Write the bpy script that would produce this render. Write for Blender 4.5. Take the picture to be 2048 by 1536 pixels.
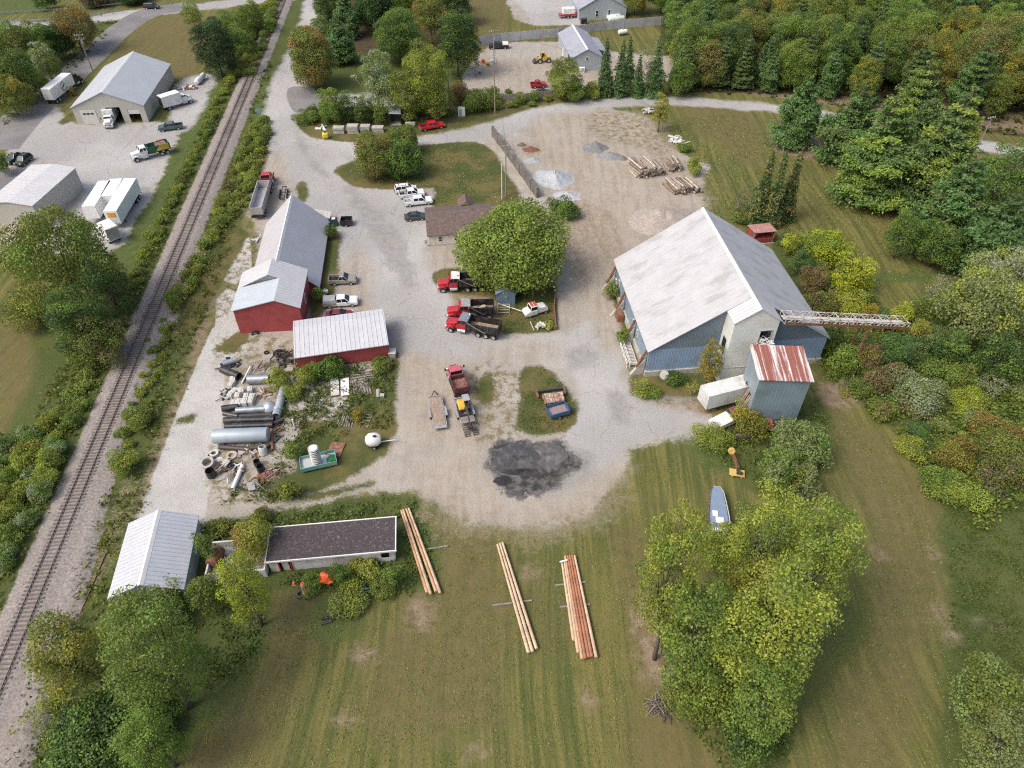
import bpy, bmesh, math, random
import numpy as np
from mathutils import Vector, Matrix, Euler

for o in list(bpy.data.objects):
    bpy.data.objects.remove(o)
SC = bpy.context.scene
COL = SC.collection
R = math.radians

# ---------------------------------------------------------------- camera, sky, sun, exposure
CAM_H, PITCH, FPX = 77.0, R(44), 1447.0
cd = bpy.data.cameras.new("camera")
cd.sensor_width = 36.0
cd.lens = 36.0 * FPX / 2048.0
cd.clip_start, cd.clip_end = 1.0, 6000.0
cam = bpy.data.objects.new("camera", cd)
cam.location = (0, 0, CAM_H)
cam.rotation_euler = (math.pi / 2 - PITCH, 0, 0)
COL.objects.link(cam)
SC.camera = cam

SUN_EL, SUN_DIR = R(52), Vector((-0.88, -0.45, 0)).normalized()   # towards the sun, on the ground
W = bpy.data.worlds.new("World")
SC.world = W
W.use_nodes = True
wn = W.node_tree
wn.nodes.clear()
sky = wn.nodes.new("ShaderNodeTexSky")
sky.sky_type = 'NISHITA'
sky.sun_disc = False
sky.sun_elevation = SUN_EL
sky.sun_rotation = math.atan2(SUN_DIR.x, SUN_DIR.y)
sky.air_density, sky.dust_density, sky.ozone_density = 1.0, 6.0, 0.6
bg = wn.nodes.new("ShaderNodeBackground")
bg.inputs['Strength'].default_value = 0.175
wo = wn.nodes.new("ShaderNodeOutputWorld")
wn.links.new(sky.outputs[0], bg.inputs[0])
wn.links.new(bg.outputs[0], wo.inputs[0])
sd = bpy.data.lights.new("sun", 'SUN')
sd.energy, sd.angle, sd.color = 0.95, R(16), (1.0, 0.985, 0.96)
sun = bpy.data.objects.new("sun", sd)
sv = Vector((SUN_DIR.x * math.cos(SUN_EL), SUN_DIR.y * math.cos(SUN_EL), math.sin(SUN_EL)))
sun.rotation_euler = (-sv).to_track_quat('-Z', 'Y').to_euler()
sun.location = (0, 0, 200)
COL.objects.link(sun)
SC.view_settings.view_transform = 'Standard'
SC.view_settings.look = 'None'
SC.view_settings.gamma = 1.0
SC.view_settings.use_curve_mapping = False
SC.view_settings.exposure = 0.3
SC.cycles.max_bounces = 5
SC.cycles.diffuse_bounces = 3
SC.cycles.use_adaptive_sampling = False
SC.cycles.filter_width = 1.15
SC.cycles.use_denoising = False

# ---------------------------------------------------------------- helpers
_c, _s = math.cos(PITCH), math.sin(PITCH)
def G(x, y, z=0.0):
    """ground plan of the survey: photo point (2048 wide) on the level z"""
    v = y - 768.0
    k = (CAM_H - z) / (v * _c + FPX * _s)
    return Vector(((x - 1024.0) * k, (FPX * _c - v * _s) * k, z))
def hz(p, ty):
    v = ty - 768.0
    return CAM_H - p[1] * (FPX * _s + v * _c) / (FPX * _c - v * _s)
def mpp(p):
    """metres per photo point at p"""
    return (p[1] * _c + (CAM_H - p[2]) * _s) / FPX

class MB:
    def __init__(s):
        s.v, s.f = [], []
    def add(s, vs, fs, M=None):
        n = len(s.v)
        s.v += [tuple(M @ Vector(v)) if M is not None else tuple(v) for v in vs]
        s.f += [tuple(i + n for i in f) for f in fs]
        return s
    def box(s, cx, cy, cz, sx, sy, sz, rz=0.0, rx=0.0, ry=0.0, tap=(1, 1)):
        a, b, h = sx / 2, sy / 2, sz / 2
        vs = [(-a, -b, -h), (a, -b, -h), (a, b, -h), (-a, b, -h),
              (-a * tap[0], -b * tap[1], h), (a * tap[0], -b * tap[1], h), (a * tap[0], b * tap[1], h), (-a * tap[0], b * tap[1], h)]
        fs = [(3, 2, 1, 0), (4, 5, 6, 7), (0, 1, 5, 4), (1, 2, 6, 5), (2, 3, 7, 6), (3, 0, 4, 7)]
        return s.add(vs, fs, Matrix.Translation((cx, cy, cz)) @ Euler((rx, ry, rz)).to_matrix().to_4x4())
    def bar(s, p, q, w, h=None):
        p, q = Vector(p), Vector(q)
        d = q - p
        M = Matrix.Translation((p + q) / 2) @ d.to_track_quat('X', 'Z').to_matrix().to_4x4()
        a, b, c = d.length / 2, w / 2, (h or w) / 2
        vs = [(x, y, z) for z in (-c, c) for (x, y) in ((-a, -b), (a, -b), (a, b), (-a, b))]
        return s.add(vs, [(3, 2, 1, 0), (4, 5, 6, 7), (0, 1, 5, 4), (1, 2, 6, 5), (2, 3, 7, 6), (3, 0, 4, 7)], M)
    def cyl(s, p, q, r0, r1=None, n=12, cap=True):
        r1 = r0 if r1 is None else r1
        p, q = Vector(p), Vector(q)
        M = (q - p).to_track_quat('Z', 'Y').to_matrix()
        vs = [p + M @ Vector((math.cos(2 * math.pi * i / n) * r0, math.sin(2 * math.pi * i / n) * r0, 0)) for i in range(n)]
        vs += [q + M @ Vector((math.cos(2 * math.pi * i / n) * r1, math.sin(2 * math.pi * i / n) * r1, 0)) for i in range(n)]
        fs = [(i, (i + 1) % n, n + (i + 1) % n, n + i) for i in range(n)]
        if cap:
            fs += [tuple(range(n))[::-1], tuple(range(n, 2 * n))]
        return s.add(vs, fs)
    def rings(s, prof, n=16, M=None, closed=False):
        """lathe about z: prof = [(r, z)...]"""
        vs = [(r * math.cos(2 * math.pi * i / n), r * math.sin(2 * math.pi * i / n), z) for r, z in prof for i in range(n)]
        m = len(prof)
        fs = [(k * n + i, k * n + (i + 1) % n, ((k + 1) % m) * n + (i + 1) % n, ((k + 1) % m) * n + i)
              for k in range(m if closed else m - 1) for i in range(n)]
        if not closed:
            if prof[0][0] > 1e-4: fs.append(tuple(range(n))[::-1])
            if prof[-1][0] > 1e-4: fs.append(tuple(range((m - 1) * n, m * n)))
        return s.add(vs, fs, M)
    def pipe(s, p, q, r, t=0.05, n=16):
        p, q = Vector(p), Vector(q)
        M = Matrix.Translation(p) @ (q - p).to_track_quat('Z', 'Y').to_matrix().to_4x4()
        L = (q - p).length
        return s.rings([(r, 0), (r, L), (r - t, L), (r - t, 0)], n, M, True)
    def prism(s, prof, y0, y1, M=None):
        """(x, z) outline pushed from y0 to y1"""
        n = len(prof)
        vs = [(x, y0, z) for x, z in prof] + [(x, y1, z) for x, z in prof]
        fs = [tuple(range(n))[::-1], tuple(range(n, 2 * n))] + [(i, (i + 1) % n, n + (i + 1) % n, n + i) for i in range(n)]
        return s.add(vs, fs, M)
    def build(s, name, mat, parent=None, bevel=0.0, smooth=False, loc=None, rz=0.0, fix=True):
        me = bpy.data.meshes.new(name)
        me.from_pydata(s.v, [], s.f)
        if fix:
            bm = bmesh.new(); bm.from_mesh(me)
            bmesh.ops.recalc_face_normals(bm, faces=bm.faces)
            bm.to_mesh(me); bm.free()
        if mat: me.materials.append(mat)
        if smooth:
            me.shade_smooth()
            try: me.set_sharp_from_angle(angle=R(35))
            except Exception: pass
        o = bpy.data.objects.new(name, me)
        COL.objects.link(o)
        if parent: o.parent = parent
        if loc is not None: o.location = loc
        o.rotation_euler.z = rz
        if bevel:
            b = o.modifiers.new("bevel", 'BEVEL')
            b.width, b.segments, b.limit_method, b.angle_limit = bevel, 2, 'ANGLE', R(40)
        return o

def tag(o, label=None, cat=None, group=None, kind=None):
    if label: o['label'] = label
    if cat: o['category'] = cat
    if group: o['group'] = group
    if kind: o['kind'] = kind
    return o
def thing(name, label, cat, loc=(0, 0, 0), rz=0.0, group=None):
    o = bpy.data.objects.new(name, None)
    o.empty_display_size = 0.5
    COL.objects.link(o)
    o.location = loc
    o.rotation_euler.z = rz
    return tag(o, label, cat, group)
def copy_tree(o, parent=None):
    c = o.copy()
    COL.objects.link(c)
    if parent: c.parent = parent
    for ch in list(o.children):
        copy_tree(ch, c)
    return c
def aim(p, q):
    """place and heading of something whose tail is at p and nose at q (photo points on the ground)"""
    a, b = G(*p), G(*q)
    d = b - a
    return (a + b) / 2, math.atan2(d.y, d.x), d.length

# ---------------------------------------------------------------- materials
MATS = {}
def node(nt, t, **kw):
    n = nt.nodes.new(t)
    for k, v in kw.items():
        if k in n.inputs.keys(): n.inputs[k].default_value = v
        else: setattr(n, k, v)
    return n
def mixc(nt, fac, a, b, mode='MIX'):
    n = nt.nodes.new("ShaderNodeMix")
    n.data_type, n.blend_type = 'RGBA', mode
    for i, x in ((0, fac), (6, a), (7, b)):
        if isinstance(x, (int, float)): n.inputs[i].default_value = x
        elif isinstance(x, (tuple, list)): n.inputs[i].default_value = (*x[:3], 1)
        else: nt.links.new(x, n.inputs[i])
    return n.outputs[2]
def mth(nt, op, a, b=0.0, c=0.0, clamp=False):
    n = nt.nodes.new("ShaderNodeMath")
    n.operation, n.use_clamp = op, clamp
    for i, x in enumerate((a, b, c)):
        if isinstance(x, (int, float)): n.inputs[i].default_value = x
        else: nt.links.new(x, n.inputs[i])
    return n.outputs[0]
def smooth01(nt, x, lo, hi):
    n = nt.nodes.new("ShaderNodeMapRange")
    n.interpolation_type = 'SMOOTHSTEP'
    nt.links.new(x, n.inputs[0])
    n.inputs[1].default_value, n.inputs[2].default_value = lo, hi
    return n.outputs[0]
def noise(nt, vec, scale, detail=3.0, rough=0.55, sc=None, rz=0.0):
    n = node(nt, "ShaderNodeTexNoise", Scale=scale, Detail=detail, Roughness=rough)
    if sc:
        m = nt.nodes.new("ShaderNodeMapping")
        m.vector_type = 'TEXTURE' if False else 'POINT'
        m.inputs['Rotation'].default_value = (0, 0, rz)
        m.inputs['Scale'].default_value = sc
        nt.links.new(vec, m.inputs[0])
        vec = m.outputs[0]
    nt.links.new(vec, n.inputs['Vector'])
    return n.outputs[0]
def mat(name, col=(.3, .3, .3), rough=0.6, metal=0.0, var=0.12, scale=1.5, col2=None, amt=0.5, ribs=None, bump=0.0, spec=0.5, lo=0.45, hi=0.65, sc2=None, coat=0.0):
    """one procedural surface: base colour, blotchy second colour (wear, rust, dirt), ribs = (axis, pitch, depth) for sheet metal"""
    if name in MATS: return MATS[name]
    m = bpy.data.materials.new(name)
    MATS[name] = m
    m.use_nodes = True
    nt = m.node_tree
    bs = nt.nodes['Principled BSDF']
    tc = nt.nodes.new("ShaderNodeTexCoord")
    vec = tc.outputs['Object']
    n1 = noise(nt, vec, scale, 4, 0.6)
    dark = tuple(c * (1 - var) for c in col); lite = tuple(min(1, c * (1 + var)) for c in col)
    c = mixc(nt, smooth01(nt, n1, 0.3, 0.7), dark, lite)
    if col2:
        n2 = noise(nt, vec, scale * 0.7, 6, 0.65, sc2 or (1, 1, 1.001))
        c = mixc(nt, mth(nt, 'MULTIPLY', smooth01(nt, n2, lo, hi), amt), c, col2)
    h = None
    if ribs:
        ax, pitch, depth = ribs[:3]
        sep = nt.nodes.new("ShaderNodeSeparateXYZ")
        nt.links.new(vec, sep.inputs[0])
        fr = mth(nt, 'FRACT', mth(nt, 'DIVIDE', sep.outputs['XYZ'.index(ax)], pitch))
        tri = mth(nt, 'ABSOLUTE', mth(nt, 'SUBTRACT', fr, 0.5))
        rb = smooth01(nt, tri, 0.36, 0.46)
        h = rb
        c = mixc(nt, mth(nt, 'MULTIPLY', rb, ribs[3] if len(ribs) > 3 else 0.25), c, tuple(x * 0.55 for x in col))
    nt.links.new(c, bs.inputs['Base Color'])
    bs.inputs['Roughness'].default_value = rough
    bs.inputs['Metallic'].default_value = metal
    bs.inputs['Specular IOR Level'].default_value = spec
    if coat: bs.inputs['Coat Weight'].default_value = coat
    if h is not None or bump:
        b = nt.nodes.new("ShaderNodeBump")
        b.inputs['Distance'].default_value = ribs[2] if ribs else bump
        b.inputs['Strength'].default_value = 0.8
        nt.links.new(h if h is not None else noise(nt, vec, scale * 12, 3), b.inputs['Height'])
        nt.links.new(b.outputs[0], bs.inputs['Normal'])
    return m

M = dict(
    glass=mat('dark_glass', (0.015, 0.02, 0.025), 0.08, var=0.05),
    rubber=mat('tyre_rubber', (0.018, 0.018, 0.018), 0.85),
    rim=mat('wheel_rim', (0.55, 0.55, 0.56), 0.35, 0.6),
    chrome=mat('bright_metal', (0.65, 0.66, 0.68), 0.25, 0.8, col2=(0.3, 0.28, 0.26), amt=0.4),
    black=mat('black_paint', (0.016, 0.016, 0.018), 0.4, col2=(0.09, 0.08, 0.07), amt=0.5),
    steel=mat('dark_steel', (0.06, 0.06, 0.062), 0.6, 0.3, col2=(0.12, 0.08, 0.06), amt=0.5),
    grey=mat('grey_paint', (0.32, 0.33, 0.34), 0.5, col2=(0.2, 0.17, 0.14), amt=0.4),
    white=mat('white_paint', (0.74, 0.75, 0.74), 0.4, col2=(0.42, 0.4, 0.35), amt=0.35),
    carwhite=mat('white_car_paint', (0.78, 0.79, 0.8), 0.25, var=0.03, coat=0.5),
    silver=mat('silver_beige_paint', (0.36, 0.33, 0.29), 0.3, 0.3, var=0.04, coat=0.4),
    red=mat('red_paint', (0.42, 0.02, 0.03), 0.3, var=0.06, coat=0.5),
    redfade=mat('faded_red_paint', (0.5, 0.11, 0.14), 0.4, var=0.08, coat=0.3),
    maroon=mat('maroon_paint', (0.16, 0.02, 0.035), 0.3, coat=0.4),
    teal=mat('grey_green_paint', (0.09, 0.13, 0.14), 0.3, 0.3, coat=0.4),
    green=mat('green_paint', (0.02, 0.11, 0.06), 0.5),
    yellow=mat('yellow_paint', (0.62, 0.4, 0.04), 0.45, col2=(0.3, 0.2, 0.08), amt=0.5),
    blue=mat('blue_paint', (0.03, 0.11, 0.25), 0.45, col2=(0.1, 0.1, 0.1), amt=0.4),
    orange=mat('orange_plastic', (0.75, 0.12, 0.03), 0.5),
    lamp=mat('lamp_lens', (0.75, 0.76, 0.74), 0.15, var=0.03),
    tail=mat('red_lens', (0.4, 0.01, 0.01), 0.2),
    rust=mat('rusty_steel', (0.19, 0.085, 0.05), 0.8, 0.0, 0.3, 3, (0.34, 0.2, 0.14), 0.6),
    rustred=mat('rust_red_floor', (0.2, 0.075, 0.06), 0.7, 0.0, 0.25, 2, (0.3, 0.26, 0.22), 0.6),
    conc=mat('weathered_concrete', (0.42, 0.41, 0.37), 0.9, 0, 0.15, 1.0, (0.22, 0.21, 0.17), 0.6, bump=0.01),
    concpale=mat('pale_concrete', (0.58, 0.57, 0.53), 0.9, 0, 0.12, 1.2, (0.3, 0.29, 0.25), 0.5, bump=0.01),
    wood=mat('weathered_boards', (0.34, 0.26, 0.2), 0.85, 0, 0.2, 2.0, (0.2, 0.17, 0.15), 0.5, sc2=(0.3, 4, 4)),
    woodgrey=mat('grey_timber', (0.27, 0.24, 0.22), 0.9, 0, 0.2, 2, (0.14, 0.12, 0.11), 0.6),
    pole=mat('utility_pole_wood', (0.27, 0.22, 0.18), 0.9, 0, 0.2, 2),
    bark=mat('tree_bark', (0.11, 0.09, 0.07), 0.95, 0, 0.3, 3),
    barkpale=mat('pale_bark', (0.32, 0.29, 0.25), 0.95, 0, 0.25, 3),
    plastic=mat('black_plastic_pipe', (0.016, 0.017, 0.02), 0.35, 0, 0.1, 2, (0.12, 0.11, 0.1), 0.4),
    galv=mat('galvanised_steel', (0.33, 0.38, 0.42), 0.4, 0.5, 0.1, 1.5, (0.22, 0.2, 0.18), 0.4),
)

# ---------------------------------------------------------------- ground
def catmull(pts, k=5, closed=True):
    P = [Vector(p) for p in pts]
    n, out = len(P), []
    for i in range(n if closed else n - 1):
        a = P[(i - 1) % n] if closed or i else P[0]
        b, c = P[i], P[(i + 1) % n]
        d = P[(i + 2) % n] if closed or i < n - 2 else P[-1]
        for j in range(k):
            t = j / k
            out.append(0.5 * (2 * b + (c - a) * t + (2 * a - 5 * b + 4 * c - d) * t * t + (3 * b - a - 3 * c + d) * t ** 3))
    if not closed: out.append(P[-1])
    return out
def gpoly(px, curved=False):
    pts = [G(x, y).xy for x, y in px]
    return catmull(pts, 4) if curved else pts
def gline(px, w, curved=True):
    """ribbon of the given width(s) in metres along photo points"""
    pts = [G(x, y).xy for x, y in px]
    ws = list(w) if isinstance(w, (list, tuple)) else [w] * len(pts)
    L, Rr = [], []
    for i, p in enumerate(pts):
        d = (pts[min(i + 1, len(pts) - 1)] - pts[max(i - 1, 0)]).normalized()
        nrm = Vector((-d.y, d.x))
        L.append(p + nrm * ws[i] / 2); Rr.append(p - nrm * ws[i] / 2)
    if curved: L, Rr = catmull(L, 4, False), catmull(Rr, 4, False)
    return L + Rr[::-1]
STEP = 0.62
def axis(lo, hi):
    core = np.arange(lo, hi, STEP)
    far = np.cumsum(np.geomspace(1.5, 600, 14))
    return np.concatenate([(lo - far)[::-1], core, core[-1] + far])
XS, YS = axis(-205, 205), axis(8, 318)
GX, GY = np.meshgrid(XS, YS)
SHAPE = GX.shape
CLIP = 5.0
def sdf(polys):
    """signed distance in metres, + inside, of the union of the outlines"""
    out = np.full(SHAPE, -CLIP)
    for poly in polys:
        p = np.array([[q[0], q[1]] for q in poly])
        i0, i1 = np.searchsorted(XS, [p[:, 0].min() - CLIP, p[:, 0].max() + CLIP])
        j0, j1 = np.searchsorted(YS, [p[:, 1].min() - CLIP, p[:, 1].max() + CLIP])
        X, Y = GX[j0:j1, i0:i1], GY[j0:j1, i0:i1]
        if X.size == 0: continue
        d2 = np.full(X.shape, 1e9); ins = np.zeros(X.shape, bool)
        for k in range(len(p)):
            (ax, ay), (bx, by) = p[k], p[(k + 1) % len(p)]
            ex, ey = bx - ax, by - ay
            t = np.clip(((X - ax) * ex + (Y - ay) * ey) / (ex * ex + ey * ey + 1e-9), 0, 1)
            d2 = np.minimum(d2, (X - ax - t * ex) ** 2 + (Y - ay - t * ey) ** 2)
            cond = (ay > Y) != (by > Y)
            ins ^= cond & (X < (bx - ax) * (Y - ay) / (by - ay + 1e-12) + ax)
        s_ = np.clip(np.sqrt(d2) * np.where(ins, 1, -1), -CLIP, CLIP)
        out[j0:j1, i0:i1] = np.maximum(out[j0:j1, i0:i1], s_)
    return out
def disc(x, y, rx, ry=None):
    """round outline with radii given in photo points"""
    ry = ry or rx * 0.7
    return gpoly([(x + rx * math.cos(a * math.pi / 5), y + ry * math.sin(a * math.pi / 5)) for a in range(10)], True)

RAIL = [G(92, 1145).xy, G(405.6, 390).xy]
_rd = (RAIL[1] - RAIL[0]).normalized()
def rail_at(t, off=0.0):
    """t metres along the track from its near end, off metres to the right"""
    p = RAIL[0] + _rd * (t - 40)
    return Vector((p.x + _rd.y * off, p.y - _rd.x * off))
def strip(o0, o1, t0=-20, t1=330):
    return [rail_at(t0, o0), rail_at(t1, o0), rail_at(t1, o1), rail_at(t0, o1)]

L = {}
# weedy, greener growth
L['lush'] = sdf([strip(-14, 9.5, -20, 330),
    gpoly([(0, 1140), (90, 960), (160, 800), (250, 640), (200, 560), (80, 640), (60, 850), (0, 900)], True),
    gpoly([(560, 960), (600, 700), (800, 690), (790, 880), (760, 925), (640, 985), (480, 1000)], True),
    gpoly([(1640, 740), (1760, 830), (1850, 960), (1920, 1060), (2060, 1180), (2060, 560), (1900, 560), (1760, 640), (1620, 580), (1560, 480), (1540, 500), (1660, 690)], True),
    gpoly([(1660, 1180), (1480, 1200), (1480, 1530), (1560, 1530), (1640, 1380), (1740, 1260)], True),
    gpoly([(1880, 1030), (2060, 1000), (2060, 1560), (1880, 1560), (1900, 1250)], True),
    gpoly([(380, 1190), (530, 1200), (520, 1330), (470, 1390), (330, 1520), (60, 1560), (60, 1380)], True),
    gpoly([(300, 1060), (560, 1000), (820, 985), (860, 1040), (840, 1180), (560, 1180), (380, 1230), (200, 1200)], True),
    gpoly([(1380, 880), (1520, 860), (1640, 790), (1660, 900), (1560, 1010), (1480, 960), (1400, 900)], True),
    gpoly([(640, 480), (680, 440), (690, 640), (600, 660)], True),
    gpoly([(0, 60), (240, 40), (90, 200), (0, 250)], True),
    gpoly([(700, 90), (930, 120), (940, 230), (700, 240), (600, 235)], True),
    gpoly([(0, 30), (120, 0), (0, 0)])])
# parched, brownish grass
L['parched'] = sdf([
    gpoly([(0, 620), (70, 650), (60, 850), (0, 890)], True),
    gpoly([(210, 130), (300, 40), (380, 25), (400, 60), (395, 150), (345, 160), (300, 110)], True),
    gpoly([(1640, 800), (1760, 870), (1850, 980), (1900, 1060), (1860, 1200), (1800, 1536), (1660, 1536), (1740, 1200), (1720, 1000)], True),
    gpoly([(870, 285), (960, 300), (990, 400), (880, 400), (800, 370), (700, 350)], True),
    gpoly([(560, 1180), (690, 1210), (640, 1290), (520, 1500), (440, 1560), (360, 1540), (500, 1380)], True),
    gpoly([(860, 1060), (990, 1080), (1010, 1400), (860, 1500), (720, 1420), (820, 1200)], True),
    gpoly([(1220, 1080), (1300, 1060), (1300, 1180), (1330, 1280), (1290, 1360), (1260, 1260)], True),
    gpoly([(1290, 1400), (1380, 1480), (1420, 1560), (1270, 1560)], True),
    gpoly([(1700, 320), (1860, 430), (1850, 470), (1740, 420)], True),
    gpoly([(1340, 215), (1450, 210), (1520, 260), (1500, 330)], True),
    gpoly([(600, 130), (700, 120), (720, 200), (640, 170)], True),
    gpoly([(930, 0), (1010, 0), (1010, 70), (940, 100)], True)])
# sandy gravel of the yard
L['gravel'] = sdf([
    gpoly([(545, 215), (610, 225), (600, 280), (760, 300), (900, 290), (1000, 255), (1090, 222), (1215, 215), (1300, 235), (1330, 290), (1420, 330), (1400, 390), (1410, 430),
           (1420, 560), (1330, 700), (1330, 740), (1260, 700), (1275, 790), (1320, 805), (1410, 815), (1440, 850), (1400, 872), (1320, 880), (1260, 905),
           (1225, 980), (1180, 1030), (1110, 1055), (1020, 1062), (930, 1050), (870, 1010), (830, 982), (760, 985), (660, 1005), (560, 1018), (470, 1040), (390, 1055), (330, 1065), (262, 1050),
           (262, 1038), (300, 950), (345, 850), (385, 760), (430, 650), (470, 600), (520, 500), (500, 430), (520, 350)]),
    gpoly([(948, 118), (1000, 88), (1110, 84), (1190, 100), (1330, 112), (1440, 118), (1440, 150), (1300, 165), (1200, 182), (940, 184)], True),
    gpoly([(1000, -30), (1030, 40), (1070, 52), (1170, 50), (1180, -30)]),
    gpoly([(18, 300), (105, 212), (150, 248), (340, 245), (365, 255), (345, 300), (322, 350), (300, 400), (270, 440), (250, 490), (210, 500), (0, 520), (0, 340)]),
    gpoly([(270, 640), (330, 560), (420, 470), (470, 470), (440, 560), (400, 640)], True),
    gpoly([(725, 185), (830, 178), (830, 212), (725, 212)]),
    gpoly([(615, -30), (660, -30), (620, 120), (600, 140), (575, 180), (600, 80)])])
L['soil'] = sdf([
    gpoly([(1130, 395), (1205, 415), (1250, 470), (1215, 550), (1160, 560), (1110, 500)], True),
    gpoly([(1040, 285), (1085, 295), (1060, 312)], True),
    gpoly([(1320, 800), (1400, 795), (1430, 830), (1380, 850), (1310, 830)], True),
    gpoly([(1225, 590), (1255, 560), (1290, 700), (1300, 760), (1260, 740)]),
    gpoly([(1270, 1200), (1320, 1220), (1345, 1330), (1330, 1372), (1280, 1330)], True),
    gpoly([(860, 600), (980, 570), (1010, 640), (930, 640)], True),
    gpoly([(1550, 255), (1640, 265), (1690, 320), (1560, 305)], True),
    gpoly([(1480, 185), (1750, 222), (2060, 270), (2060, 230), (1700, 190)]),
    gpoly([(710, 345), (860, 350), (850, 380), (740, 372)], True),
    gpoly([(1640, 780), (1690, 760), (1720, 800), (1660, 815)], True),
    disc(1878, 1222, 12, 6), disc(1892, 1243, 9, 6), disc(1952, 1240, 13, 7), disc(1992, 1246, 14, 8), disc(1905, 1272, 13, 6), disc(1760, 1104, 9, 6), disc(1870, 1105, 9, 8), disc(725, 1310, 26, 12), disc(955, 1500, 18, 9), disc(690, 1440, 20, 8), disc(1180, 1400, 12, 20), disc(1060, 1150, 16, 10),
    gpoly([(840, 1180), (870, 1220), (850, 1260), (820, 1230)], True), gpoly([(398, 640), (425, 640), (345, 850), (290, 1020), (262, 1040), (300, 930), (360, 760)])])
# old pale asphalt
road_ns = [(640, -30), (628, 30), (600, 110), (578, 160), (575, 215), (580, 270), (625, 320), (672, 400), (735, 480), (800, 560), (835, 640), (830, 690)]
road_ew = [(590, 262), (660, 290), (760, 300), (870, 282), (980, 262), (1090, 226), (1200, 208), (1340, 202), (1480, 211), (1600, 223), (1760, 251), (1960, 290), (2100, 320)]
L['paved'] = sdf([gline(road_ns, [9, 8, 8, 9, 11, 13, 13, 14, 15, 14, 14, 11]), gline(road_ew, [8, 8, 7, 7, 8, 8, 6, 5.6, 5.4, 5.4, 5.6, 6, 6]),
    gpoly([(690, 360), (855, 415), (855, 500), (870, 600), (930, 665), (1110, 668), (1180, 640), (1195, 720), (1100, 735), (960, 730), (800, 700), (765, 620), (690, 480)], True),
    gpoly([(1150, 660), (1235, 650), (1250, 760), (1290, 800), (1420, 830), (1420, 868), (1290, 880), (1225, 930), (1130, 940), (1140, 850), (1165, 800), (1150, 740)], True),
    gpoly([(742, 250), (600, 205), (600, 188), (745, 187), (745, 207), (660, 215)]),
    gpoly([(340, 247), (352, 168), (425, 150), (412, 205), (372, 262)], True),
    gpoly([(18, 300), (108, 216), (150, 250), (340, 246), (362, 258), (340, 300), (318, 350), (290, 400), (262, 440), (240, 490), (200, 500), (150, 480), (150, 340), (60, 320)], True),
    gpoly([(1010, -30), (1068, 50), (1160, 48), (1140, -30)]),
    gline([(-20, 52), (120, 48), (260, 28), (400, 14), (520, 0), (640, -12)], [7, 7, 8, 8, 8, 8])])
L['asphalt'] = sdf([    gline([(-20, 300), (40, 240), (105, 183), (170, 125), (240, 60), (300, 25), (380, 12)], [13, 11, 10, 9, 9, 10, 10]),
    gpoly([(0, 340), (60, 325), (10, 400), (-10, 420)]),
    gpoly([(575, 178), (625, 176), (640, 205), (590, 225)], True),
    gpoly([(598, 192), (640, 190), (650, 212), (600, 222)], True),
    ])
L['concrete'] = sdf([gpoly([(425, 655), (470, 640), (500, 700), (450, 730), (440, 900), (415, 1000), (410, 1040), (275, 1035), (352, 830), (395, 722)]),
    gpoly([(598, 788), (668, 778), (678, 832), (598, 836)]), gpoly([(672, 800), (700, 795), (704, 825), (672, 828)]),
    gpoly([(432, 600), (455, 575), (480, 590), (470, 640), (430, 655)]), gpoly([(470, 470), (500, 475), (505, 540), (470, 570), (445, 560)])])
L['damp'] = sdf([gpoly([(1130, 700), (1175, 690), (1190, 725), (1140, 738)], True), gpoly([(1215, 780), (1250, 800), (1265, 850), (1230, 840)], True), gpoly([(1120, 890), (1190, 905), (1180, 960), (1100, 985), (1060, 985), (1120, 940)], True),
    gpoly([(782, 640), (812, 650), (815, 692), (780, 690)], True), gpoly([(690, 380), (720, 385), (800, 470), (830, 560), (800, 560), (740, 470)], True), gpoly([(1290, 780), (1400, 780), (1400, 800), (1300, 805)], True), gpoly([(590, 255), (620, 300), (660, 350), (640, 350), (595, 300)], True)])
L['sparse'] = sdf([gpoly([(935, 745), (1045, 742), (1050, 850), (1000, 885), (945, 870)], True), gpoly([(445, 670), (590, 690), (575, 800), (500, 780), (440, 740)], True), gpoly([(430, 885), (565, 870), (570, 1000), (430, 1000)], True),
    gpoly([(300, 640), (400, 480), (500, 450), (520, 520), (470, 600), (420, 650)], True), gpoly([(850, 1000), (1000, 1050), (1180, 1020), (1240, 960), (1260, 1010), (1150, 1075), (990, 1090), (850, 1060)], True), gpoly([(1190, 225), (1330, 240), (1340, 330), (1290, 300), (1180, 270)], True),
    gpoly([(590, 780), (690, 770), (700, 840), (600, 845)], True), gpoly([(150, 1100), (250, 960), (290, 980), (240, 1090), (170, 1190)], True)])
L['lawn'] = sdf([strip(-11.5, -6.7, 88, 188), gpoly([(-20, -20), (110, -20), (100, 20), (-20, 34)]), gpoly([(868, 398), (1000, 396), (1000, 416), (868, 416)], True),
    gpoly([(815, 1000), (850, 1020), (880, 1170), (840, 1190), (800, 1060)], True), gpoly([(1370, 870), (1400, 880), (1460, 940), (1400, 930)], True), gpoly([(1540, 560), (1900, 560), (1800, 500), (1870, 540)], True), gpoly([(440, 1230), (520, 1240), (520, 1310), (430, 1330), (400, 1290)], True), gpoly([(640, 1190), (700, 1210), (690, 1280), (620, 1270)], True),
    gpoly([(505, 150), (545, 110), (535, 200), (520, 250), (500, 240)], True)])
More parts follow.
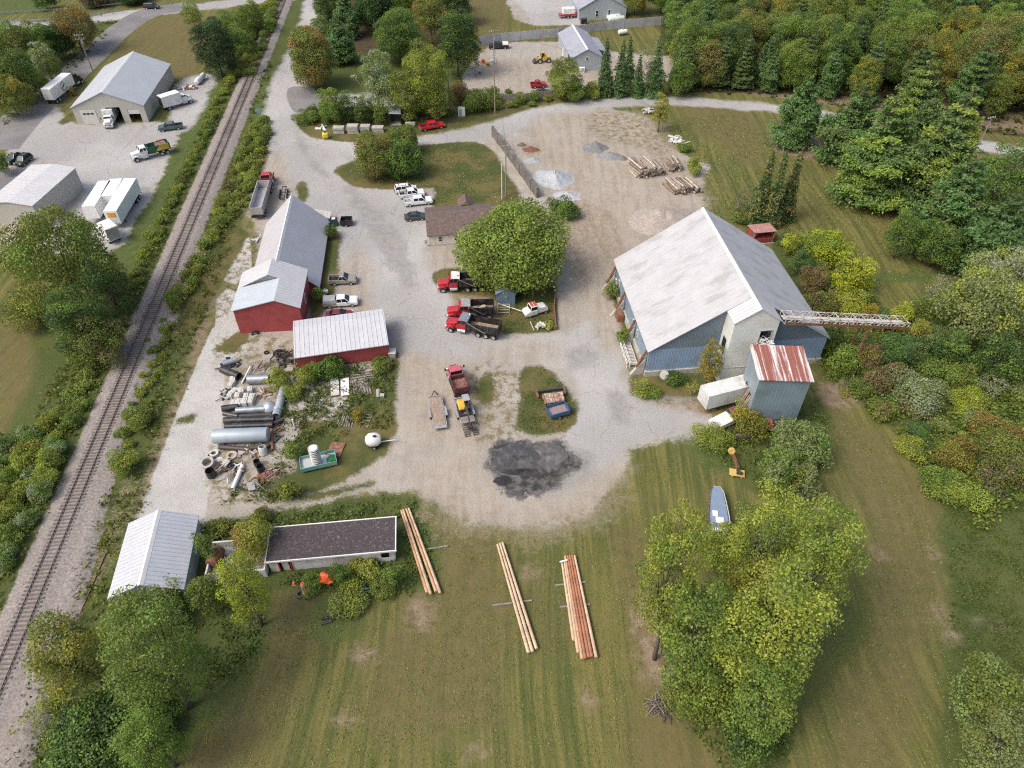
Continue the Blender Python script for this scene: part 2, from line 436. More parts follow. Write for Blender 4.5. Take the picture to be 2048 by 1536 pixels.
L['sand'] = sdf([gpoly([(1060, 240), (1200, 225), (1310, 240), (1400, 370), (1410, 420), (1270, 560), (1230, 640), (1150, 580), (1120, 430), (1085, 360)], True), gpoly([(830, 960), (940, 900), (1000, 990), (1130, 1000), (1240, 930), (1250, 960), (1180, 1040), (1020, 1070), (900, 1040)], True),
    gpoly([(800, 700), (900, 720), (960, 740), (1000, 880), (900, 900), (820, 850)], True), gpoly([(690, 500), (740, 520), (750, 640), (700, 640), (680, 580)], True), gpoly([(960, 690), (1110, 680), (1140, 720), (1000, 735)], True), gpoly([(1240, 560), (1260, 640), (1220, 700), (1180, 600)], True),
    gpoly([(515, 340), (560, 300), (560, 400), (500, 440)], True), gpoly([(945, 120), (1440, 118), (1440, 150), (940, 184)]), gpoly([(870, 495), (940, 495), (940, 540), (868, 540)], True)])
L['millings'] = sdf([gpoly([(985, 885), (1060, 880), (1120, 880), (1150, 905), (1170, 930), (1130, 950), (1110, 985), (1050, 990), (1000, 975), (970, 930)], True)])
L['ballast'] = sdf([strip(-3.1, 3.1), [rail_at(-20, 2), rail_at(66, 2), rail_at(60, 3.4), rail_at(48, 4.6), rail_at(30, 6.4), rail_at(-20, 7)]])
# turf laid over the yard: islands and verges
L['turf'] = sdf([
    gpoly([(668, 340), (705, 322), (770, 300), (845, 290), (905, 284), (960, 286), (990, 306), (1010, 340), (1040, 400), (960, 415), (868, 415), (866, 378), (780, 378), (715, 374), (688, 360)], True),
    gpoly([(590, 235), (610, 228), (740, 225), (900, 210), (1060, 190), (1090, 205), (980, 240), (880, 262), (760, 282), (700, 284), (640, 278), (602, 262)], True),
    gpoly([(1040, 742), (1085, 733), (1125, 765), (1150, 800), (1155, 835), (1135, 860), (1070, 872), (1030, 850), (1040, 800)], True),
    gpoly([(868, 545), (930, 535), (990, 555), (1100, 560), (1115, 640), (1110, 662), (1040, 668), (1000, 664), (990, 600), (930, 590), (880, 580)], True),
    gpoly([(955, 760), (985, 750), (990, 790), (970, 810), (950, 790)], True),
    gpoly([(795, 690), (798, 740), (790, 860), (775, 905), (720, 945), (640, 985), (580, 1000), (530, 1005), (545, 960), (590, 940), (600, 845), (690, 836), (710, 790), (780, 735)]),
    gline([(560, 1003), (640, 990), (720, 973), (750, 965)], [1.0, 1.4, 1.2, 0.6]),
    gpoly([(352, 838), (395, 823), (392, 845), (350, 850)]), gpoly([(440, 690), (480, 660), (500, 640), (500, 670), (470, 705), (430, 700)], True),
    gpoly([(638, 470), (668, 440), (682, 480), (672, 590), (625, 650), (612, 600)]),
    gpoly([(592, 375), (605, 362), (618, 380), (612, 402), (598, 400)], True),
    gpoly([(150, 240), (145, 222), (115, 245), (125, 250)]),
    gpoly([(535, 240), (545, 260), (530, 330), (515, 345), (480, 380), (470, 440), (500, 470), (470, 520), (400, 650), (330, 700), (420, 480), (470, 330), (500, 250)]),
    gpoly([(1280, 735), (1400, 750), (1420, 790), (1330, 792), (1285, 790)], True),
    gpoly([(1210, 560), (1235, 545), (1262, 640), (1262, 730), (1280, 780), (1265, 790), (1240, 640)])])
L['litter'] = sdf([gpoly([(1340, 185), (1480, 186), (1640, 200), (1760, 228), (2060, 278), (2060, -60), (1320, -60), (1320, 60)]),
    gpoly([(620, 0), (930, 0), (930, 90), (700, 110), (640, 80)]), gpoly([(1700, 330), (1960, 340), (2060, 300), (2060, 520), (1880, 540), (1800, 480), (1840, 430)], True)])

z = np.zeros(SHAPE)
z += 0.45 * np.clip((L['ballast'] + 0.3) / 1.6, 0, 1)
rng0 = np.random.default_rng(3)
nv = GX.size
me = bpy.data.meshes.new("ground")
me.vertices.add(nv)
me.vertices.foreach_set("co", np.stack([GX, GY, z], -1).reshape(-1))
H_, W_ = SHAPE
idx = np.arange(nv).reshape(SHAPE)
quads = np.stack([idx[:-1, :-1], idx[:-1, 1:], idx[1:, 1:], idx[1:, :-1]], -1).reshape(-1, 4)
# the faces go to one object per kind of surface; all share one material, so the edges stay ragged and natural
ORDER = ['paved', 'asphalt', 'concrete', 'ballast', 'gravel']
def face_mean(a): return (a[:-1, :-1] + a[1:, 1:]).reshape(-1) / 2
cls = np.zeros(len(quads), int)
for k, nm in ((1, 'gravel'), (2, 'paved'), (3, 'asphalt'), (4, 'concrete'), (5, 'ballast')):
    cls[face_mean(L[nm]) > 0] = k
cls[face_mean(L['turf']) > 0.15] = 0
cls[(face_mean(L['millings']) > 0) & (cls != 0)] = 1
NAMES = {0: ("ground", "mown olive grass and weedy verges around the whole yard"), 1: ("gravel_yard", "pale sandy gravel surface of the work yard"),
         2: ("road", "worn pale grey paved road through the yard"), 3: ("street", "darker grey asphalt street and parking bay"),
         4: ("concrete_pavement", "long pale concrete slab beside the railway"), 5: ("railway_bed", "grey pink crushed stone bed under the railway track")}

def ground_material():
    m = bpy.data.materials.new("ground_surface")
    m.use_nodes = True
    nt = m.node_tree
    bs = nt.nodes['Principled BSDF']
    tc = nt.nodes.new("ShaderNodeNewGeometry")
    P = tc.outputs['Position']
    nb = noise(nt, P, 0.035, 3, 0.55)
    nm = noise(nt, P, 0.16, 4, 0.6)
    ns = noise(nt, P, 0.75, 4, 0.65)
    nf = noise(nt, P, 3.2, 3, 0.7)
    nff = noise(nt, P, 11.0, 2, 0.7)
    wp = nt.nodes.new("ShaderNodeVectorMath"); wp.operation = 'MULTIPLY_ADD'
    wnz = node(nt, "ShaderNodeTexNoise", Scale=0.022, Detail=1.5); nt.links.new(P, wnz.inputs['Vector'])
    nt.links.new(wnz.outputs[1], wp.inputs[0]); wp.inputs[1].default_value = (9, 9, 0); nt.links.new(P, wp.inputs[2])
    PW = wp.outputs[0]
    streak = noise(nt, PW, 1.0, 4, 0.62, (0.7, 0.03, 1), R(2))
    streak3 = noise(nt, PW, 1.0, 3, 0.6, (2.2, 0.09, 1), R(4))
    streak2 = noise(nt, PW, 1.0, 3, 0.6, (0.9, 0.06, 1), R(-38))
    tyre = noise(nt, PW, 1.0, 4, 0.6, (0.75, 0.06, 1), R(15))
    tyre2 = noise(nt, PW, 1.0, 4, 0.6, (0.9, 0.07, 1), R(-62))
    def rag(amp_s, amp_f, amp_m=0.0):
        a = mth(nt, 'MULTIPLY', mth(nt, 'SUBTRACT', ns, 0.5), amp_s * 2)
        b = mth(nt, 'MULTIPLY', mth(nt, 'SUBTRACT', nf, 0.5), amp_f * 2)
        r = mth(nt, 'ADD', a, b)
        if amp_m: r = mth(nt, 'ADD', r, mth(nt, 'MULTIPLY', mth(nt, 'SUBTRACT', nm, 0.5), amp_m * 2))
        return r
    def layer_fac(attr, amp, soft):
        at = nt.nodes.new("ShaderNodeAttribute"); at.attribute_name = attr
        return smooth01(nt, mth(nt, 'ADD', at.outputs['Fac'], rag(*amp)), -soft, soft)
    def layer(c, attr, colour, amp, soft, k=1.0):
        at = nt.nodes.new("ShaderNodeAttribute")
        at.attribute_name = attr
        f_ = smooth01(nt, mth(nt, 'ADD', at.outputs['Fac'], rag(*amp)), -soft, soft)
        if k != 1.0: f_ = mth(nt, 'MULTIPLY', f_, k)
        return mixc(nt, f_, c, colour)
    def two(a, b, n, lo=0.35, hi=0.65): return mixc(nt, smooth01(nt, n, lo, hi), a, b)
    # mown field: olive, straw streaks, greener pools, bare flecks
    st = mth(nt, 'ADD', mth(nt, 'MULTIPLY', streak, 0.6), mth(nt, 'MULTIPLY', streak3, 0.4))
    grass = two((0.072, 0.096, 0.024), (0.192, 0.172, 0.054), st, 0.38, 0.62)
    grass = mixc(nt, mth(nt, 'MULTIPLY', smooth01(nt, nf, 0.5, 0.72), 0.5), grass, (0.05, 0.058, 0.018))
    grass = mixc(nt, mth(nt, 'MULTIPLY', smooth01(nt, nb, 0.5, 0.62), 0.3), grass, (0.13, 0.1, 0.046))
    grass = mixc(nt, mth(nt, 'MULTIPLY', smooth01(nt, nm, 0.5, 0.75), 0.55), grass, (0.072, 0.095, 0.026))
    grass = mixc(nt, mth(nt, 'MULTIPLY', smooth01(nt, ns, 0.55, 0.8), 0.5), grass, (0.19, 0.16, 0.07))
    lush = two((0.05, 0.08, 0.02), (0.098, 0.115, 0.03), mth(nt, 'ADD', mth(nt, 'MULTIPLY', nf, 0.6), mth(nt, 'MULTIPLY', nm, 0.4)), 0.38, 0.62)
    parched = two((0.125, 0.108, 0.042), (0.175, 0.135, 0.062), ns, 0.3, 0.7)
    parched = mixc(nt, mth(nt, 'MULTIPLY', smooth01(nt, streak, 0.45, 0.7), 0.5), parched, (0.11, 0.105, 0.04))
    gravel = two((0.335, 0.305, 0.265), (0.45, 0.415, 0.365), nm, 0.3, 0.7)
    gravel = mixc(nt, mth(nt, 'MULTIPLY', smooth01(nt, tyre, 0.5, 0.72), 0.45), gravel, (0.28, 0.24, 0.195))
    gravel = mixc(nt, mth(nt, 'MULTIPLY', smooth01(nt, tyre2, 0.54, 0.7), 0.4), gravel, (0.48, 0.455, 0.41))
    gravel = mixc(nt, mth(nt, 'MULTIPLY', smooth01(nt, nb, 0.5, 0.65), 0.55), gravel, (0.375, 0.36, 0.335))
    gravel = mixc(nt, mth(nt, 'MULTIPLY', smooth01(nt, ns, 0.58, 0.75), 0.35), gravel, (0.26, 0.235, 0.185))
    soil = two((0.20, 0.135, 0.085), (0.33, 0.26, 0.19), ns, 0.3, 0.7)
    paved = two((0.36, 0.357, 0.35), (0.455, 0.45, 0.44), nb, 0.35, 0.65)
    paved = mixc(nt, mth(nt, 'MULTIPLY', smooth01(nt, nm, 0.52, 0.72), 0.5), paved, (0.40, 0.37, 0.33))
    paved = mixc(nt, mth(nt, 'MULTIPLY', smooth01(nt, streak2, 0.58, 0.7), 0.4), paved, (0.29, 0.285, 0.28))
    vo = nt.nodes.new("ShaderNodeTexVoronoi")
    vo.feature = 'DISTANCE_TO_EDGE'
    vo.inputs['Scale'].default_value = 0.11
    wv = nt.nodes.new("ShaderNodeVectorMath"); wv.operation = 'MULTIPLY_ADD'
    nn = node(nt, "ShaderNodeTexNoise", Scale=0.5, Detail=4.0)
    nt.links.new(P, nn.inputs['Vector'])
    nt.links.new(nn.outputs[1], wv.inputs[0]); wv.inputs[1].default_value = (3.5, 3.5, 0); nt.links.new(P, wv.inputs[2])
    nt.links.new(wv.outputs[0], vo.inputs['Vector'])
    crack = smooth01(nt, vo.outputs['Distance'], 0.02, 0.0)
    paved = mixc(nt, mth(nt, 'MULTIPLY', mth(nt, 'MULTIPLY', crack, 0.5), smooth01(nt, nm, 0.42, 0.6)), paved, (0.2, 0.19, 0.175))
    asphalt = two((0.185, 0.185, 0.19), (0.245, 0.24, 0.24), nm)
    sand = two((0.29, 0.24, 0.18), (0.42, 0.37, 0.305), mth(nt, 'ADD', mth(nt, 'MULTIPLY', tyre, 0.6), mth(nt, 'MULTIPLY', ns, 0.4)), 0.38, 0.6)
    damp = two((0.24, 0.235, 0.23), (0.33, 0.325, 0.315), ns)
    sparse = two((0.13, 0.115, 0.05), (0.27, 0.23, 0.15), nf)
    lawn = two((0.062, 0.1, 0.025), (0.1, 0.125, 0.035), ns)
    concrete = two((0.43, 0.425, 0.4), (0.54, 0.535, 0.51), nm, 0.3, 0.7)
    concrete = mixc(nt, mth(nt, 'MULTIPLY', smooth01(nt, ns, 0.6, 0.75), 0.45), concrete, (0.34, 0.33, 0.25))
    ballast = two((0.21, 0.185, 0.172), (0.37, 0.335, 0.315), nf, 0.3, 0.7)
    ballast = mixc(nt, mth(nt, 'MULTIPLY', smooth01(nt, nm, 0.5, 0.7), 0.3), ballast, (0.28, 0.23, 0.2))
    turf = two((0.062, 0.083, 0.022), (0.145, 0.122, 0.045), nm, 0.42, 0.62)
    turf = mixc(nt, mth(nt, 'MULTIPLY', smooth01(nt, ns, 0.5, 0.75), 0.5), turf, (0.155, 0.12, 0.055))
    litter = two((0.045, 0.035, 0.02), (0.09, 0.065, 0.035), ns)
    mill = two((0.035, 0.035, 0.038), (0.15, 0.15, 0.15), ns, 0.4, 0.66)
    c = layer(grass, 'parched', parched, (1.8, 0.6, 4.0), 2.2, 0.7)
    c = layer(c, 'lush', lush, (1.2, 0.5, 2.0), 1.0)
    c = layer(c, 'lawn', lawn, (0.9, 0.4, 1.2), 1.2)
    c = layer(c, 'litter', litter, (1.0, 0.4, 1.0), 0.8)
    c = layer(c, 'gravel', gravel, (1.6, 1.3, 1.4), 0.6)
    c = layer(c, 'soil', soil, (1.2, 0.5, 1.8), 1.2, 0.85)
    c = layer(c, 'paved', paved, (0.9, 0.5, 2.2), 1.1)
    c = layer(c, 'sand', sand, (1.6, 0.6, 3.5), 2.4, 0.64)
    c = layer(c, 'damp', damp, (1.6, 0.5, 2.4), 0.9, 0.75)
    c = layer(c, 'asphalt', asphalt, (0.25, 0.1, 0.3), 0.2)
    c = layer(c, 'concrete', concrete, (0.3, 0.12, 0.2), 0.15)
    c = mixc(nt, mth(nt, 'MULTIPLY', smooth01(nt, mth(nt, 'ADD', ns, mth(nt, 'MULTIPLY', nf, 0.5)), 0.68, 0.86), layer_fac('sparse', (1.5, .6, 2.0), 1.5)), c, sparse)
    c = layer(c, 'millings', mill, (2.4, 0.9, 3.4), 0.8)
    c = layer(c, 'ballast', ballast, (0.5, 0.35, 0.4), 0.25)
    c = layer(c, 'turf', turf, (0.9, 0.7, 0.9), 0.45)
    nfff = noise(nt, P, 26.0, 2, 0.7)
    c = mixc(nt, mth(nt, 'MULTIPLY', smooth01(nt, nff, 0.42, 0.66), 0.34), c, (0.04, 0.036, 0.024))
    c = mixc(nt, mth(nt, 'MULTIPLY', smooth01(nt, nfff, 0.5, 0.7), 0.25), c, (0.3, 0.27, 0.165))
    c = mixc(nt, mth(nt, 'MULTIPLY', smooth01(nt, nf, 0.62, 0.75), 0.1), c, (0.5, 0.46, 0.34))
    nt.links.new(c, bs.inputs['Base Color'])
    bs.inputs['Roughness'].default_value = 0.95
    bs.inputs['Specular IOR Level'].default_value = 0.15
    b = nt.nodes.new("ShaderNodeBump")
    b.inputs['Distance'].default_value = 0.12
    b.inputs['Strength'].default_value = 0.7
    nt.links.new(mth(nt, 'ADD', nf, mth(nt, 'MULTIPLY', ns, 0.6)), b.inputs['Height'])
    nt.links.new(b.outputs[0], bs.inputs['Normal'])
    return m
GM = ground_material()
co = np.stack([GX, GY, z], -1).reshape(-1, 3)
for k, (nm, lb) in NAMES.items():
    q = quads[cls == k]
    if not len(q): continue
    used, inv = np.unique(q, return_inverse=True)
    me = bpy.data.meshes.new(nm)
    me.vertices.add(len(used)); me.vertices.foreach_set("co", co[used].reshape(-1))
    me.loops.add(q.size); me.loops.foreach_set("vertex_index", inv.reshape(-1).astype(np.int32))
    me.polygons.add(len(q)); me.polygons.foreach_set("loop_start", np.arange(0, q.size, 4, dtype=np.int32))
    me.update(calc_edges=True)
    for an, a in L.items():
        at = me.attributes.new(an, 'FLOAT', 'POINT')
        at.data.foreach_set("value", a.reshape(-1)[used].astype(np.float32))
    me.materials.append(GM)
    me.shade_smooth()
    o = bpy.data.objects.new(nm, me); COL.objects.link(o)
    tag(o, lb, nm.replace('_', ' '), kind='structure')

# ---------------------------------------------------------------- buildings
RM = dict(
    barn=mat('barn_roof_sheet', (0.47, 0.475, 0.485), 0.6, 0.1, 0.05, 0.45, (0.3, 0.298, 0.29), 0.6, ('Y', 0.9, 0.015, 0.12), sc2=(0.35, 1.5, 1), lo=0.48, hi=0.68),
    whiteribs=mat('white_ribbed_roof', (0.55, 0.55, 0.555), 0.55, 0.1, 0.04, 0.5, (0.6, 0.6, 0.6), 0.3, ('Y', 0.62, 0.04, 0.24)),
    lavender=mat('pale_lavender_roof', (0.49, 0.488, 0.51), 0.55, 0.15, 0.05, 0.4, (0.45, 0.45, 0.48), 0.4, ('Y', 0.9, 0.01, 0.04)),
    shedribs=mat('shed_ribbed_roof', (0.56, 0.565, 0.585), 0.55, 0.15, 0.05, 0.5, (0.5, 0.5, 0.52), 0.4, ('X', 0.7, 0.05, 0.28)),
    paleblue=mat('pale_blue_roof_sheet', (0.47, 0.525, 0.56), 0.55, 0.1, 0.05, 0.4, (0.45, 0.5, 0.55), 0.3, ('Y', 0.9, 0.02, 0.06)),
    palerib=mat('pale_shed_roof', (0.51, 0.53, 0.56), 0.55, 0.15, 0.05, 0.5, (0.48, 0.5, 0.54), 0.4, ('Y', 0.55, 0.04, 0.26)),
    greyroof=mat('grey_metal_roof', (0.36, 0.37, 0.42), 0.45, 0.1, 0.06, 0.4, (0.3, 0.31, 0.35), 0.4, ('Y', 0.9, 0.03, 0.10)),
    ulroof=mat('silver_grey_roof', (0.43, 0.455, 0.485), 0.55, 0.1, 0.04, 0.3, (0.44, 0.46, 0.5), 0.3, ('Y', 0.9, 0.02, 0.06)),
    shingle=mat('brown_shingles', (0.125, 0.09, 0.08), 0.9, 0, 0.25, 3.0, (0.2, 0.16, 0.145), 0.5, bump=0.02),
    gravelroof=mat('dark_gravel_roof', (0.068, 0.055, 0.058), 0.95, 0, 0.4, 5.0, (0.27, 0.25, 0.24), 0.75, bump=0.03, lo=0.56, hi=0.7),
    rustribs=mat('rust_streaked_roof', (0.62, 0.6, 0.57), 0.6, 0, 0.06, 0.6, (0.27, 0.065, 0.04), 0.95, ('X', 0.55, 0.05, 0.3), sc2=(3.2, 0.16, 0.16), lo=0.42, hi=0.51),
    rustroof=mat('rust_red_roof', (0.33, 0.075, 0.045), 0.7, 0, 0.2, 1.5, (0.45, 0.3, 0.25), 0.4, ('X', 0.4, 0.04, 0.3)),
    pinkroof=mat('faded_red_roof', (0.4, 0.2, 0.18), 0.8, 0, 0.1, 1.5, (0.5, 0.35, 0.3), 0.5, ('X', 0.4, 0.04, 0.25)),
    blueroof=mat('slate_blue_roof', (0.15, 0.2, 0.28), 0.6, 0, 0.08, 1.0, (0.22, 0.26, 0.3), 0.4, ('Y', 0.4, 0.03, 0.2)),
)
WM = dict(
    bluelow=mat('blue_wall_sheet', (0.25, 0.36, 0.52), 0.5, 0.1, 0.06, 0.5, (0.22, 0.26, 0.32), 0.5, ('X', 0.45, 0.04, 0.2)),
    blueside=mat('blue_side_sheet', (0.25, 0.33, 0.41), 0.5, 0.1, 0.06, 0.5, (0.16, 0.2, 0.24), 0.5, ('Y', 0.45, 0.04, 0.2)),
    bluehigh=mat('slate_gable_sheet', (0.175, 0.225, 0.28), 0.5, 0.1, 0.08, 0.5, (0.17, 0.2, 0.24), 0.5, ('X', 0.45, 0.04, 0.2)),
    cream=mat('cream_grey_cladding', (0.67, 0.695, 0.66), 0.6, 0, 0.03, 0.4, (0.4, 0.42, 0.39), 0.4, ('X', 0.3, 0.01, 0.06)),
    towerblue=mat('grey_blue_tower_sheet', (0.21, 0.285, 0.33), 0.55, 0.1, 0.06, 0.4, (0.13, 0.18, 0.21), 0.6, ('X', 0.5, 0.02, 0.08)),
    red=mat('barn_red_boards', (0.33, 0.06, 0.062), 0.7, 0, 0.08, 0.6, (0.2, 0.04, 0.04), 0.5, ('X', 0.4, 0.02, 0.12)),
    beige=mat('beige_grey_cladding', (0.42, 0.41, 0.37), 0.6, 0, 0.03, 0.5, ribs=('X', 0.4, 0.02, 0.06)),
    siding=mat('cream_siding', (0.6, 0.57, 0.5), 0.7, 0, 0.03, 0.6, ribs=('Z', 0.22, 0.02, 0.15)),
    block=mat('whitewashed_block', (0.68, 0.68, 0.67), 0.85, 0, 0.08, 0.8, (0.34, 0.33, 0.3), 0.6, bump=0.01),
    greywall=mat('pale_grey_blue_cladding', (0.36, 0.4, 0.43), 0.6, 0, 0.04, 0.5, ribs=('X', 0.4, 0.02, 0.1)),
    shedblue=mat('faded_blue_boards', (0.14, 0.2, 0.27), 0.7, 0, 0.1, 1.0, ribs=('X', 0.3, 0.02, 0.15)),
    trim=mat('white_trim', (0.7, 0.7, 0.68), 0.6, 0, 0.04, 1.0),
    frame=mat('grey_trim', (0.4, 0.41, 0.4), 0.6, 0, 0.04, 1.0),
    door=mat('pale_door', (0.55, 0.55, 0.52), 0.6, 0, 0.04, 1.0),
    reddoor=mat('red_door_trim', (0.3, 0.03, 0.04), 0.6, 0, 0.06, 1.0),
    dark=mat('dark_interior', (0.02, 0.02, 0.022), 0.9),
    fence=mat('grey_fence_boards', (0.42, 0.43, 0.45), 0.8, 0, 0.1, 0.6, (0.27, 0.27, 0.28), 0.5, ('X', 0.3, 0.02, 0.2)),
)
def sheet(mb, x0, x1, top, zb, holes, place, brk=()):
    """upright sheet from x0 to x1 under the line top(x), with rectangular openings"""
    xs = sorted(set([x0, x1] + [b for b in brk if x0 < b < x1] + [h[i] for h in holes for i in (0, 1)]))
    for a, b in zip(xs, xs[1:]):
        spans = [(zb, None)]
        for h in sorted([h for h in holes if h[0] <= a and h[1] >= b], key=lambda h: h[2]):
            lo = spans.pop()[0]
            if h[2] > lo: spans.append((lo, h[2]))
            spans.append((h[3], None))
        for lo, hi in spans:
            za, zb_ = (top(a), top(b)) if hi is None else (hi, hi)
            mb.add([place(a, lo), place(b, lo), place(b, zb_), place(a, za)], [(0, 1, 2, 3)])
def frame_of(nl, nr, fr, fl):
    n, f_ = (Vector(nl[:2]) + Vector(nr[:2])) / 2, (Vector(fl[:2]) + Vector(fr[:2])) / 2
    d = f_ - n
    w = ((Vector(nr[:2]) - Vector(nl[:2])).length + (Vector(fr[:2]) - Vector(fl[:2])).length) / 2
    return (n + f_) / 2, math.atan2(d.y, d.x) - math.pi / 2, w, d.length
def window(parent, x, y, z, w, h, ax='x', trim=None, n=1):
    """framed window set 30 mm proud; ax = the wall's run"""
    s_ = 1 if (y > 0 if ax == 'x' else x > 0) else -1
    a, b = MB(), MB()
    dx, dy = ((w, 0.06) if ax == 'x' else (0.06, w))
    for q in (-1, 1):
        if ax == 'x':
            a.box(x + q * (w / 2 - .04), y, z, .1, .1, h); a.box(x, y, z + q * (h / 2 - .04), w, .1, .1)
        else:
            a.box(x, y + q * (w / 2 - .04), z, .1, .1, h); a.box(x, y, z + q * (h / 2 - .04), .1, w, .1)
    if ax == 'x': a.box(x, y, z, w, .11, .06)
    else: a.box(x, y, z, .11, w, .06)
    b.box(x, y, z, dx, dy, h)
    f_ = a.build('window', trim or WM['trim'], parent)
    b.build('pane', M['glass'], f_)
    return f_
def gable(name, label, nl, nr, fr, fl, he, hr, wall, roof, over=0.3, group=None, front=(), back=(), left=(), right=(), side=None, thick=0.14, ridge=True, cat=None):
    c, rz, w, l = frame_of(nl, nr, fr, fl)
    t = thing(name, label, cat or name.replace('_', ' '), (c.x, c.y, 0), rz, group)
    sl = (hr - he) / (w / 2)
    top = lambda x: hr - abs(x) * sl
    mb = MB()
    sheet(mb, -w / 2, w / 2, top, 0, front, lambda x, z_: (x, -l / 2, z_), (0,))
    if side is not None: mb.build('gable_wall', wall, t); mb = MB()
    sheet(mb, -w / 2, w / 2, top, 0, back, lambda x, z_: (x, l / 2, z_), (0,))
    sd_ = mb if side is None else MB()
    sheet(sd_, -l / 2, l / 2, lambda x: he, 0, left, lambda x, z_: (-w / 2, x, z_))
    if side is not None: sd_.build('side_wall', side, t); sd_ = MB()
    sheet(sd_, -l / 2, l / 2, lambda x: he, 0, right, lambda x, z_: (w / 2, x, z_))
    if side is not None: sd_.build('side_wall', side, t)
    mb.build('wall', wall, t)
    o = w / 2 + over
    r = MB().prism([(-o, top(o)), (0, hr), (o, top(o)), (o, top(o) + thick), (0, hr + thick), (-o, top(o) + thick)], -l / 2 - over, l / 2 + over)
    ro = r.build('roof', roof, t)
    if ridge:
        MB().prism([(-.35, hr + thick - .35 * sl + .02), (0, hr + thick + .02), (.35, hr + thick - .35 * sl + .02), (0, hr + thick + .09)], -l / 2 - over - .02, l / 2 + over + .02).build('ridge_cap', WM['trim'], ro)
    return t, w, l, c, rz
def quad_px(px, h): return [G(x, y, h) for x, y in px]
def from3(fl, fr, nr, h):
    a, b, c = G(*fl, h), G(*fr, h), G(*nr, h)
    return [a + (c - b), c, b, a]

# --- big blue barn
Bq = quad_px([(1300, 702), (1655, 670), (1541, 499), (1233, 520)], 5.36)
t, w, l, c, rz = gable('storage_barn', 'huge storage barn with white metal roof and blue sheet walls', *Bq, 5.25, 14.35, WM['bluehigh'], RM['barn'], 0.35, side=WM['blueside'], cat='barn')
barn = t
m_ = MB(); sheet(m_, -w / 2 + .02, w / 2 - .02, lambda x: min(5.3, 5.3), 1.0, (), lambda x, z_: (x, -l / 2 - .03, z_)); m_.build('lower_cladding', WM['bluelow'], t)
m_ = MB()
m_.box(0, -l / 2 - .02, .5, w + .5, .5, 1.0).box(-w / 2 - .02, .26, .55, .5, l - .5, 1.1).box(w / 2 + .02, .26, .5, .5, l - .5, 1.0)
m_.build('foundation', M['conc'], t)
for k in range(4):
    y = -l / 2 + .6 + k * (l - 1.4) / 3.05
    f_ = MB().add([(-w / 2 - 2.3, y - .25, 0), (-w / 2 - .3, y - .25, 0), (-w / 2 - .3, y - .25, 3.2), (-w / 2 - .3, y + .25, 3.2), (-w / 2 - .3, y + .25, 0), (-w / 2 - 2.3, y + .25, 0)],
                  [(0, 1, 2), (3, 4, 5), (0, 2, 3, 5), (0, 5, 4, 1), (1, 4, 3, 2)]).build('buttress', M['conc'], t)
    MB().bar((-w / 2 - 1.45, y, 1.45), (-w / 2 - .3, y, 4.6), .34, .3).build('rusty_strut', M['rust'], f_)
for k, y in enumerate((-5.2, -2.6, 8.2)):
    window(t, -w / 2 - .05, y, 3.0, 0.7, 1.3, 'y', WM['trim'])
MB().box(-w / 2 - .07, 9.9, 1.6, .1, 1.0, 2.1).build('door', WM['trim'], t)
MB().box(-w / 2 - 1.0, 2.2, .7, 1.1, 1.6, 1.4, tap=(.9, .9)).build('utility_box', M['rust'], t)
# walkway with white railings along the left wall
wk = thing('walkway', 'slatted walkway with white pipe railings beside the blue barn wall', 'walkway', (c.x, c.y, 0), rz)
m_ = MB()
for k in range(16): m_.box(-w / 2 - 1.35, -9.6 + k * .34, .5, 1.3, .2, .06)
m_.box(-w / 2 - 1.95, -7, .4, .1, 5.6, .16).box(-w / 2 - .75, -7, .4, .1, 5.6, .16)
for y in (-9.6, -4.4): m_.box(-w / 2 - 1.95, y, .2, .12, .12, .4).box(-w / 2 - .75, y, .2, .12, .12, .4)
m_.build('deck', M['concpale'], wk)
m_ = MB()
for x in (-w / 2 - 2.0, -w / 2 - 2.5):
    for z_ in (.75, 1.25): m_.cyl((x, -9.8, z_), (x, -4.0, z_), .045, n=6)
    for k in range(6): m_.cyl((x, -9.8 + k * 1.16, 0), (x, -9.8 + k * 1.16, 1.3), .045, n=6)
m_.build('railing', WM['trim'], wk)

# --- head-house tower on the barn's gable
Tq = quad_px([(1471, 648), (1560, 639)], 12.0)
nl, nr = Tq
dirb = Vector((-math.sin(rz), math.cos(rz), 0))
fl, fr = nl + dirb * 8.2, nr + dirb * 8.2
tw, w2, l2, c2, rz2 = gable('headhouse_tower', 'tall cream elevator tower rising against the blue barn gable', nl, nr, fr, fl, 12.0, 14.25, WM['cream'], RM['whiteribs'], 0.2,
      front=[(.9, 2.6, 7.6, 10.2)], cat='tower')
m_ = MB()
for x in (.85, 2.65): m_.box(x, -l2 / 2 - .04, 8.9, .1, .1, 2.8)
m_.box(1.75, -l2 / 2 - .04, 10.27, 1.9, .1, .1)
m_.build('opening_frame', WM['frame'], tw)
window(tw, -w2 / 2 - .04, -l2 / 2 + 1.7, 6.6, 1.1, 2.6, 'y', WM['dark'])
MB().box(0, -l2 / 2 - .03, 3.4, w2 + .1, .1, .1).build('belt_trim', WM['frame'], tw)
pt = tag(None or thing('hose_tangle', 'tangle of white hoses spilling out of the tower doorway', 'hoses', (c2.x, c2.y, 0), rz2))
m_ = MB(); rr = random.Random(5)
pp = [(1.2, -l2 / 2 + .3, 7.9)]
for k in range(44):
    q = (rr.uniform(.8, 3.0), -l2 / 2 + rr.uniform(-1.6, .6), rr.uniform(7.4, 9.0))
    m_.cyl(pp[-1], q, .045, n=5); pp.append(q)
m_.build('hose', WM['trim'], pt)
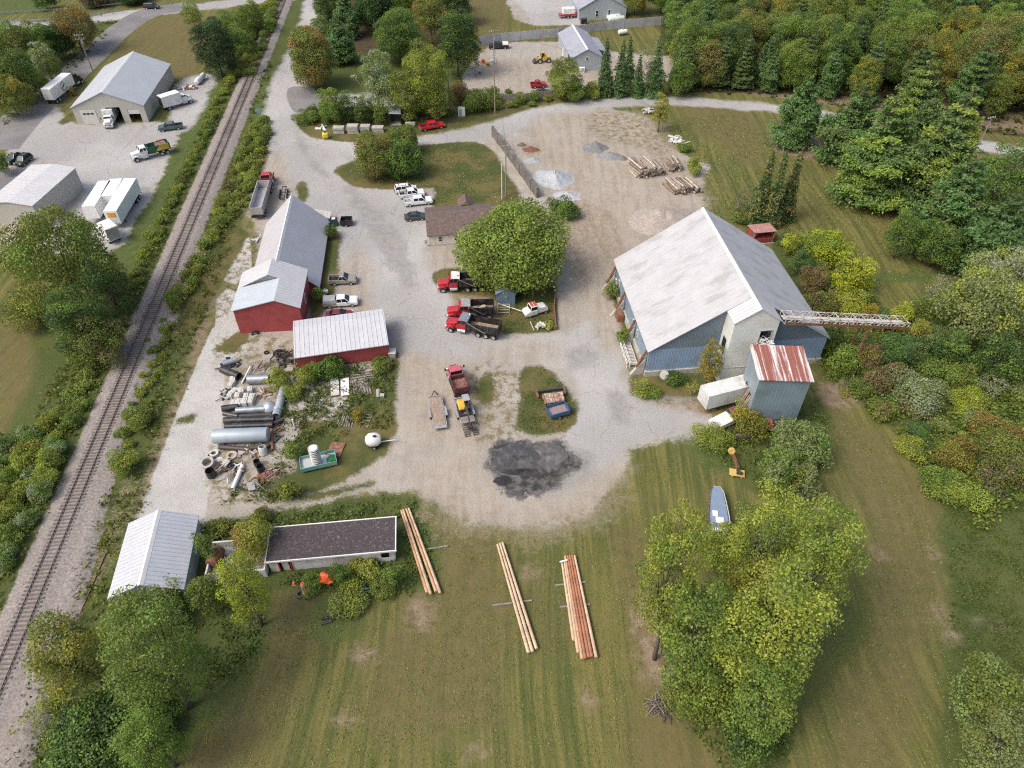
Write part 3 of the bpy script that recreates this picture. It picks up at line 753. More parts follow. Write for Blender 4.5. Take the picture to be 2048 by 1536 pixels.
MB().box(1.9, -l2 / 2 - .85, 7.25, 2.6, 1.7, .12).bar((.7, -l2 / 2 - 1.6, 7.2), (.7, -l2 / 2, 5.6), .1).bar((3.1, -l2 / 2 - 1.6, 7.2), (3.1, -l2 / 2, 5.6), .1).build('platform', M['steel'], tw)

# --- blue loading tower
Q = quad_px([(1522, 763), (1621, 755), (1598, 694), (1506, 702)], 9.3)
c3, rz3, w3, l3 = frame_of(*Q)
bt = thing('loading_tower', 'grey blue loading tower on legs with rust-streaked white roof', 'tower', (c3.x, c3.y, 0), rz3)
m_ = MB()
zb = 1.5
sheet(m_, -w3 / 2, w3 / 2, lambda x: 9.2, zb, (), lambda x, z_: (x, -l3 / 2, z_))
sheet(m_, -w3 / 2, w3 / 2, lambda x: 9.2, zb, (), lambda x, z_: (x, l3 / 2, z_))
sheet(m_, -l3 / 2, l3 / 2, lambda x: 9.2, zb, (), lambda x, z_: (w3 / 2, x, z_))
m_.build('wall', WM['towerblue'], bt)
m_ = MB()
sheet(m_, -l3 / 2, l3 / 2, lambda x: 9.2, zb, [(-1.9, 1.2, zb, 4.9)], lambda x, z_: (-w3 / 2, x, z_))
m_.build('wall', mat('pale_grey_side_sheet', (0.27, 0.33, 0.38), 0.5, 0.1, 0.05, 0.5, (0.2, 0.24, 0.28), 0.5, ('Y', 0.5, 0.02, 0.1)), bt)
MB().add([(-w3 / 2 - .3, -l3 / 2 - .3, 9.22), (w3 / 2 + .3, -l3 / 2 - .3, 9.22), (w3 / 2 + .3, l3 / 2 + .3, 9.6), (-w3 / 2 - .3, l3 / 2 + .3, 9.6),
          (-w3 / 2 - .3, -l3 / 2 - .3, 9.36), (w3 / 2 + .3, -l3 / 2 - .3, 9.36), (w3 / 2 + .3, l3 / 2 + .3, 9.74), (-w3 / 2 - .3, l3 / 2 + .3, 9.74)],
         [(3, 2, 1, 0), (4, 5, 6, 7), (0, 1, 5, 4), (1, 2, 6, 5), (2, 3, 7, 6), (3, 0, 4, 7)]).build('roof', RM['rustribs'], bt)
for x in (-1, 1):
    for y in (-1, 1):
        MB().box(x * (w3 / 2 - .2), y * (l3 / 2 - .2), .75, .35, .35, 1.5).build('leg', M['conc'] if y > 0 else WM['towerblue'], bt)
m_ = MB()
for z_ in (.35, .8, 1.2): m_.box(.2, -l3 / 2 + .1, z_, w3 - .8, .1, .16)
m_.build('crossbeam', M['woodgrey'], bt)
m_ = MB()
for k in range(9):
    y = -1.9 + k * .38
    m_.bar((-w3 / 2 - .6 - .1 * (k % 3), y, .2), (-w3 / 2 + .3, y + .1 * (k % 2), 4.6 - .3 * (k % 4)), .22, .06)
m_.build('plank_chute', M['wood'], bt)
lt = thing('lean_to_roof', 'small bright rust-red lean-to roof on posts below the loading tower', 'lean-to', (c3.x, c3.y, 0), rz3)
MB().box(-1.6, -l3 / 2 - 1.2, 1.62, 3.0, 1.9, .08, rx=R(14)).build('roof', RM['rustroof'], lt)
for x in (-2.9, -.3): MB().box(x, -l3 / 2 - 1.9, .7, .12, .12, 1.4).build('post', M['woodgrey'], lt)

# --- conveyor gantry
gy = thing('conveyor_gantry', 'long white and rusty lattice conveyor gantry reaching out from the cream tower', 'conveyor')
a0 = nr + Vector((.0, .9, 0)); z0 = 10.6
p0 = G(1564, 641, 10.8); p1 = G(1806, 651, 6.4)
ax_ = (p1 - p0).normalized(); sd2 = Vector((-ax_.y, ax_.x, 0)).normalized()
n_ = 14; Lg = (p1 - p0).length
m_, m2, m3 = MB(), MB(), MB()
for s_ in (-1, 1):
    for z_ in (0, 1.15):
        m_.bar(p0 + sd2 * s_ * .85 + Vector((0, 0, z_)), p1 + sd2 * s_ * .85 + Vector((0, 0, z_)), .13)
    for k in range(n_):
        a = p0 + ax_ * (Lg * k / n_) + sd2 * s_ * .85; b = p0 + ax_ * (Lg * (k + 1) / n_) + sd2 * s_ * .85
        m_.bar(a, a + Vector((0, 0, 1.15)), .09)
        m_.bar(a, b + Vector((0, 0, 1.15)), .07)
for k in range(n_ + 1):
    a = p0 + ax_ * (Lg * k / n_)
    m_.bar(a - sd2 * .85 + Vector((0, 0, 1.15)), a + sd2 * .85 + Vector((0, 0, 1.15)), .07)
    m_.bar(a - sd2 * .85, a + sd2 * .85, .07)
m_.bar(p1 - sd2 * .85, p1 + ax_ * 1.2 + Vector((0, 0, .5)), .1); m_.bar(p1 + sd2 * .85, p1 + ax_ * 1.2 + Vector((0, 0, .5)), .1)
m_.build('truss', mat('flaking_white_steel', (0.6, 0.58, 0.55), 0.6, 0.1, 0.1, 1.5, (0.28, 0.12, 0.08), 0.8, lo=0.48, hi=0.6), gy)
MB().bar(p0 + sd2 * .15 + Vector((0, 0, .45)), p1 + sd2 * .15 + Vector((0, 0, .45)), .95, .1).build('belt', M['concpale'], gy)
MB().bar(p0 - sd2 * .93 + Vector((0, 0, .2)), p1 - sd2 * .93 + Vector((0, 0, .2)), .06, .42).build('rusty_side_plate', M['rust'], gy)
pm = p0 + ax_ * (Lg * .68)
gl = G(1716, 722)
for s_ in (-1, 1):
    MB().bar((pm + sd2 * s_ * .8), Vector((pm.x, pm.y, 0)) + sd2 * s_ * 1.2, .25).build('leg', M['rust'], gy)

# --- red long barn
Q = from3((534, 452), (657, 438), (637, 569), 1.2)
cbar, rzb, wb, lb = frame_of(*Q)
hrr = 7.05
gable('long_barn', 'long red barn with pale lavender metal roof beside the main road', *Q, 1.3, hrr, WM['red'], RM['lavender'], 0.25, cat='barn')
# porch at its far end
pq = thing('porch_roof', 'cream canopy roof over the far end of the long red barn', 'canopy', (cbar.x, cbar.y, 0), rzb)
MB().box(wb / 2 - 1.7, lb / 2 + 1.55, 2.05, 4.2, 2.5, .12, ry=R(14)).build('roof', WM['siding'], pq)
for x in (wb / 2 - 3.5, wb / 2 + .1): MB().box(x, lb / 2 + 2.6, .78, .16, .16, 1.5 if x > wb / 2 - 1 else 2.4).build('post', WM['trim'], pq)

# --- red front barn with stepped roof
Q = quad_px([(466, 617), (597, 616), (611, 542), (489, 544)], 4.9)
c4, rz4, w4, l4 = frame_of(*Q)
fb = thing('front_barn', 'red barn with stepped white and pale blue metal roof', 'barn', (c4.x, c4.y, 0), rz4)
he, hr = 4.85, 7.25; sl = (hr - he) / (w4 / 2); ys = -l4 / 2 + .6 * l4
xb = 1.7; zb2 = hr - xb * sl
m_ = MB()
topn = lambda x: (he + (zb2 - he) * (x + w4 / 2) / (xb + w4 / 2)) if x < xb else hr - x * sl
sheet(m_, -w4 / 2, w4 / 2, topn, 0, (), lambda x, z_: (x, -l4 / 2, z_), (xb,))
sheet(m_, -w4 / 2, w4 / 2, lambda x: hr - abs(x) * sl, 0, (), lambda x, z_: (x, l4 / 2, z_), (0,))
sheet(m_, -l4 / 2, l4 / 2, lambda x: he, 0, (), lambda x, z_: (-w4 / 2, x, z_))
sheet(m_, -l4 / 2, l4 / 2, lambda x: he, 0, [(-.6, .6, 2.0, 3.4)], lambda x, z_: (w4 / 2, x, z_))
m_.build('wall', WM['red'], fb)
sheet_ = MB(); sheet(sheet_, -w4 / 2, xb, lambda x: hr - abs(x) * sl, he - .1, (), lambda x, z_: (x, ys, z_), (0,)); sheet_.build('gable_step', M['grey'], fb)  # flat grey stands in for the shadow on this step wall
o = .3; th = .14
MB().prism([(-w4 / 2 - o, he - o * sl), (0, hr), (xb, zb2), (xb, zb2 + th), (0, hr + th), (-w4 / 2 - o, he - o * sl + th)], ys - .25, l4 / 2 + o).build('roof', RM['whiteribs'], fb)
MB().prism([(xb + .003, zb2), (w4 / 2 + o, he - o * sl), (w4 / 2 + o, he - o * sl + th), (xb + .003, zb2 + th)], -l4 / 2 - o, l4 / 2 + o).build('roof', RM['whiteribs'], fb)
sl2 = (zb2 - he) / (xb + w4 / 2)
MB().prism([(-w4 / 2 - o, he - o * sl2 - .01), (xb, zb2 - .01), (xb, zb2 + th - .02), (-w4 / 2 - o, he - o * sl2 + th - .02)], -l4 / 2 - o, ys - .26).build('roof', RM['paleblue'], fb)
window(fb, w4 / 2 + .04, 0, 2.7, 1.2, 1.4, 'y')

# --- red shed
Q = quad_px([(592, 711), (775, 696), (770, 628), (585, 639)], 3.0)
c5, rz5, w5, l5 = frame_of(*Q)
rs = thing('red_shed', 'low red shed with ribbed white roof at the yard edge', 'shed', (c5.x, c5.y, 0), rz5)
m_ = MB()
for y in (-l5 / 2 + .3, l5 / 2 - .3): sheet(m_, -w5 / 2 + .2, w5 / 2 - .2, lambda x: 3.0, 0, (), lambda x, z_, y=y: (x, y, z_))
for x0 in (-w5 / 2 + .2, w5 / 2 - .2): sheet(m_, -l5 / 2 + .3, l5 / 2 - .3, lambda y: 3.0 if False else 3.0 + .5 * (1 - abs(y - l5 * .28) / (l5 * .78)), 0, (), lambda y, z_, x0=x0: (x0, y, z_), (l5 * .28,))
m_.build('wall', WM['red'], rs)
def yprism(prof, x0, x1):  # (y, z) outline pushed along x
    mm = MB().prism(prof, x0, x1)
    mm.v = [(b, a, c_) for a, b, c_ in mm.v]
    return mm
yprism([(-l5 / 2, 2.95), (l5 * .28, 3.5), (l5 / 2, 3.3), (l5 / 2, 3.42), (l5 * .28, 3.64), (-l5 / 2, 3.09)], -w5 / 2, w5 / 2).build('roof', RM['shedribs'], rs)
m_ = MB()
for k in range(7): m_.bar((-w5 / 2 - .25 - .06 * (k % 3), -l5 / 2 + .6 + k * 1.1, 0), (-w5 / 2 - .05, -l5 / 2 + .8 + k * 1.1, 3.2), .12)
m_.build('leaning_batten', M['wood'], rs)
ch = thing('square_chimney_block', 'pale concrete block standing at the right end of the red shed', 'block', G(786, 712))
MB().box(0, 0, .5, 1.0, 1.3, 1.0).build('block_body', M['conc'], ch, .06); MB().box(0, 0, 1.06, 1.15, 1.45, .1).build('cap', M['concpale'], ch, .02)

# --- office with brown shingle roof
c6 = (G(857, 470, 2.3) + G(853, 417, 2.3)) / 2
Q = quad_px([(857, 470), (992, 461), (977, 408), (853, 417)], 2.35)
# its ridge runs along the front: turn the corners so that the ridge is the local y axis
t, w, l, c, rz = gable('office_house', 'cream sided office house with brown shingle roof under the big maple', Q[0], Q[3], Q[2], Q[1], 2.35, 4.25, WM['siding'], RM['shingle'], 0.35, ridge=False, cat='house')
for k in range(4): window(t, w / 2 + .03, -l / 2 + 2.1 + k * 3.0, 1.35, .8, 1.1, 'y')
window(t, 0, -l / 2 - .03, 1.4, .9, 1.1)
MB().box(1.6, -l / 2 - .04, 1.05, 1.0, .08, 2.1).build('door', WM['door'], t)
pr = MB().prism([(-1.6, 2.3), (0, 3.5), (1.6, 2.3), (1.6, 2.42), (0, 3.62), (-1.6, 2.42)], 0, 3.2)
pr.v = [(-w / 2 + .6 - y, x + 1.6, z_) for x, y, z_ in pr.v]
po = pr.build('porch_roof', RM['shingle'], t)
for y in (-.6, 2.2): MB().box(-w / 2 - 2.3, y + .8, 1.15, .14, .14, 2.3).build('porch_post', WM['trim'], t)
MB().box(w / 2 + .02, 0, .1, .2, l, .3).build('base_course', M['conc'], t)
gp = thing('meter_post', 'grey post with pipes at the left corner of the office house', 'post', G(853, 492))
MB().box(0, 0, 1.3, .16, .16, 2.6).build('post', WM['trim'], gp); MB().box(0, -.2, 1.1, .5, .25, .8).build('meter_box', M['grey'], gp)

# --- pale shed at the railway
Q = quad_px([(222, 1180), (371, 1157), (393, 1033), (261, 1050)], 3.1)
ex = Vector(Q[0]) - Vector(Q[3]); Q[0] = Q[0] + ex * .12; Q[1] = Q[1] + ex * .12
gable('metal_shed', 'pale ribbed metal shed standing between the railway and the flat-roofed building', *Q, 3.1, 4.95, WM['greywall'], RM['palerib'], 0.2, cat='shed')
# --- flat roofed block building and its annex
Q = quad_px([(527, 1126), (794, 1102), (790, 1033.5), (543, 1055)], 2.4)
c7, rz7, w7, l7 = frame_of(*Q)
fbk = thing('block_building', 'long whitewashed block building with flat dark gravel roof', 'building', (c7.x, c7.y, 0), rz7)
m_ = MB()
sheet(m_, -w7 / 2 + .25, w7 / 2 - .25, lambda x: 2.3, 0, [(-w7 / 2 + 1.3, -w7 / 2 + 2.9, .0, 2.05), (w7 / 2 - 1.9, w7 / 2 - .9, .9, 2.0)], lambda x, z_: (x, -l7 / 2 + .25, z_))
sheet(m_, -w7 / 2 + .25, w7 / 2 - .25, lambda x: 2.3, 0, (), lambda x, z_: (x, l7 / 2 - .2, z_))
for x0 in (-w7 / 2 + .25, w7 / 2 - .25): sheet(m_, -l7 / 2 + .25, l7 / 2 - .2, lambda x: 2.3, 0, (), lambda y, z_, x0=x0: (x0, y, z_))
m_.build('wall', WM['block'], fbk)
rf = MB().box(0, 0, 2.36, w7, l7, .12).build('roof', RM['gravelroof'], fbk)
m_ = MB()
for q in (-1, 1): m_.box(0, q * (l7 / 2 - .03), 2.38, w7 + .16, .14, .24).box(q * (w7 / 2 - .03), 0, 2.38, .14, l7 - .22, .235)
m_.build('roof_edge', WM['trim'], rf)
x = -w7 / 2 + 2.1
MB().box(x, -l7 / 2 + .33, 1.0, .8, .06, 2.0).build('door', WM['door'], fbk)
for q in (-.7, .7): MB().box(x + q, -l7 / 2 + .18, 1.02, .16, .14, 2.05).build('door_jamb', WM['reddoor'], fbk)
MB().box(w7 / 2 - 1.4, -l7 / 2 + .45, 1.45, 1.0, .05, 1.1).build('dark_window', M['glass'], fbk)
Q = quad_px([(411, 1150), (527, 1140), (543, 1072), (422, 1085)], 1.5)
c8, rz8, w8, l8 = frame_of(*Q)
an = thing('walled_annex', 'roofless white-rimmed annex left of the flat-roofed building', 'annex', (c8.x, c8.y, 0), rz8)
m_ = MB()
for q in (-1, 1): m_.box(0, q * (l8 / 2 - .1), .75, w8, .2, 1.5).box(q * (w8 / 2 - .1), 0, .745, .2, l8 - .4, 1.49)
m_.build('wall', WM['block'], an)
MB().box(0, 0, .35, w8 - .5, l8 - .5, .3).build('floor_slab', M['grey'], an)
tk = thing('rusty_tank', 'dark rusty cylindrical tank lying inside the white-rimmed annex', 'tank', G(437, 1126))
MB().cyl((-.1, -1.1, 1.35), (.1, 1.1, 1.35), .82, n=20).build('tank_shell', M['rust'], tk, .06)
for y in (-.7, .7): MB().box(0, y, .52, 1.3, .2, .35).build('cradle', M['steel'], tk)

# --- buildings north and west
Q = quad_px([(146, 216), (282, 209.5), (344, 127), (205, 135)], 4.2)
t, w, l, c, rz = gable('metal_workshop', 'beige metal workshop with silver roof and three garage doors', *Q, 4.2, 7.6, WM['beige'], RM['ulroof'], 0.25, cat='workshop',
      front=[(-.6, 2.7, 0, 3.9), (4.3, 7.0, 0, 3.3)])
UL = (c, rz, w, l)
MB().box(-5.0, -l / 2 - .04, 1.75, 3.6, .08, 3.4).build('garage_door', WM['door'], t)
for k in range(3): MB().box(-5.9 + k * .9, -l / 2 - .1, 2.6, .7, .05, .35).build('door_window', M['glass'], t)
MB().box(5.65, -l / 2 + .1, 2.7, 2.7, .08, 1.2).build('garage_door', WM['door'], t)
Q = quad_px([(-30, 420), (57, 417), (143.5, 341), (71, 327)], 4.7)
Q[0] = Q[3] + (Q[1] - Q[2])
gable('white_warehouse', 'white-roofed warehouse at the left edge beside the parked trailers', *Q, 4.7, 5.2, WM['beige'], RM['whiteribs'], 0.2, cat='warehouse', ridge=False)
Q = quad_px([(1146, 115.5), (1203, 113), (1175, 66), (1115.5, 65)], 3.75)
t, w, l, c, rz = gable('grey_outbuilding', 'grey gabled outbuilding in the sandy lot behind the conifers', *Q, 3.75, 5.8, WM['greywall'], RM['greyroof'], 0.3, cat='outbuilding', left=[(-7.0, -4.4, 0, 2.9)])
window(t, 0, -l / 2 - .03, 3.3, .8, 1.0)
MB().box(w / 2 + 1.6, l * .15, 2.75, 3.6, l * .55, .12, ry=R(14)).build('lean_to_roof', RM['greyroof'], t)
for k in range(4): MB().box(w / 2 + 3.1, -l * .1 + k * l * .165, 1.15, .16, .16, 2.3).build('lean_to_post', M['woodgrey'], t)
MB().box(-w / 2 - .04, 2.5, 1.1, .08, 1.1, 2.2).build('door', WM['trim'], t)
Q = quad_px([(1162.5, 18), (1250, 15), (1215, -40), (1120, -40)], 3.4)
t, w, l, c, rz = gable('grey_hall', 'pale grey gabled hall at the top edge beyond the long fence', *Q, 3.4, 7.4, WM['greywall'], RM['greyroof'], 0.3, cat='hall')
for x in (-1.9, 2.1): window(t, x, -l / 2 - .03, 1.9, .9, 2.0)
for y in (-10, -6): window(t, -w / 2 - .03, y, 1.9, .9, 1.6, 'y')
# small huts
Q = quad_px([(1508, 465), (1555, 468), (1541, 448), (1493, 447)], 2.5)
c9, rz9, w9, l9 = frame_of(*Q)
gz = thing('red_hut', 'open-fronted red hut with faded red roof behind the barn', 'hut', (c9.x, c9.y, 0), rz9)
MB().box(0, 0, 2.55, w9, l9, .1, rx=R(-5)).build('roof', RM['pinkroof'], gz)
for x in (-1, 1):
    MB().box(x * (w9 / 2 - .25), -l9 / 2 + .3, 1.2, .15, .15, 2.4).build('post', M['wood'], gz)
    MB().bar((x * (w9 / 2 - .25), -l9 / 2 + .3, 1.7), (x * (w9 / 2 - .85), -l9 / 2 + .3, 2.4), .1).build('brace', M['wood'], gz)
MB().box(0, l9 / 2 - .2, 1.2, w9 - .4, .1, 2.4).box(-w9 / 2 + .3, 0, 1.1, .1, l9 - .6, 2.2).box(w9 / 2 - .3, 0, 1.1, .1, l9 - .6, 2.2).build('wall', WM['red'], gz)
MB().box(0, -.2, .55, w9 - .8, l9 - .8, 1.1).build('counter', WM['red'], gz); MB().box(0, 0, .08, w9, l9, .16).build('floor_slab', M['conc'], gz)
Q = quad_px([(994, 588), (1029, 588), (1031, 567), (992, 567)], 2.3)
gable('garden_shed', 'small slate blue shed under the big maple by the dump trucks', *Q, 2.3, 3.3, WM['shedblue'], RM['blueroof'], 0.2, cat='shed', ridge=False)
sh = thing('roadside_shelter', 'small dark shelter with pale tin roof beside the side road', 'shelter', G(792, 247), R(6))
MB().box(0, 0, 3.2, 2.9, 2.6, .1, rx=R(12), ry=R(4)).build('roof', RM['ulroof'], sh)
MB().box(0, 1.1, 1.5, 2.5, .1, 3.0).box(-1.2, 0, 1.4, .1, 2.1, 2.8).box(1.2, 0, 1.4, .1, 2.1, 2.8).build('wall', M['steel'], sh)
MB().box(0, 0, .1, 2.7, 2.4, .2).build('floor_slab', M['conc'], sh)

# --- fences and walls
def fence_line(name, label, cat, pts, h, m_, thick=.08, post=3.0, pm=None, zb=0.0):
    P = [G(*p) for p in pts]
    t = thing(name, label, cat, P[0])
    for a, b in zip(P, P[1:]):
        d = b - a; rz = math.atan2(d.y, d.x); mid = (a + b) / 2 - P[0]
        MB().box(0, 0, h / 2 + zb, d.length, thick, h).build('panel', m_, t, loc=mid, rz=rz)
        n = max(1, round(d.length / post))
        for k in range(n):
            MB().box(0, 0, (h + .12) / 2, .14, thick + .12, h + .12).build('post', pm or m_, t, loc=a + d * (k / n) - P[0], rz=rz)
    return t
fence_line('board_fence', 'long grey board fence between the grey hall and the sandy lot', 'fence', [(955, 92), (1000, 84), (1117, 74), (1210, 60), (1320, 50), (1405, 44)], 2.5, WM['fence'], post=6)
fence_line('slat_fence', 'weathered grey board fence along the roadside below the sandy lot', 'fence', [(1000, 206), (1045, 203), (1085, 198), (1120, 195), (1186, 192)], 2.0, M['woodgrey'], post=4)
fence_line('retaining_wall', 'dark leaning concrete block wall between lawn and gravel piles', 'wall', [(986, 272), (1020, 318), (1075, 396)], 2.3, mat('dark_block_wall', (0.13, 0.12, 0.11), 0.9, 0, 0.2, 1.0, (0.25, 0.23, 0.2), 0.5, bump=.02), thick=.5, post=4)
fence_line('timber_edge', 'low rusty timber edging between truck parking and the barn drive', 'edging', [(1112, 660), (1108, 620), (1113, 560)], .7, M['rust'], thick=.2, post=2.5)
fence_line('wire_fence', 'short fence of pale rails in front of the rusty lean-to', 'fence', [(1446, 882), (1500, 876)], 1.0, M['woodgrey'], thick=.06, post=1.6)
# guardrails of the road bridge, top left
for nm, lb, pts in (('guardrail', 'far steel guardrail of the road bridge at top left', [(0, 30), (100, 24), (180, 18), (255, 10)]),
                    ('guardrail', 'near steel guardrail of the road bridge at top left', [(0, 48), (90, 44), (180, 36), (250, 25)])):
    P = [G(*p) for p in pts]; t = thing(nm, lb, 'guardrail', P[0], group='guardrails of the road bridge')
    m_ = MB()
    for a, b in zip(P, P[1:]): m_.bar(a - P[0] + Vector((0, 0, .75)), b - P[0] + Vector((0, 0, .75)), .12, .4)
    m_.build('rail', M['galv'], t)
    for a, b in zip(P, P[1:]):
        for k in range(3): MB().box(0, 0, .4, .15, .15, .8).build('post', M['steel'], t, loc=a + (b - a) * (k / 3) - P[0])

# --- railway track
tr = thing('railway_track', 'single railway track running the whole height of the photo on the left', 'railway track', (RAIL[0].x, RAIL[0].y, 0), math.atan2(_rd.y, _rd.x))
# local x along the track; RAIL[0] lies 40 m from its near end
for s_ in (-1, 1):
    MB().box(115, s_ * .75, .62, 330, .075, .15).build('rail', mat('worn_rail_steel', (0.22, 0.17, 0.15), 0.4, 0.5, 0.1, 0.3), tr)
tie = MB().box(0, 0, 0, .23, 2.6, .14).build('tie', mat('old_tie_timber', (0.15, 0.125, 0.11), 0.9, 0, 0.25, 2), tr)
rr = random.Random(8)
tie.location = (-34, 0, .49)
far = MB(); cnt = 0; x = -33.45
while x < 260:
    zt = .47 + rr.uniform(-.05, .025) - (.03 if math.sin(x * .35) > .3 else 0)
    dy, ra = rr.uniform(-.08, .08), rr.uniform(-.03, .03)
    if cnt < 99:
        o = tie.copy(); COL.objects.link(o); o.parent = tr; o.location = (x, dy, zt); o.rotation_euler.z = ra; cnt += 1
    else: far.box(x, dy, zt, .23, 2.6, .14, rz=ra)
    x += .56
tag(far.build('far_ties', tie.data.materials[0], tr), kind='stuff')
sd_ = thing('siding_rail', 'half buried old siding rail at the bottom left beside the ballast', 'rail', (0, 0, 0))
a, b = G(30, 1536), G(215, 1100)
MB().bar(a + Vector((0, 0, .1)), b + Vector((0, 0, .1)), .1, .14).build('rail_bar', M['rust'], sd_)

# --- utility poles and wires
tops = {}
def upole(key, base, topy, label, arms=1, lean=0.0):
    p = G(*base); h = hz(p, topy)
    t = thing('utility_pole', label, 'utility pole', p, R(20))
    MB().cyl((0, 0, 0), (lean, 0, h), .17, .11, 10).build('pole', M['pole'], t)
    for k in range(arms):
        a = MB().box(lean, 0, h - .35 - k * 1.0, 2.3, .12, .14).build('crossarm', M['woodgrey'], t)
        m_ = MB()
        for x in (-1.0, -.4, .4, 1.0): m_.cyl((lean + x, 0, h - .28 - k), (lean + x, 0, h - .05 - k), .06, n=6)
        m_.build('insulator', M['white'], a)
    if arms: MB().cyl((.28, 0, h - 2.4), (.28, 0, h - 1.5), .22, n=10).build('transformer', M['grey'], t)
    tops[key] = p + Vector((lean, 0, h - .1))
    return t
upole('a', (185, 141), 68, 'utility pole beside the street left of the metal workshop', 2)
upole('b', (1012, 392), 290, 'utility pole at the right edge of the lawn by the block wall')
upole('c', (990, 228), 60, 'tall thin utility pole beside the side road left of the sandy lot')
upole('d', (900, 221), 145, 'short utility pole against the yellow roadside trees', 0)
upole('e', (1958, 290), 233, 'utility pole at the right edge beside the forest road')
tp = thing('guy_post', 'pale slim post close beside the lawn utility pole', 'post', G(1004, 398))
MB().cyl((0, 0, 0), (0, 0, 8.2), .1, .08, 8).build('post_shaft', WM['trim'], tp); MB().cyl((0, 0, 8.2), (0, 0, 8.4), .14, n=8).build('post_cap', M['grey'], tp)
def wire(a, b, label, sag=1.2):
    m_ = MB(); pr_ = None
    for k in range(13):
        t_ = k / 12; q = a.lerp(b, t_) - Vector((0, 0, sag * 4 * t_ * (1 - t_)))
        if pr_ is not None: m_.cyl(pr_, q, .022, n=4, cap=False)
        pr_ = q
    tag(m_.build('power_line', M['steel'], None), label, 'power line')
wire(tops['c'], tops['b'], 'power line from the tall roadside pole to the lawn pole')
wire(tops['c'], tops['d'], 'power line from the tall roadside pole to the short one')
wire(tops['c'], tops['e'], 'power line along the curved forest road to the right', 3.0)
wire(tops['a'], G(-120, 330, 9), 'power line along the street at the left edge')

# ---------------------------------------------------------------- vehicles (local x = forward)
WH = {}
def wheels(t, pts, r, w, name='wheel'):
    """tyre with a rim on its outer face, one per point (x, y)"""
    k = (round(r, 2), round(w, 2))
    if k not in WH:
        mt = MB().rings([(r * .6, -w / 2), (r * .92, -w / 2), (r, -w * .3), (r, w * .3), (r * .92, w / 2), (r * .6, w / 2)], 20, Matrix.Rotation(R(-90), 4, 'X'), True)
        mr = MB().rings([(.02, w * .30), (r * .2, w * .42), (r * .45, w * .30), (r * .61, w * .44), (r * .61, -w * .3), (.02, -w * .3)], 16, Matrix.Rotation(R(-90), 4, 'X'))
        WH[k] = (mt, mr)
    for x, y in pts:
        a = WH[k][0].build(name, M['rubber'], t, smooth=True)
        a.location = (x, y, r)
        WH[k][1].build('rim', M['rim'], a, smooth=True)
        if y < 0: a.rotation_euler.z = math.pi
def frustum(x0, x1, y, z0, u0, u1, v, z1):
    mb = MB()
    return mb.add([(x0, -y, z0), (x1, -y, z0), (x1, y, z0), (x0, y, z0), (u0, -v, z1), (u1, -v, z1), (u1, v, z1), (u0, v, z1)],
                  [(3, 2, 1, 0), (4, 5, 6, 7), (0, 1, 5, 4), (1, 2, 6, 5), (2, 3, 7, 6), (3, 0, 4, 7)])
def cabin(t, paint, x0, x1, y, z0, u0, u1, v, z1, mids=()):
    """glass house with painted pillars and roof"""
    frustum(x0 + .03, x1 - .03, y - .03, z0, u0 + .03, u1 - .03, v - .03, z1 - .02).build('window', M['glass'], t)
    mb = frustum(u0 - .02, u1 + .02, v + .01, z1 - .03, u0 + .08, u1 - .1, v - .09, z1 + .06)
    for s_ in (-1, 1):
        for a, b in ((x0, u0), (x1, u1), *mids): mb.bar((a, s_ * (y - .02), z0), (b, s_ * (v - .02), z1), .09)
    mb.build('roof', paint, t)
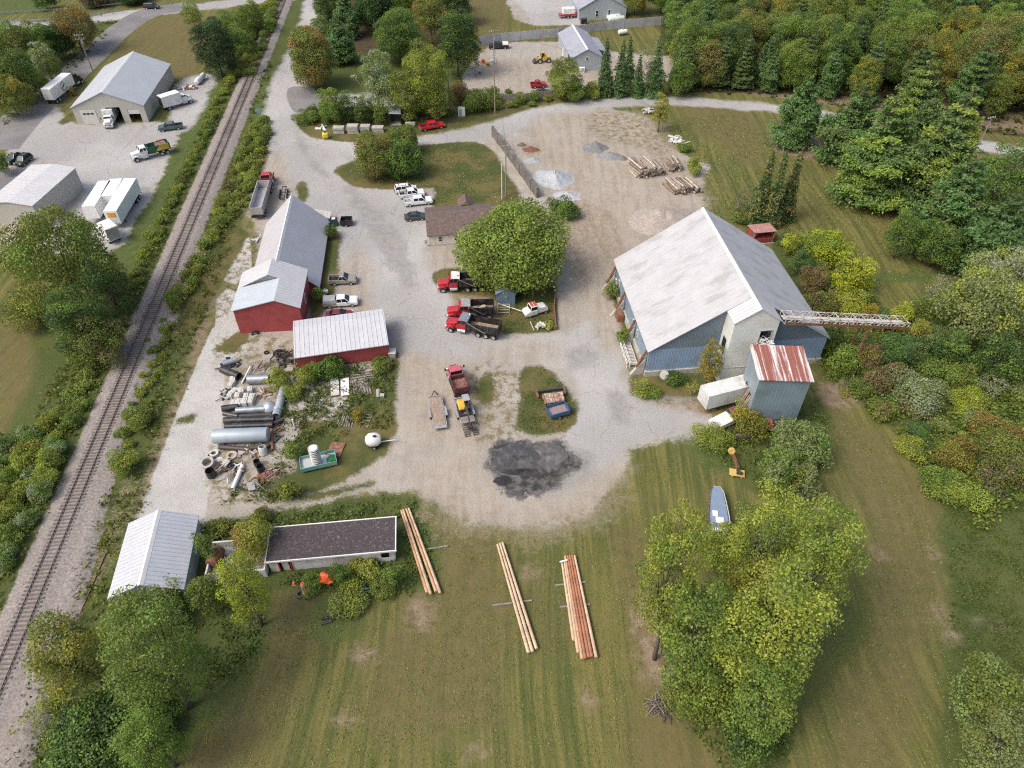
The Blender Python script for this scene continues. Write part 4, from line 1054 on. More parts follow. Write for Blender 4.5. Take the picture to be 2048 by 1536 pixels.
def car(label, tail, nose, paint, kind='pickup', group=None, cat=None, bed=None, Lset=None, cap=None, name=None, toolrack=False, crew=True, low=None):
    p, rz, d = aim(tail, nose)
    Ln = Lset or max(4.3, d)
    name = name or {'pickup': 'pickup_truck', 'suv': 'parked_car', 'sedan': 'parked_car'}[kind]
    t = thing(name, label, cat or ('pickup' if kind == 'pickup' else 'car'), p, rz, group)
    h, W_ = Ln / 2, .98 if kind == 'pickup' else .92
    if kind == 'pickup':
        xc = -h + (1.75 if crew else 2.15) * Ln / 5.6; xw = h - 1.35
        MB().prism([(xc, .42), (h - .15, .42), (h, .62), (h - .02, .95), (h - .25, 1.06), (xw, 1.14), (xc, 1.14)], -W_, W_).build('body', paint, t, .09)
        MB().prism([(-h, .45), (xc - .02, .45), (xc - .02, .62), (-h, .62)], -W_, W_).box((-h + xc) / 2, W_ - .07, .87, xc + h - .02, .14, .54).box((-h + xc) / 2, -W_ + .07, .87, xc + h - .02, .14, .54).box(-h + .05, 0, .86, .1, 2 * W_ - .28, .5).build('cargo_bed', low or paint, t, .03)
        MB().box((-h + xc) / 2 + .02, 0, .66, xc + h - .2, 2 * W_ - .3, .04).build('bed_floor', bed or M['black'], t)
        cabin(t, paint, xc + .02, xw, .93, 1.13, xc + .16, xw - .72, .72, 1.74, [((xc + xw) / 2 - .1, (xc + xw) / 2 - .25)])
        if cap: frustum(-h + .02, xc - .04, .95, 1.14, -h + .12, xc - .08, .82, 1.66).build('bed_cover', cap, t, .06)
        if toolrack:
            MB().box(xc - .35, 0, 1.3, .5, 1.8, .35).build('tool_box', M['grey'], t)
            m_ = MB()
            for y in (-.85, .85): m_.bar((-h + .2, y, 1.14), (-h + .2, y, 1.75), .06).bar((-h + .2, y, 1.75), (xc, y, 1.75), .06)
            m_.bar((-h + .2, -.85, 1.75), (-h + .2, .85, 1.75), .06).build('ladder_rack', M['black'], t)
    else:
        hz_ = .92 if kind == 'sedan' else 1.05
        MB().prism([(-h, .4), (h - .15, .36), (h, .55), (h - .04, .78), (h - 1.0, hz_), (-h + .7, hz_ + .02), (-h + .03, hz_ - .06)], -W_, W_).build('body', paint, t, .1)
        if kind == 'sedan': cabin(t, paint, -h + .55, h - 1.0, .86, hz_ - .02, -h + 1.25, h - 1.95, .62, 1.42, [(-.15, -.2)])
        else:
            cabin(t, paint, -h + .08, h - 1.05, .87, hz_, -h + .4, h - 1.75, .68, 1.68, [(.1, 0), (-.9, -.9)])
            m_ = MB()
            for y in (-.55, .55): m_.bar((-h + .6, y, 1.8), (h - 2.0, y, 1.8), .05)
            for x in (-h + .9, h - 2.3): m_.bar((x, -.6, 1.78), (x, .6, 1.78), .05)
            m_.build('roof_rack', M['black'], t)
    r = .39 if kind == 'pickup' else .34
    wheels(t, [(x, s_ * (W_ - .12)) for x in (h - .95, -h + 1.05) for s_ in (-1, 1)], r, .26)
    for s_ in (-1, 1):
        MB().box(h - .04, s_ * (W_ - .25), .82, .12, .34, .18).build('headlight', M['lamp'], t)
        MB().box(-h + .01, s_ * (W_ - .1), .85, .08, .14, .3).build('taillight', M['tail'], t)
        MB().box(h - 1.75, s_ * (W_ + .08), 1.2, .14, .16, .16).build('mirror', M['black'], t)
    MB().box(h, 0, .5, .14, 1.8, .2).build('bumper', M['chrome'] if kind == 'pickup' else M['black'], t, .03)
    MB().box(-h - .02, 0, .52, .12, 1.8, .18).build('bumper', M['chrome'] if kind == 'pickup' else M['black'], t, .03)
    MB().box(h + .005, 0, .78, .05, .9, .2).build('grille', M['black'], t)
    return t

def truck_cab(t, paint, xf, hood=1.9, cabl=1.7, W_=1.05, zr=2.75, trim=None):
    """conventional truck front: hood, fenders, cab, grille, bumper; xf = front bumper"""
    xc = xf - hood
    MB().prism([(xc, .95), (xf - .1, .95), (xf, 1.1), (xf - .03, 1.65), (xf - .3, 1.78), (xc, 1.98)], -W_ * .72, W_ * .72).build('hood', paint, t, .14)
    for s_ in (-1, 1): MB().prism([(xf - 1.5, .95), (xf - 1.35, 1.25), (xf - .95, 1.42), (xf - .4, 1.36), (xf - .02, 1.1), (xf - .02, .8), (xf - .3, .8), (xf - .45, 1.05), (xf - .9, 1.15), (xf - 1.25, .98)], s_ * W_ * .70 if s_ > 0 else -W_ * 1.1, W_ * 1.1 if s_ > 0 else -W_ * .70).build('fender', paint, t, .05)
    MB().box(xc - cabl / 2, 0, 1.45, cabl, 2 * W_, 1.3).build('cab', paint, t, .1)
    cabin(t, paint, xc - cabl, xc, W_, 2.05, xc - cabl + .05, xc - .3, W_ * .86, zr, [(xc - cabl * .55, xc - cabl * .55)])
    MB().box(xf + .02, 0, 1.35, .08, 1.0, .72).build('grille', M['chrome'], t)
    MB().box(xf + .08, 0, .68, .2, 2.3, .38).build('bumper', trim or M['chrome'], t, .05)
    for s_ in (-1, 1):
        MB().box(xf - .03, s_ * W_ * .88, 1.12, .16, .34, .2).build('headlight', M['lamp'], t)
        MB().bar((xc - .15, s_ * W_, 2.0), (xc - .05, s_ * (W_ + .4), 2.2), .05).box(xc - .05, s_ * (W_ + .42), 2.25, .12, .2, .5).build('mirror', M['black'], t)
    MB().cyl((xc - cabl - .15, -W_ + .15, 1.0), (xc - cabl - .15, -W_ + .15, 3.15), .09, n=8).build('exhaust_stack', M['chrome'], t)
    for s_ in (-1, 1): MB().cyl((xc - 1.5, s_ * (W_ - .1), .72), (xc - .2, s_ * (W_ - .1), .72), .32, n=14).build('fuel_tank', M['chrome'], t)
    return xc - cabl
def open_box(x0, x1, y, z0, z1, mat_, t, name='dump_body', floor=None, th=.12, taper=.0, ribs=0):
    m_ = MB().box((x0 + x1) / 2, 0, z0 + .06, x1 - x0, 2 * y, .12)
    for s_ in (-1, 1): m_.box((x0 + x1) / 2, s_ * (y - th / 2), (z0 + z1) / 2 + .06, x1 - x0, th, z1 - z0)
    m_.box(x1 - th / 2, 0, (z0 + z1) / 2 + .06, th, 2 * y - 2 * th, z1 - z0).box(x0 + th / 2, 0, (z0 + z1) / 2 + .02, th, 2 * y - 2 * th, z1 - z0 - .08)
    for k in range(ribs):
        for s_ in (-1, 1): m_.box(x0 + (k + .5) * (x1 - x0) / ribs, s_ * (y + .05), (z0 + z1) / 2, .12, .1, z1 - z0)
    o = m_.build(name, mat_, t)
    if floor: MB().box((x0 + x1) / 2, 0, z0 + .15, x1 - x0 - 2 * th - .02, 2 * y - 2 * th - .02, .06).build('load_floor', floor, o)
    return o
def dump_truck(label, tail, nose, paint, body, floor, axles=2, Ln=None, shield=None, arms=True, group=None, sideh=1.35, name='dump_truck', hood=1.9, cabl=1.6):
    p, rz, d = aim(tail, nose)
    Ln = Ln or d
    t = thing(name, label, 'dump truck', p, rz, group)
    h = Ln / 2
    xb = truck_cab(t, paint, h, hood, cabl)
    MB().box(-.3, .42, .95, Ln - 1.2, .14, .28).box(-.3, -.42, .95, Ln - 1.2, .14, .28).build('chassis', M['black'], t)
    o = open_box(-h, xb - .25, 1.22, 1.25, 1.25 + sideh, body, t, floor=floor, ribs=5)
    if shield: MB().box(xb + .35, 0, 1.25 + sideh + .38, 1.5, 2.2, .07, ry=R(-4)).box(xb - .3, 0, 1.25 + sideh + .2, .08, 2.3, .4).build('cab_shield', shield, o)
    if arms:
        for s_ in (-1, 1): MB().bar((xb - .4, s_ * 1.36, 1.25 + sideh + .25), (-h + (xb + h) * .38, s_ * 1.36, 1.3), .09).build('tarp_arm', M['chrome'], o)
    MB().box(-h - .05, 0, 1.9, .08, 2.3, sideh).build('tailgate', body, t)
    xs = [h - .85] + [-h + .85 + 1.3 * k for k in range(axles)]
    wheels(t, [(x, s_ * (1.02 if i == 0 else .98)) for i, x in enumerate(xs) for s_ in (-1, 1)], .5, .32 if axles else .3)
    for s_ in (-1, 1): MB().box(-h + .02, s_ * .95, 1.05, .08, .3, .16).build('taillight', M['tail'], t)
    return t
def box_truck(label, tail, nose, box, paint, Ln=None, boxh=2.6, back=None, name='box_truck', group=None):
    p, rz, d = aim(tail, nose)
    Ln = Ln or d
    t = thing(name, label, 'box truck', p, rz, group)
    h = Ln / 2
    xb = truck_cab(t, paint, h, 1.25, 1.4, 1.0, 2.5)
    MB().box((xb - .15 - h) / 2, 0, .85 + boxh / 2 + .1, xb - .15 + h, 2.4, boxh).build('cargo_box', box, t, .05)
    MB().box(-h - .02, 0, .95 + boxh / 2, .05, 2.1, boxh - .4).build('rear_door_or_shade', back or M['grey'], t)
    MB().box(-.3, 0, .8, Ln - 1, .9, .22).build('chassis', M['black'], t)
    wheels(t, [(x, s_ * .95) for x in (h - .8, -h + 1.3) for s_ in (-1, 1)], .45, .3)
    return t
def semi_trailer(label, tail, nose, mat_, z_top=4.0, at_roof=True, Ln=None, W_=2.55, group=None, wheel_x=(1.6, 2.9), sign=None, name='semi_trailer'):
    if at_roof:
        a, b = G(*tail, z_top), G(*nose, z_top); dd = b - a
        p, rz, d = Vector(((a.x + b.x) / 2, (a.y + b.y) / 2, 0)), math.atan2(dd.y, dd.x), dd.length
    else: p, rz, d = aim(tail, nose)
    Ln = Ln or d; h = Ln / 2
    t = thing(name, label, 'trailer', p, rz, group)
    MB().box(0, 0, (z_top + 1.15) / 2, Ln, W_, z_top - 1.15).build('cargo_box', mat_, t, .05)
    MB().box(0, 0, 1.05, Ln - .6, 1.0, .2).build('chassis', M['steel'], t)
    MB().box(-h - .02, 0, (z_top + 1.1) / 2, .05, W_ - .2, z_top - 1.5).build('rear_door_or_shade', M['white'], t)
    MB().box(-h + .03, 0, .62, .1, 2.3, .14).bar((-h + .05, -.6, .6), (-h + .05, -.6, 1.1), .08).bar((-h + .05, .6, .6), (-h + .05, .6, 1.1), .08).build('underride_bar', M['steel'], t)
    for s_ in (-1, 1): MB().box(h - 2.6, s_ * .8, .55, .16, .16, 1.0).box(h - 2.6, s_ * .8, .04, .4, .4, .06).build('landing_leg', M['steel'], t)
    wheels(t, [(-h + x, s_ * (W_ / 2 - .25)) for x in wheel_x for s_ in (-1, 1)], .5, .4)
    if sign: MB().box(h + .04, 0, z_top - .85, .05, 1.5, .9).build('orange_panel', sign, t)
    return t

# --- pickups and cars of the yard
car('silver beige pickup with empty black bed beside the long red barn', (659, 566), (714, 564), M['silver'], crew=False)
car('white pickup with grey bed cover parked behind the red shed', (648, 612), (717, 607), M['carwhite'], cap=M['grey'], low=M['silver'], crew=False)
car('maroon car half hidden behind the roof of the red shed', (653, 637), (706, 634), M['maroon'], 'sedan')
car('white car with black roof rack, farthest of the white vehicles by the lawn', (790, 386), (834, 381), M['carwhite'], 'suv')
car('white pickup with ladder rack between two white vehicles by the lawn', (799, 396), (849, 390), M['carwhite'], toolrack=True)
car('white pickup with open bed nearest the office roof', (809, 411), (865, 405), M['carwhite'], bed=M['grey'], toolrack=False)
car('black and silver sedan parked at the left end of the office house', (811, 440), (852, 436), mat('dark_sedan_paint', (0.05, 0.07, 0.07), 0.25, .2, coat=.4), 'sedan')
car('bright red pickup parked along the side road below the yellow trees', (840, 261), (888, 253), mat('bright_red_paint', (0.55, 0.015, 0.025), 0.3, coat=.5))
car('dark grey-green pickup near the right corner of the beige workshop', (367, 256), (318, 262), M['teal'])
car('dark green pickup parked at the left edge above the white warehouse', (46, 314), (15, 331), mat('dark_green_paint', (0.03, 0.06, 0.05), 0.3, .2, coat=.4))
car('dark green hatchback beside the pickup above the white warehouse', (62, 317), (37, 335), mat('bottle_green_paint', (0.03, 0.055, 0.045), 0.3, .2, coat=.4), 'suv')
car('dark sport utility car driving on the road at the top left', (289, 17), (319, 17), mat('dark_olive_paint', (0.03, 0.035, 0.03), 0.3, .2, coat=.4), 'suv')
car('black pickup with white topper by the long grey fence', (1017, 96), (977, 97), M['black'], cap=M['white'])
car('dark red pickup in the sandy lot beside the big birch', (1061, 175), (1092, 173), mat('dark_red_paint', (0.33, 0.02, 0.025), 0.35, coat=.3))
car('black car partly hidden by the birch below the dark red pickup', (1073, 190), (1098, 188), M['black'], 'sedan', Lset=4.3)

# --- trucks
tan = mat('sandy_load', (0.3, 0.24, 0.17), 0.9, 0, .2, 2, (0.2, .1, .06), .6)
dump_truck('red dump truck with black body nearest the road, its bed rusty and empty', (1000, 674), (896, 655), M['red'], M['black'], tan, 3, shield=M['chrome'])
d2 = dump_truck('red dump truck with grey shield carrying sandbags, middle of three', (988, 631), (896, 634), M['red'], M['black'], mat('dark_load', (0.16, 0.14, 0.12), .9), 3, shield=M['grey'])
m_ = MB(); rr = random.Random(2)
p_, rz_, _d = aim((988, 631), (896, 634))
sb = thing('sandbag_load', 'pale sandbags heaped inside the bed of the middle dump truck', 'sandbags', p_ + Vector((0, 0, 1.45)), rz_)
for k in range(7):
    m_ = MB().rings([(0, -.22), (.3, -.18), (.4, 0), (.3, .17), (0, .22)], 10)
    o = m_.build('sandbag', mat('sandbag_cloth', (0.45, 0.4, 0.3), .9), sb, smooth=True, loc=(-2.6 + .42 * k, rr.uniform(-.4, .5), .18 + .12 * (k % 3)))
    o.scale = (1.3, .9, 1); o.rotation_euler.z = rr.uniform(0, 3)
dump_truck('red dump truck with dark bed half under the big maple', (974, 576), (877, 579), M['red'], M['black'], mat('dark_load'), 3, shield=M['white'])
dump_truck('small faded pink red dump truck with rusty bed in front of the excavator trailer', (927, 801), (905, 742), M['redfade'], mat('dark_red_bed', (0.1, 0.03, 0.03), .6, col2=(.2, .12, .1)), M['rustred'], 1, Ln=5.9, arms=False, sideh=.9, hood=1.3, cabl=1.35)
GT = dump_truck('white cab dump truck with green and yellow body on the grey lot', (342, 303), (266, 323), M['white'], M['green'], mat('yellow_and_red_load', (0.42, .26, .06), .8, 0, .2, 1, (.3, .06, .05), .8), 2, arms=False, sideh=1.3)
for s_ in (-1, 1): MB().prism([(-4.0, 1.45), (-1.0, 1.45), (-2.2, 2.7), (-4.0, 2.7)], s_ * 1.31 - .02, s_ * 1.31 + .02).build('yellow_side_panel', M['yellow'], GT)
MB().box(-2.6, 0, 2.2, 2.4, 2.0, .8).build('red_load', M['rustred'], GT, .2)
t = dump_truck('red truck tractor in front of the silver tipping trailer', (531, 398), (541, 351), M['red'], M['steel'], None, 2, Ln=7.0, arms=False, sideh=.12, name='truck_tractor')
t['category'] = 'truck'
p, rz, d = aim((517, 440), (533, 385))
t = thing('tipping_trailer', 'silver open tipping trailer behind the red truck tractor', 'trailer', p, rz)
silv = mat('silver_trailer_sheet', (0.5, 0.5, 0.5), .4, .4, .06, .8, (.35, .33, .3), .4)
open_box(-d / 2, d / 2, 1.25, 1.2, 2.75, silv, t, 'trailer_body', mat('trailer_floor', (.42, .42, .44), .5, .3), ribs=7)
MB().box(0, 0, 1.0, d - .6, 1.0, .25).build('chassis', M['steel'], t); MB().box(-d / 2 - .06, 0, .85, .1, 2.4, .5).build('bumper', M['black'], t)
wheels(t, [(-d / 2 + x, s_ * 1.0) for x in (1.2, 2.5) for s_ in (-1, 1)], .5, .4)

# articulated lorry at the street
p, rz, d = aim((100, 213), (163, 162))
t = thing('semi_truck', 'white semi trailer with a round black swoosh emblem and black tractor at the street', 'semi truck', p, rz)
MB().box(-1.9, 0, 2.6, 10.6, 2.55, 2.85).build('cargo_box', mat('clean_white_trailer', (.78, .79, .78), .4, var=.03), t, .05)
m_ = MB()
for k in range(15):
    a0_, a1_ = R(60 + k * 18), R(60 + (k + 1) * 18)
    m_.bar((-1.6 + 1.35 * math.cos(a0_), -1.29, 2.6 + .95 * math.sin(a0_)), (-1.6 + 1.35 * math.cos(a1_), -1.29, 2.6 + .95 * math.sin(a1_)), .05, .12)
m_.bar((-2.4, -1.29, 2.3), (-1.0, -1.29, 3.0), .05, .3).build('swoosh_emblem', M['black'], t)
MB().box(-7.24, 0, 2.6, .06, 2.3, 2.6).build('rear_door_or_shade', M['white'], t)
MB().box(-1.5, 0, 1.0, 10, 1.0, .22).build('chassis', M['steel'], t)
xb = truck_cab(t, M['black'], 7.6, 1.7, 2.0, 1.05, 3.0)
wheels(t, [(x, s_ * 1.0) for x in (6.7, 2.6, 1.3, -5.0, -6.3) for s_ in (-1, 1)], .5, .36)
box_truck('white box truck backed into the workshop doorway', (231, 232), (219, 259), M['white'], M['white'], 7.6)
box_truck('white box truck with open dark rear beside the beige workshop', (327, 221), (384, 203), M['white'], M['white'], back=WM['dark'])  # rear stands open: a dark panel paints the shade inside the box
box_truck('white box truck half hidden by the big tree below the parked trailers', (236, 488), (206, 462), M['white'], M['white'], 6.5)
semi_trailer('white trailer with orange panel, right of the three parked trailers', (260, 356), (219, 422), mat('trailer_white', (.76, .77, .76), .4, var=.03), sign=mat('orange_sign', (.7, .3, .03), .6, 0, .1, 4, (.75, .55, .1), .6))
semi_trailer('white trailer in the middle of the three parked trailers', (232, 357), (213, 391), mat('trailer_white'), group='trailers parked side by side')
semi_trailer('white trailer, left of the three parked trailers, nearest the warehouse', (209, 361), (176, 412), mat('trailer_white'))
semi_trailer('white trailer parked crosswise at the left edge behind the big tree', (-60, 484), (47, 484), mat('trailer_white'))
Q0, Q1 = (1401, 819), (1500, 793)
semi_trailer('old white trailer with stained roof backed against the blue loading tower', Q1, Q0, mat('stained_trailer', (.6, .62, .62), .6, 0, .06, .6, (.33, .3, .26), .55), 3.9, False, 8.6)

# flat trailers and excavator
def flat_trailer(label, tail, nose, W_=1.9, deck=None, ramp=False):
    p, rz, d = aim(tail, nose); h = d / 2
    t = thing('flat_trailer', label, 'trailer', p, rz)
    m_ = MB()
    n = 9
    for k in range(n): m_.box(0, -W_ / 2 + .1 + (k + .5) * (W_ - .2) / n, .66, d - .2, (W_ - .2) / n - .015, .05)
    m_.build('plank_deck', deck or M['wood'], t)
    MB().box(0, W_ / 2, .62, d, .1, .2).box(0, -W_ / 2, .62, d, .1, .2).box(h - .05, 0, .7, .1, W_ - .12, .35).box(-h + .05, 0, .62, .1, W_ - .12, .2).build('frame_rail', M['grey'], t)
    MB().bar((h, .6, .6), (h + 1.3, 0, .55), .1).bar((h, -.6, .6), (h + 1.3, 0, .55), .1).build('tongue', M['black'], t)
    for s_ in (-1, 1): MB().box(-.4, s_ * (W_ / 2 + .22), .86, 1.9, .3, .06).build('fender', M['grey'], t)
    wheels(t, [(x, s_ * (W_ / 2 + .2)) for x in (-.8, 0) for s_ in (-1, 1)], .36, .24)
    if ramp:
        for s_ in (-1, 1):
            m_ = MB().box(0, -.32, 0, 2.3, .07, .1).box(0, .32, 0, 2.3, .07, .1)
            for k in range(7): m_.box(-1.05 + k * .35, 0, 0, .09, .6, .08)
            o = m_.build('ramp', M['steel'], t, loc=(-h - 1.05, s_ * .62, .38)); o.rotation_euler.y = R(-15)
    else: MB().box(-h - .25, 0, .6, .5, W_, .1).build('tail_ramp', M['grey'], t)
    return t
flat_trailer('flat trailer with bare brown plank deck left of the excavator', (881, 857), (871, 799))
flat_trailer('flat trailer with lowered ramps carrying the mini excavator', (937, 851), (921, 803), 2.0, M['woodgrey'], True)
p, rz, d = aim((935, 846), (922, 806))
ex = thing('mini_excavator', 'yellow mini excavator with grey canopy on the ramped trailer', 'excavator', p + Vector((0, 0, .7)), rz + math.pi)
for s_ in (-1, 1):
    MB().prism([(-.95, .0), (.95, 0), (1.15, .22), (.95, .44), (-.95, .44), (-1.15, .22)], s_ * .72 - .17, s_ * .72 + .17).build('track', M['rubber'], ex, .04)
MB().box(1.35, 0, .25, .1, 1.9, .4).bar((.6, .5, .3), (1.3, .5, .25), .1).bar((.6, -.5, .3), (1.3, -.5, .25), .1).build('blade', M['steel'], ex)
MB().box(-.1, 0, .5, 1.0, .8, .2).build('turntable', M['steel'], ex)
MB().prism([(-1.2, .62), (.7, .62), (.7, .95), (.1, 1.1), (-.7, 1.35), (-1.2, 1.2)], -.82, .2).build('engine_house', M['yellow'], ex, .12)
MB().box(-.1, .5, .72, 1.5, .6, .2).build('floor_plate', M['steel'], ex); MB().box(-.6, .55, 1.1, .5, .5, .6).build('seat', M['black'], ex)
MB().box(-.25, .42, 2.15, 1.35, 1.0, .1).build('canopy', M['grey'], ex, .04)
for x, y in ((-.85, .8), (-.85, .25), (.35, .8), (.35, .25)): MB().bar((x, y, .8), (x, y, 2.1), .07).build('canopy_post', M['black'], ex)
MB().bar((.7, .05, .85), (1.7, .05, 2.1), .26, .3).bar((1.7, .05, 2.1), (2.7, .05, 1.7), .24, .28).build('boom', M['steel'], ex)
MB().bar((2.7, .05, 1.75), (3.9, .05, .5), .2, .24).build('stick', M['steel'], ex)
MB().prism([(3.6, .55), (4.15, .6), (4.2, .1), (3.9, -.25), (3.5, 0)], -.3, .4).build('bucket', M['steel'], ex)
MB().cyl((.9, .05, .8), (1.65, .05, 1.85), .06, n=8).build('boom_cylinder', M['chrome'], ex)

p, rz, d = aim((1096, 834), (1134, 823))
t = thing('utility_trailer', 'blue open box trailer with red scraps on the turf island', 'trailer', p, rz)
open_box(-d / 2, d / 2, 1.05, .55, 1.25, M['blue'], t, 'trailer_body', mat('dusty_floor', (.27, .22, .22), .8, 0, .15, 2, (.35, .15, .12), .5), .08)
MB().bar((d / 2, .45, .6), (d / 2 + 1.1, 0, .5), .1).bar((d / 2, -.45, .6), (d / 2 + 1.1, 0, .5), .1).build('tongue', M['blue'], t)
wheels(t, [(-.2, s_ * 1.12) for s_ in (-1, 1)], .36, .2)
for k, (a, b) in enumerate((((1086, 799), (1125, 794)), ((1090, 808), (1127, 803)))):
    q, rz, d = aim(a, b)
    t = thing('rusty_drum', ('mossy pale rusty drum, upper of two on the turf island', 'pale rusty drum, lower of two beside the blue box trailer')[k], 'drum', q, rz)
    MB().cyl((-d / 2, 0, .55), (d / 2, 0, .55), .45, n=18).build('drum_shell', mat('peeling_drum', (.5, .43, .36), .7, 0, .15, 1.5, (.25, .09, .05), .9, lo=.42, hi=.58), t)
    m_ = MB()
    for x in (-d / 2, 0, d / 2): m_.rings([(.45, -.04), (.49, -.04), (.49, .04), (.45, .04)], 18, Matrix.Translation((x, 0, .55)) @ Matrix.Rotation(R(90), 4, 'Y'), True)
    m_.build('hoop', M['rust'], t); MB().box(-d * .3, 0, .08, .2, .9, .16).box(d * .3, 0, .08, .2, .9, .16).build('skid', M['woodgrey'], t)
q, rz, d = aim((1073, 787), (1127, 780))
t = thing('roller_frame', 'overgrown dark steel frame with rollers above the rusty drums', 'frame', q, rz)
MB().cyl((-d / 2, 0, .5), (d / 2, 0, .5), .2, n=12).build('roller', M['steel'], t)
MB().box(-d / 2, -.5, .35, .2, 1.6, .7).box(d / 2, -.5, .35, .2, 1.6, .7).box(0, -1.0, .2, d, .12, .2).build('side_frame', M['rust'], t)

# white street sweeper and tow frame
q, rz, d = aim((1092, 622), (1047, 634))
t = thing('street_sweeper', 'old white street sweeper with red roof panels by the garden shed', 'sweeper', q, rz)
wsw = mat('sweeper_white', (.68, .69, .66), .5, 0, .05, 1, (.4, .3, .22), .4)
MB().prism([(-.3, .35), (1.9, .35), (2.15, .7), (2.1, 1.15), (1.2, 1.5), (-.3, 1.5)], -.85, .85).build('front_body', wsw, t, .25)
MB().prism([(-2.2, .55), (-.3, .5), (-.3, 1.75), (-1.7, 1.6), (-2.2, 1.1)], -.7, .7).build('hopper', wsw, t, .12)
cabin(t, wsw, -.3, 1.1, .8, 1.5, -.2, .95, .72, 2.15)
MB().box(.12, 0, 2.25, .4, 1.2, .06).box(.68, 0, 2.25, .4, 1.2, .06).build('red_roof_panel', mat('red_roof_paint', (.42, .07, .04), .6), t)
MB().cyl((-.5, -1.0, .35), (-1.4, -1.0, .35), .3, n=12).build('broom', M['rust'], t)
wheels(t, [(-1.7, .65), (-1.7, -.65), (1.2, .6), (1.2, -.6)], .36, .24)
q = G(1007, 622)
t = thing('tow_frame', 'small pale steel frame with a long white tow bar left of the sweeper', 'frame', q)
m_ = MB()
for z_ in (.3, 1.0): m_.box(0, -.8, z_, 2.0, .08, .08).box(0, .6, z_, 2.0, .08, .08).box(-1, -.1, z_, .08, 1.4, .08).box(1, -.1, z_, .08, 1.4, .08)
for x in (-1, 1):
    for y in (-.8, .6): m_.box(x, y, .5, .08, .08, 1.0)
m_.build('frame', M['concpale'], t)
MB().cyl((-.9, .9, .9), G(1044, 628) - q + Vector((0, 0, .6)), .07, n=8).build('tow_bar', WM['trim'], t)

# wreck below the tower, boat under the trees, yellow machine
q, rz, d = aim((1425, 858), (1472, 838))
t = thing('abandoned_truck', 'abandoned white truck with dark red cab roof in the weeds below the trailer', 'truck', q, rz)
MB().prism([(-2.4, .5), (.7, .5), (.7, 1.5), (-2.4, 1.15)], -1.0, 1.0).build('body', wsw, t, .08)
MB().box(1.4, 0, 1.0, 1.3, 1.9, 1.0).build('cab', M['grey'], t, .1)
cabin(t, mat('dull_maroon_roof', (.2, .05, .05), .7, 0, .1, 2, (.4, .35, .33), .5), .75, 2.05, .92, 1.5, .85, 1.85, .8, 2.1)
wheels(t, [(x, s_ * .9) for x in (-1.5, 1.6) for s_ in (-1, 1)], .4, .28)
q, rz, d = aim((1436, 1112), (1428, 990))
t = thing('boat', 'white boat hull with grey blue deck stored between the big trees', 'boat', q, rz)
hl = [(-d / 2, 1.15), (-d / 4, 1.35), (0, 1.35), (d / 4, 1.1), (d * .42, .85), (d / 2, .42)]
vs, fs = [], []
for x, w_ in hl:
    vs += [(x, -w_, 1.9), (x, -w_ * .8, .9), (x, 0, .55 + max(0, x) * .04), (x, w_ * .8, .9), (x, w_, 1.9)]
n = len(hl)
for k in range(n - 1): fs += [(k * 5 + j, k * 5 + j + 1, (k + 1) * 5 + j + 1, (k + 1) * 5 + j) for j in range(4)]
fs += [(4, 3, 2, 1, 0), tuple((n - 1) * 5 + j for j in range(5))]
MB().add(vs, fs).build('hull', M['carwhite'], t, smooth=True)
dk = [(x * .97, -w_ * .8, 1.92) for x, w_ in hl] + [(x * .97, w_ * .8, 1.92) for x, w_ in hl[::-1]]
dk = [(x, y, 1.97) for x, y, _ in dk]
m_ = MB().add(dk + [(x, y, 1.85) for x, y, _ in dk], [tuple(range(2 * n)), tuple(range(2 * n, 4 * n))[::-1]] + [(i, (i + 1) % (2 * n), 2 * n + (i + 1) % (2 * n), 2 * n + i) for i in range(2 * n)])
m_.build('deck', mat('blue_grey_deck', (.2, .27, .36), .5, 0, .06, 1), t)
MB().box(d * .02, .45, 2.02, .9, .7, .08).build('hatch', WM['trim'], t, .03); MB().box(-d * .08, -.05, 2.02, .9, 1.0, .08).build('hatch', WM['trim'], t, .03)
MB().box(-d * .33, 0, 2.25, 1.6, 1.9, .6).build('cockpit', WM['trim'], t, .1)
for x in (-2.5, 1.8): MB().box(x, 0, .3, .3, 1.9, .6).build('cradle', M['woodgrey'], t)
q = G(1473, 949)
t = thing('yellow_machine', 'yellow machine with square base plate and round head on a tilted arm', 'machine', q, R(-12))
yw = mat('worn_yellow', (.6, .43, .12), .6, 0, .1, 1.5, (.3, .15, .06), .7)
MB().box(0, 0, .35, 2.0, 1.2, .14).box(-.6, 0, .2, .2, 1.3, .3).box(.6, 0, .2, .2, 1.3, .3).build('base_plate', yw, t, .03)
MB().box(.1, .1, .6, .4, .9, .35).cyl((.5, -.2, .45), (.5, -.2, .8), .2, n=10).build('engine', M['steel'], t)
MB().bar((0, .5, .5), (-.9, 2.2, 1.7), .22).bar((.15, .5, .9), (-.75, 2.1, 1.9), .1).build('arm', M['rust'], t)
MB().rings([(.1, -.3), (.42, -.3), (.5, -.1), (.5, .15), (.35, .3), (.1, .3)], 16, Matrix.Translation((-1.0, 2.4, 1.9)) @ Matrix.Rotation(R(60), 4, 'X')).build('round_head', yw, t)

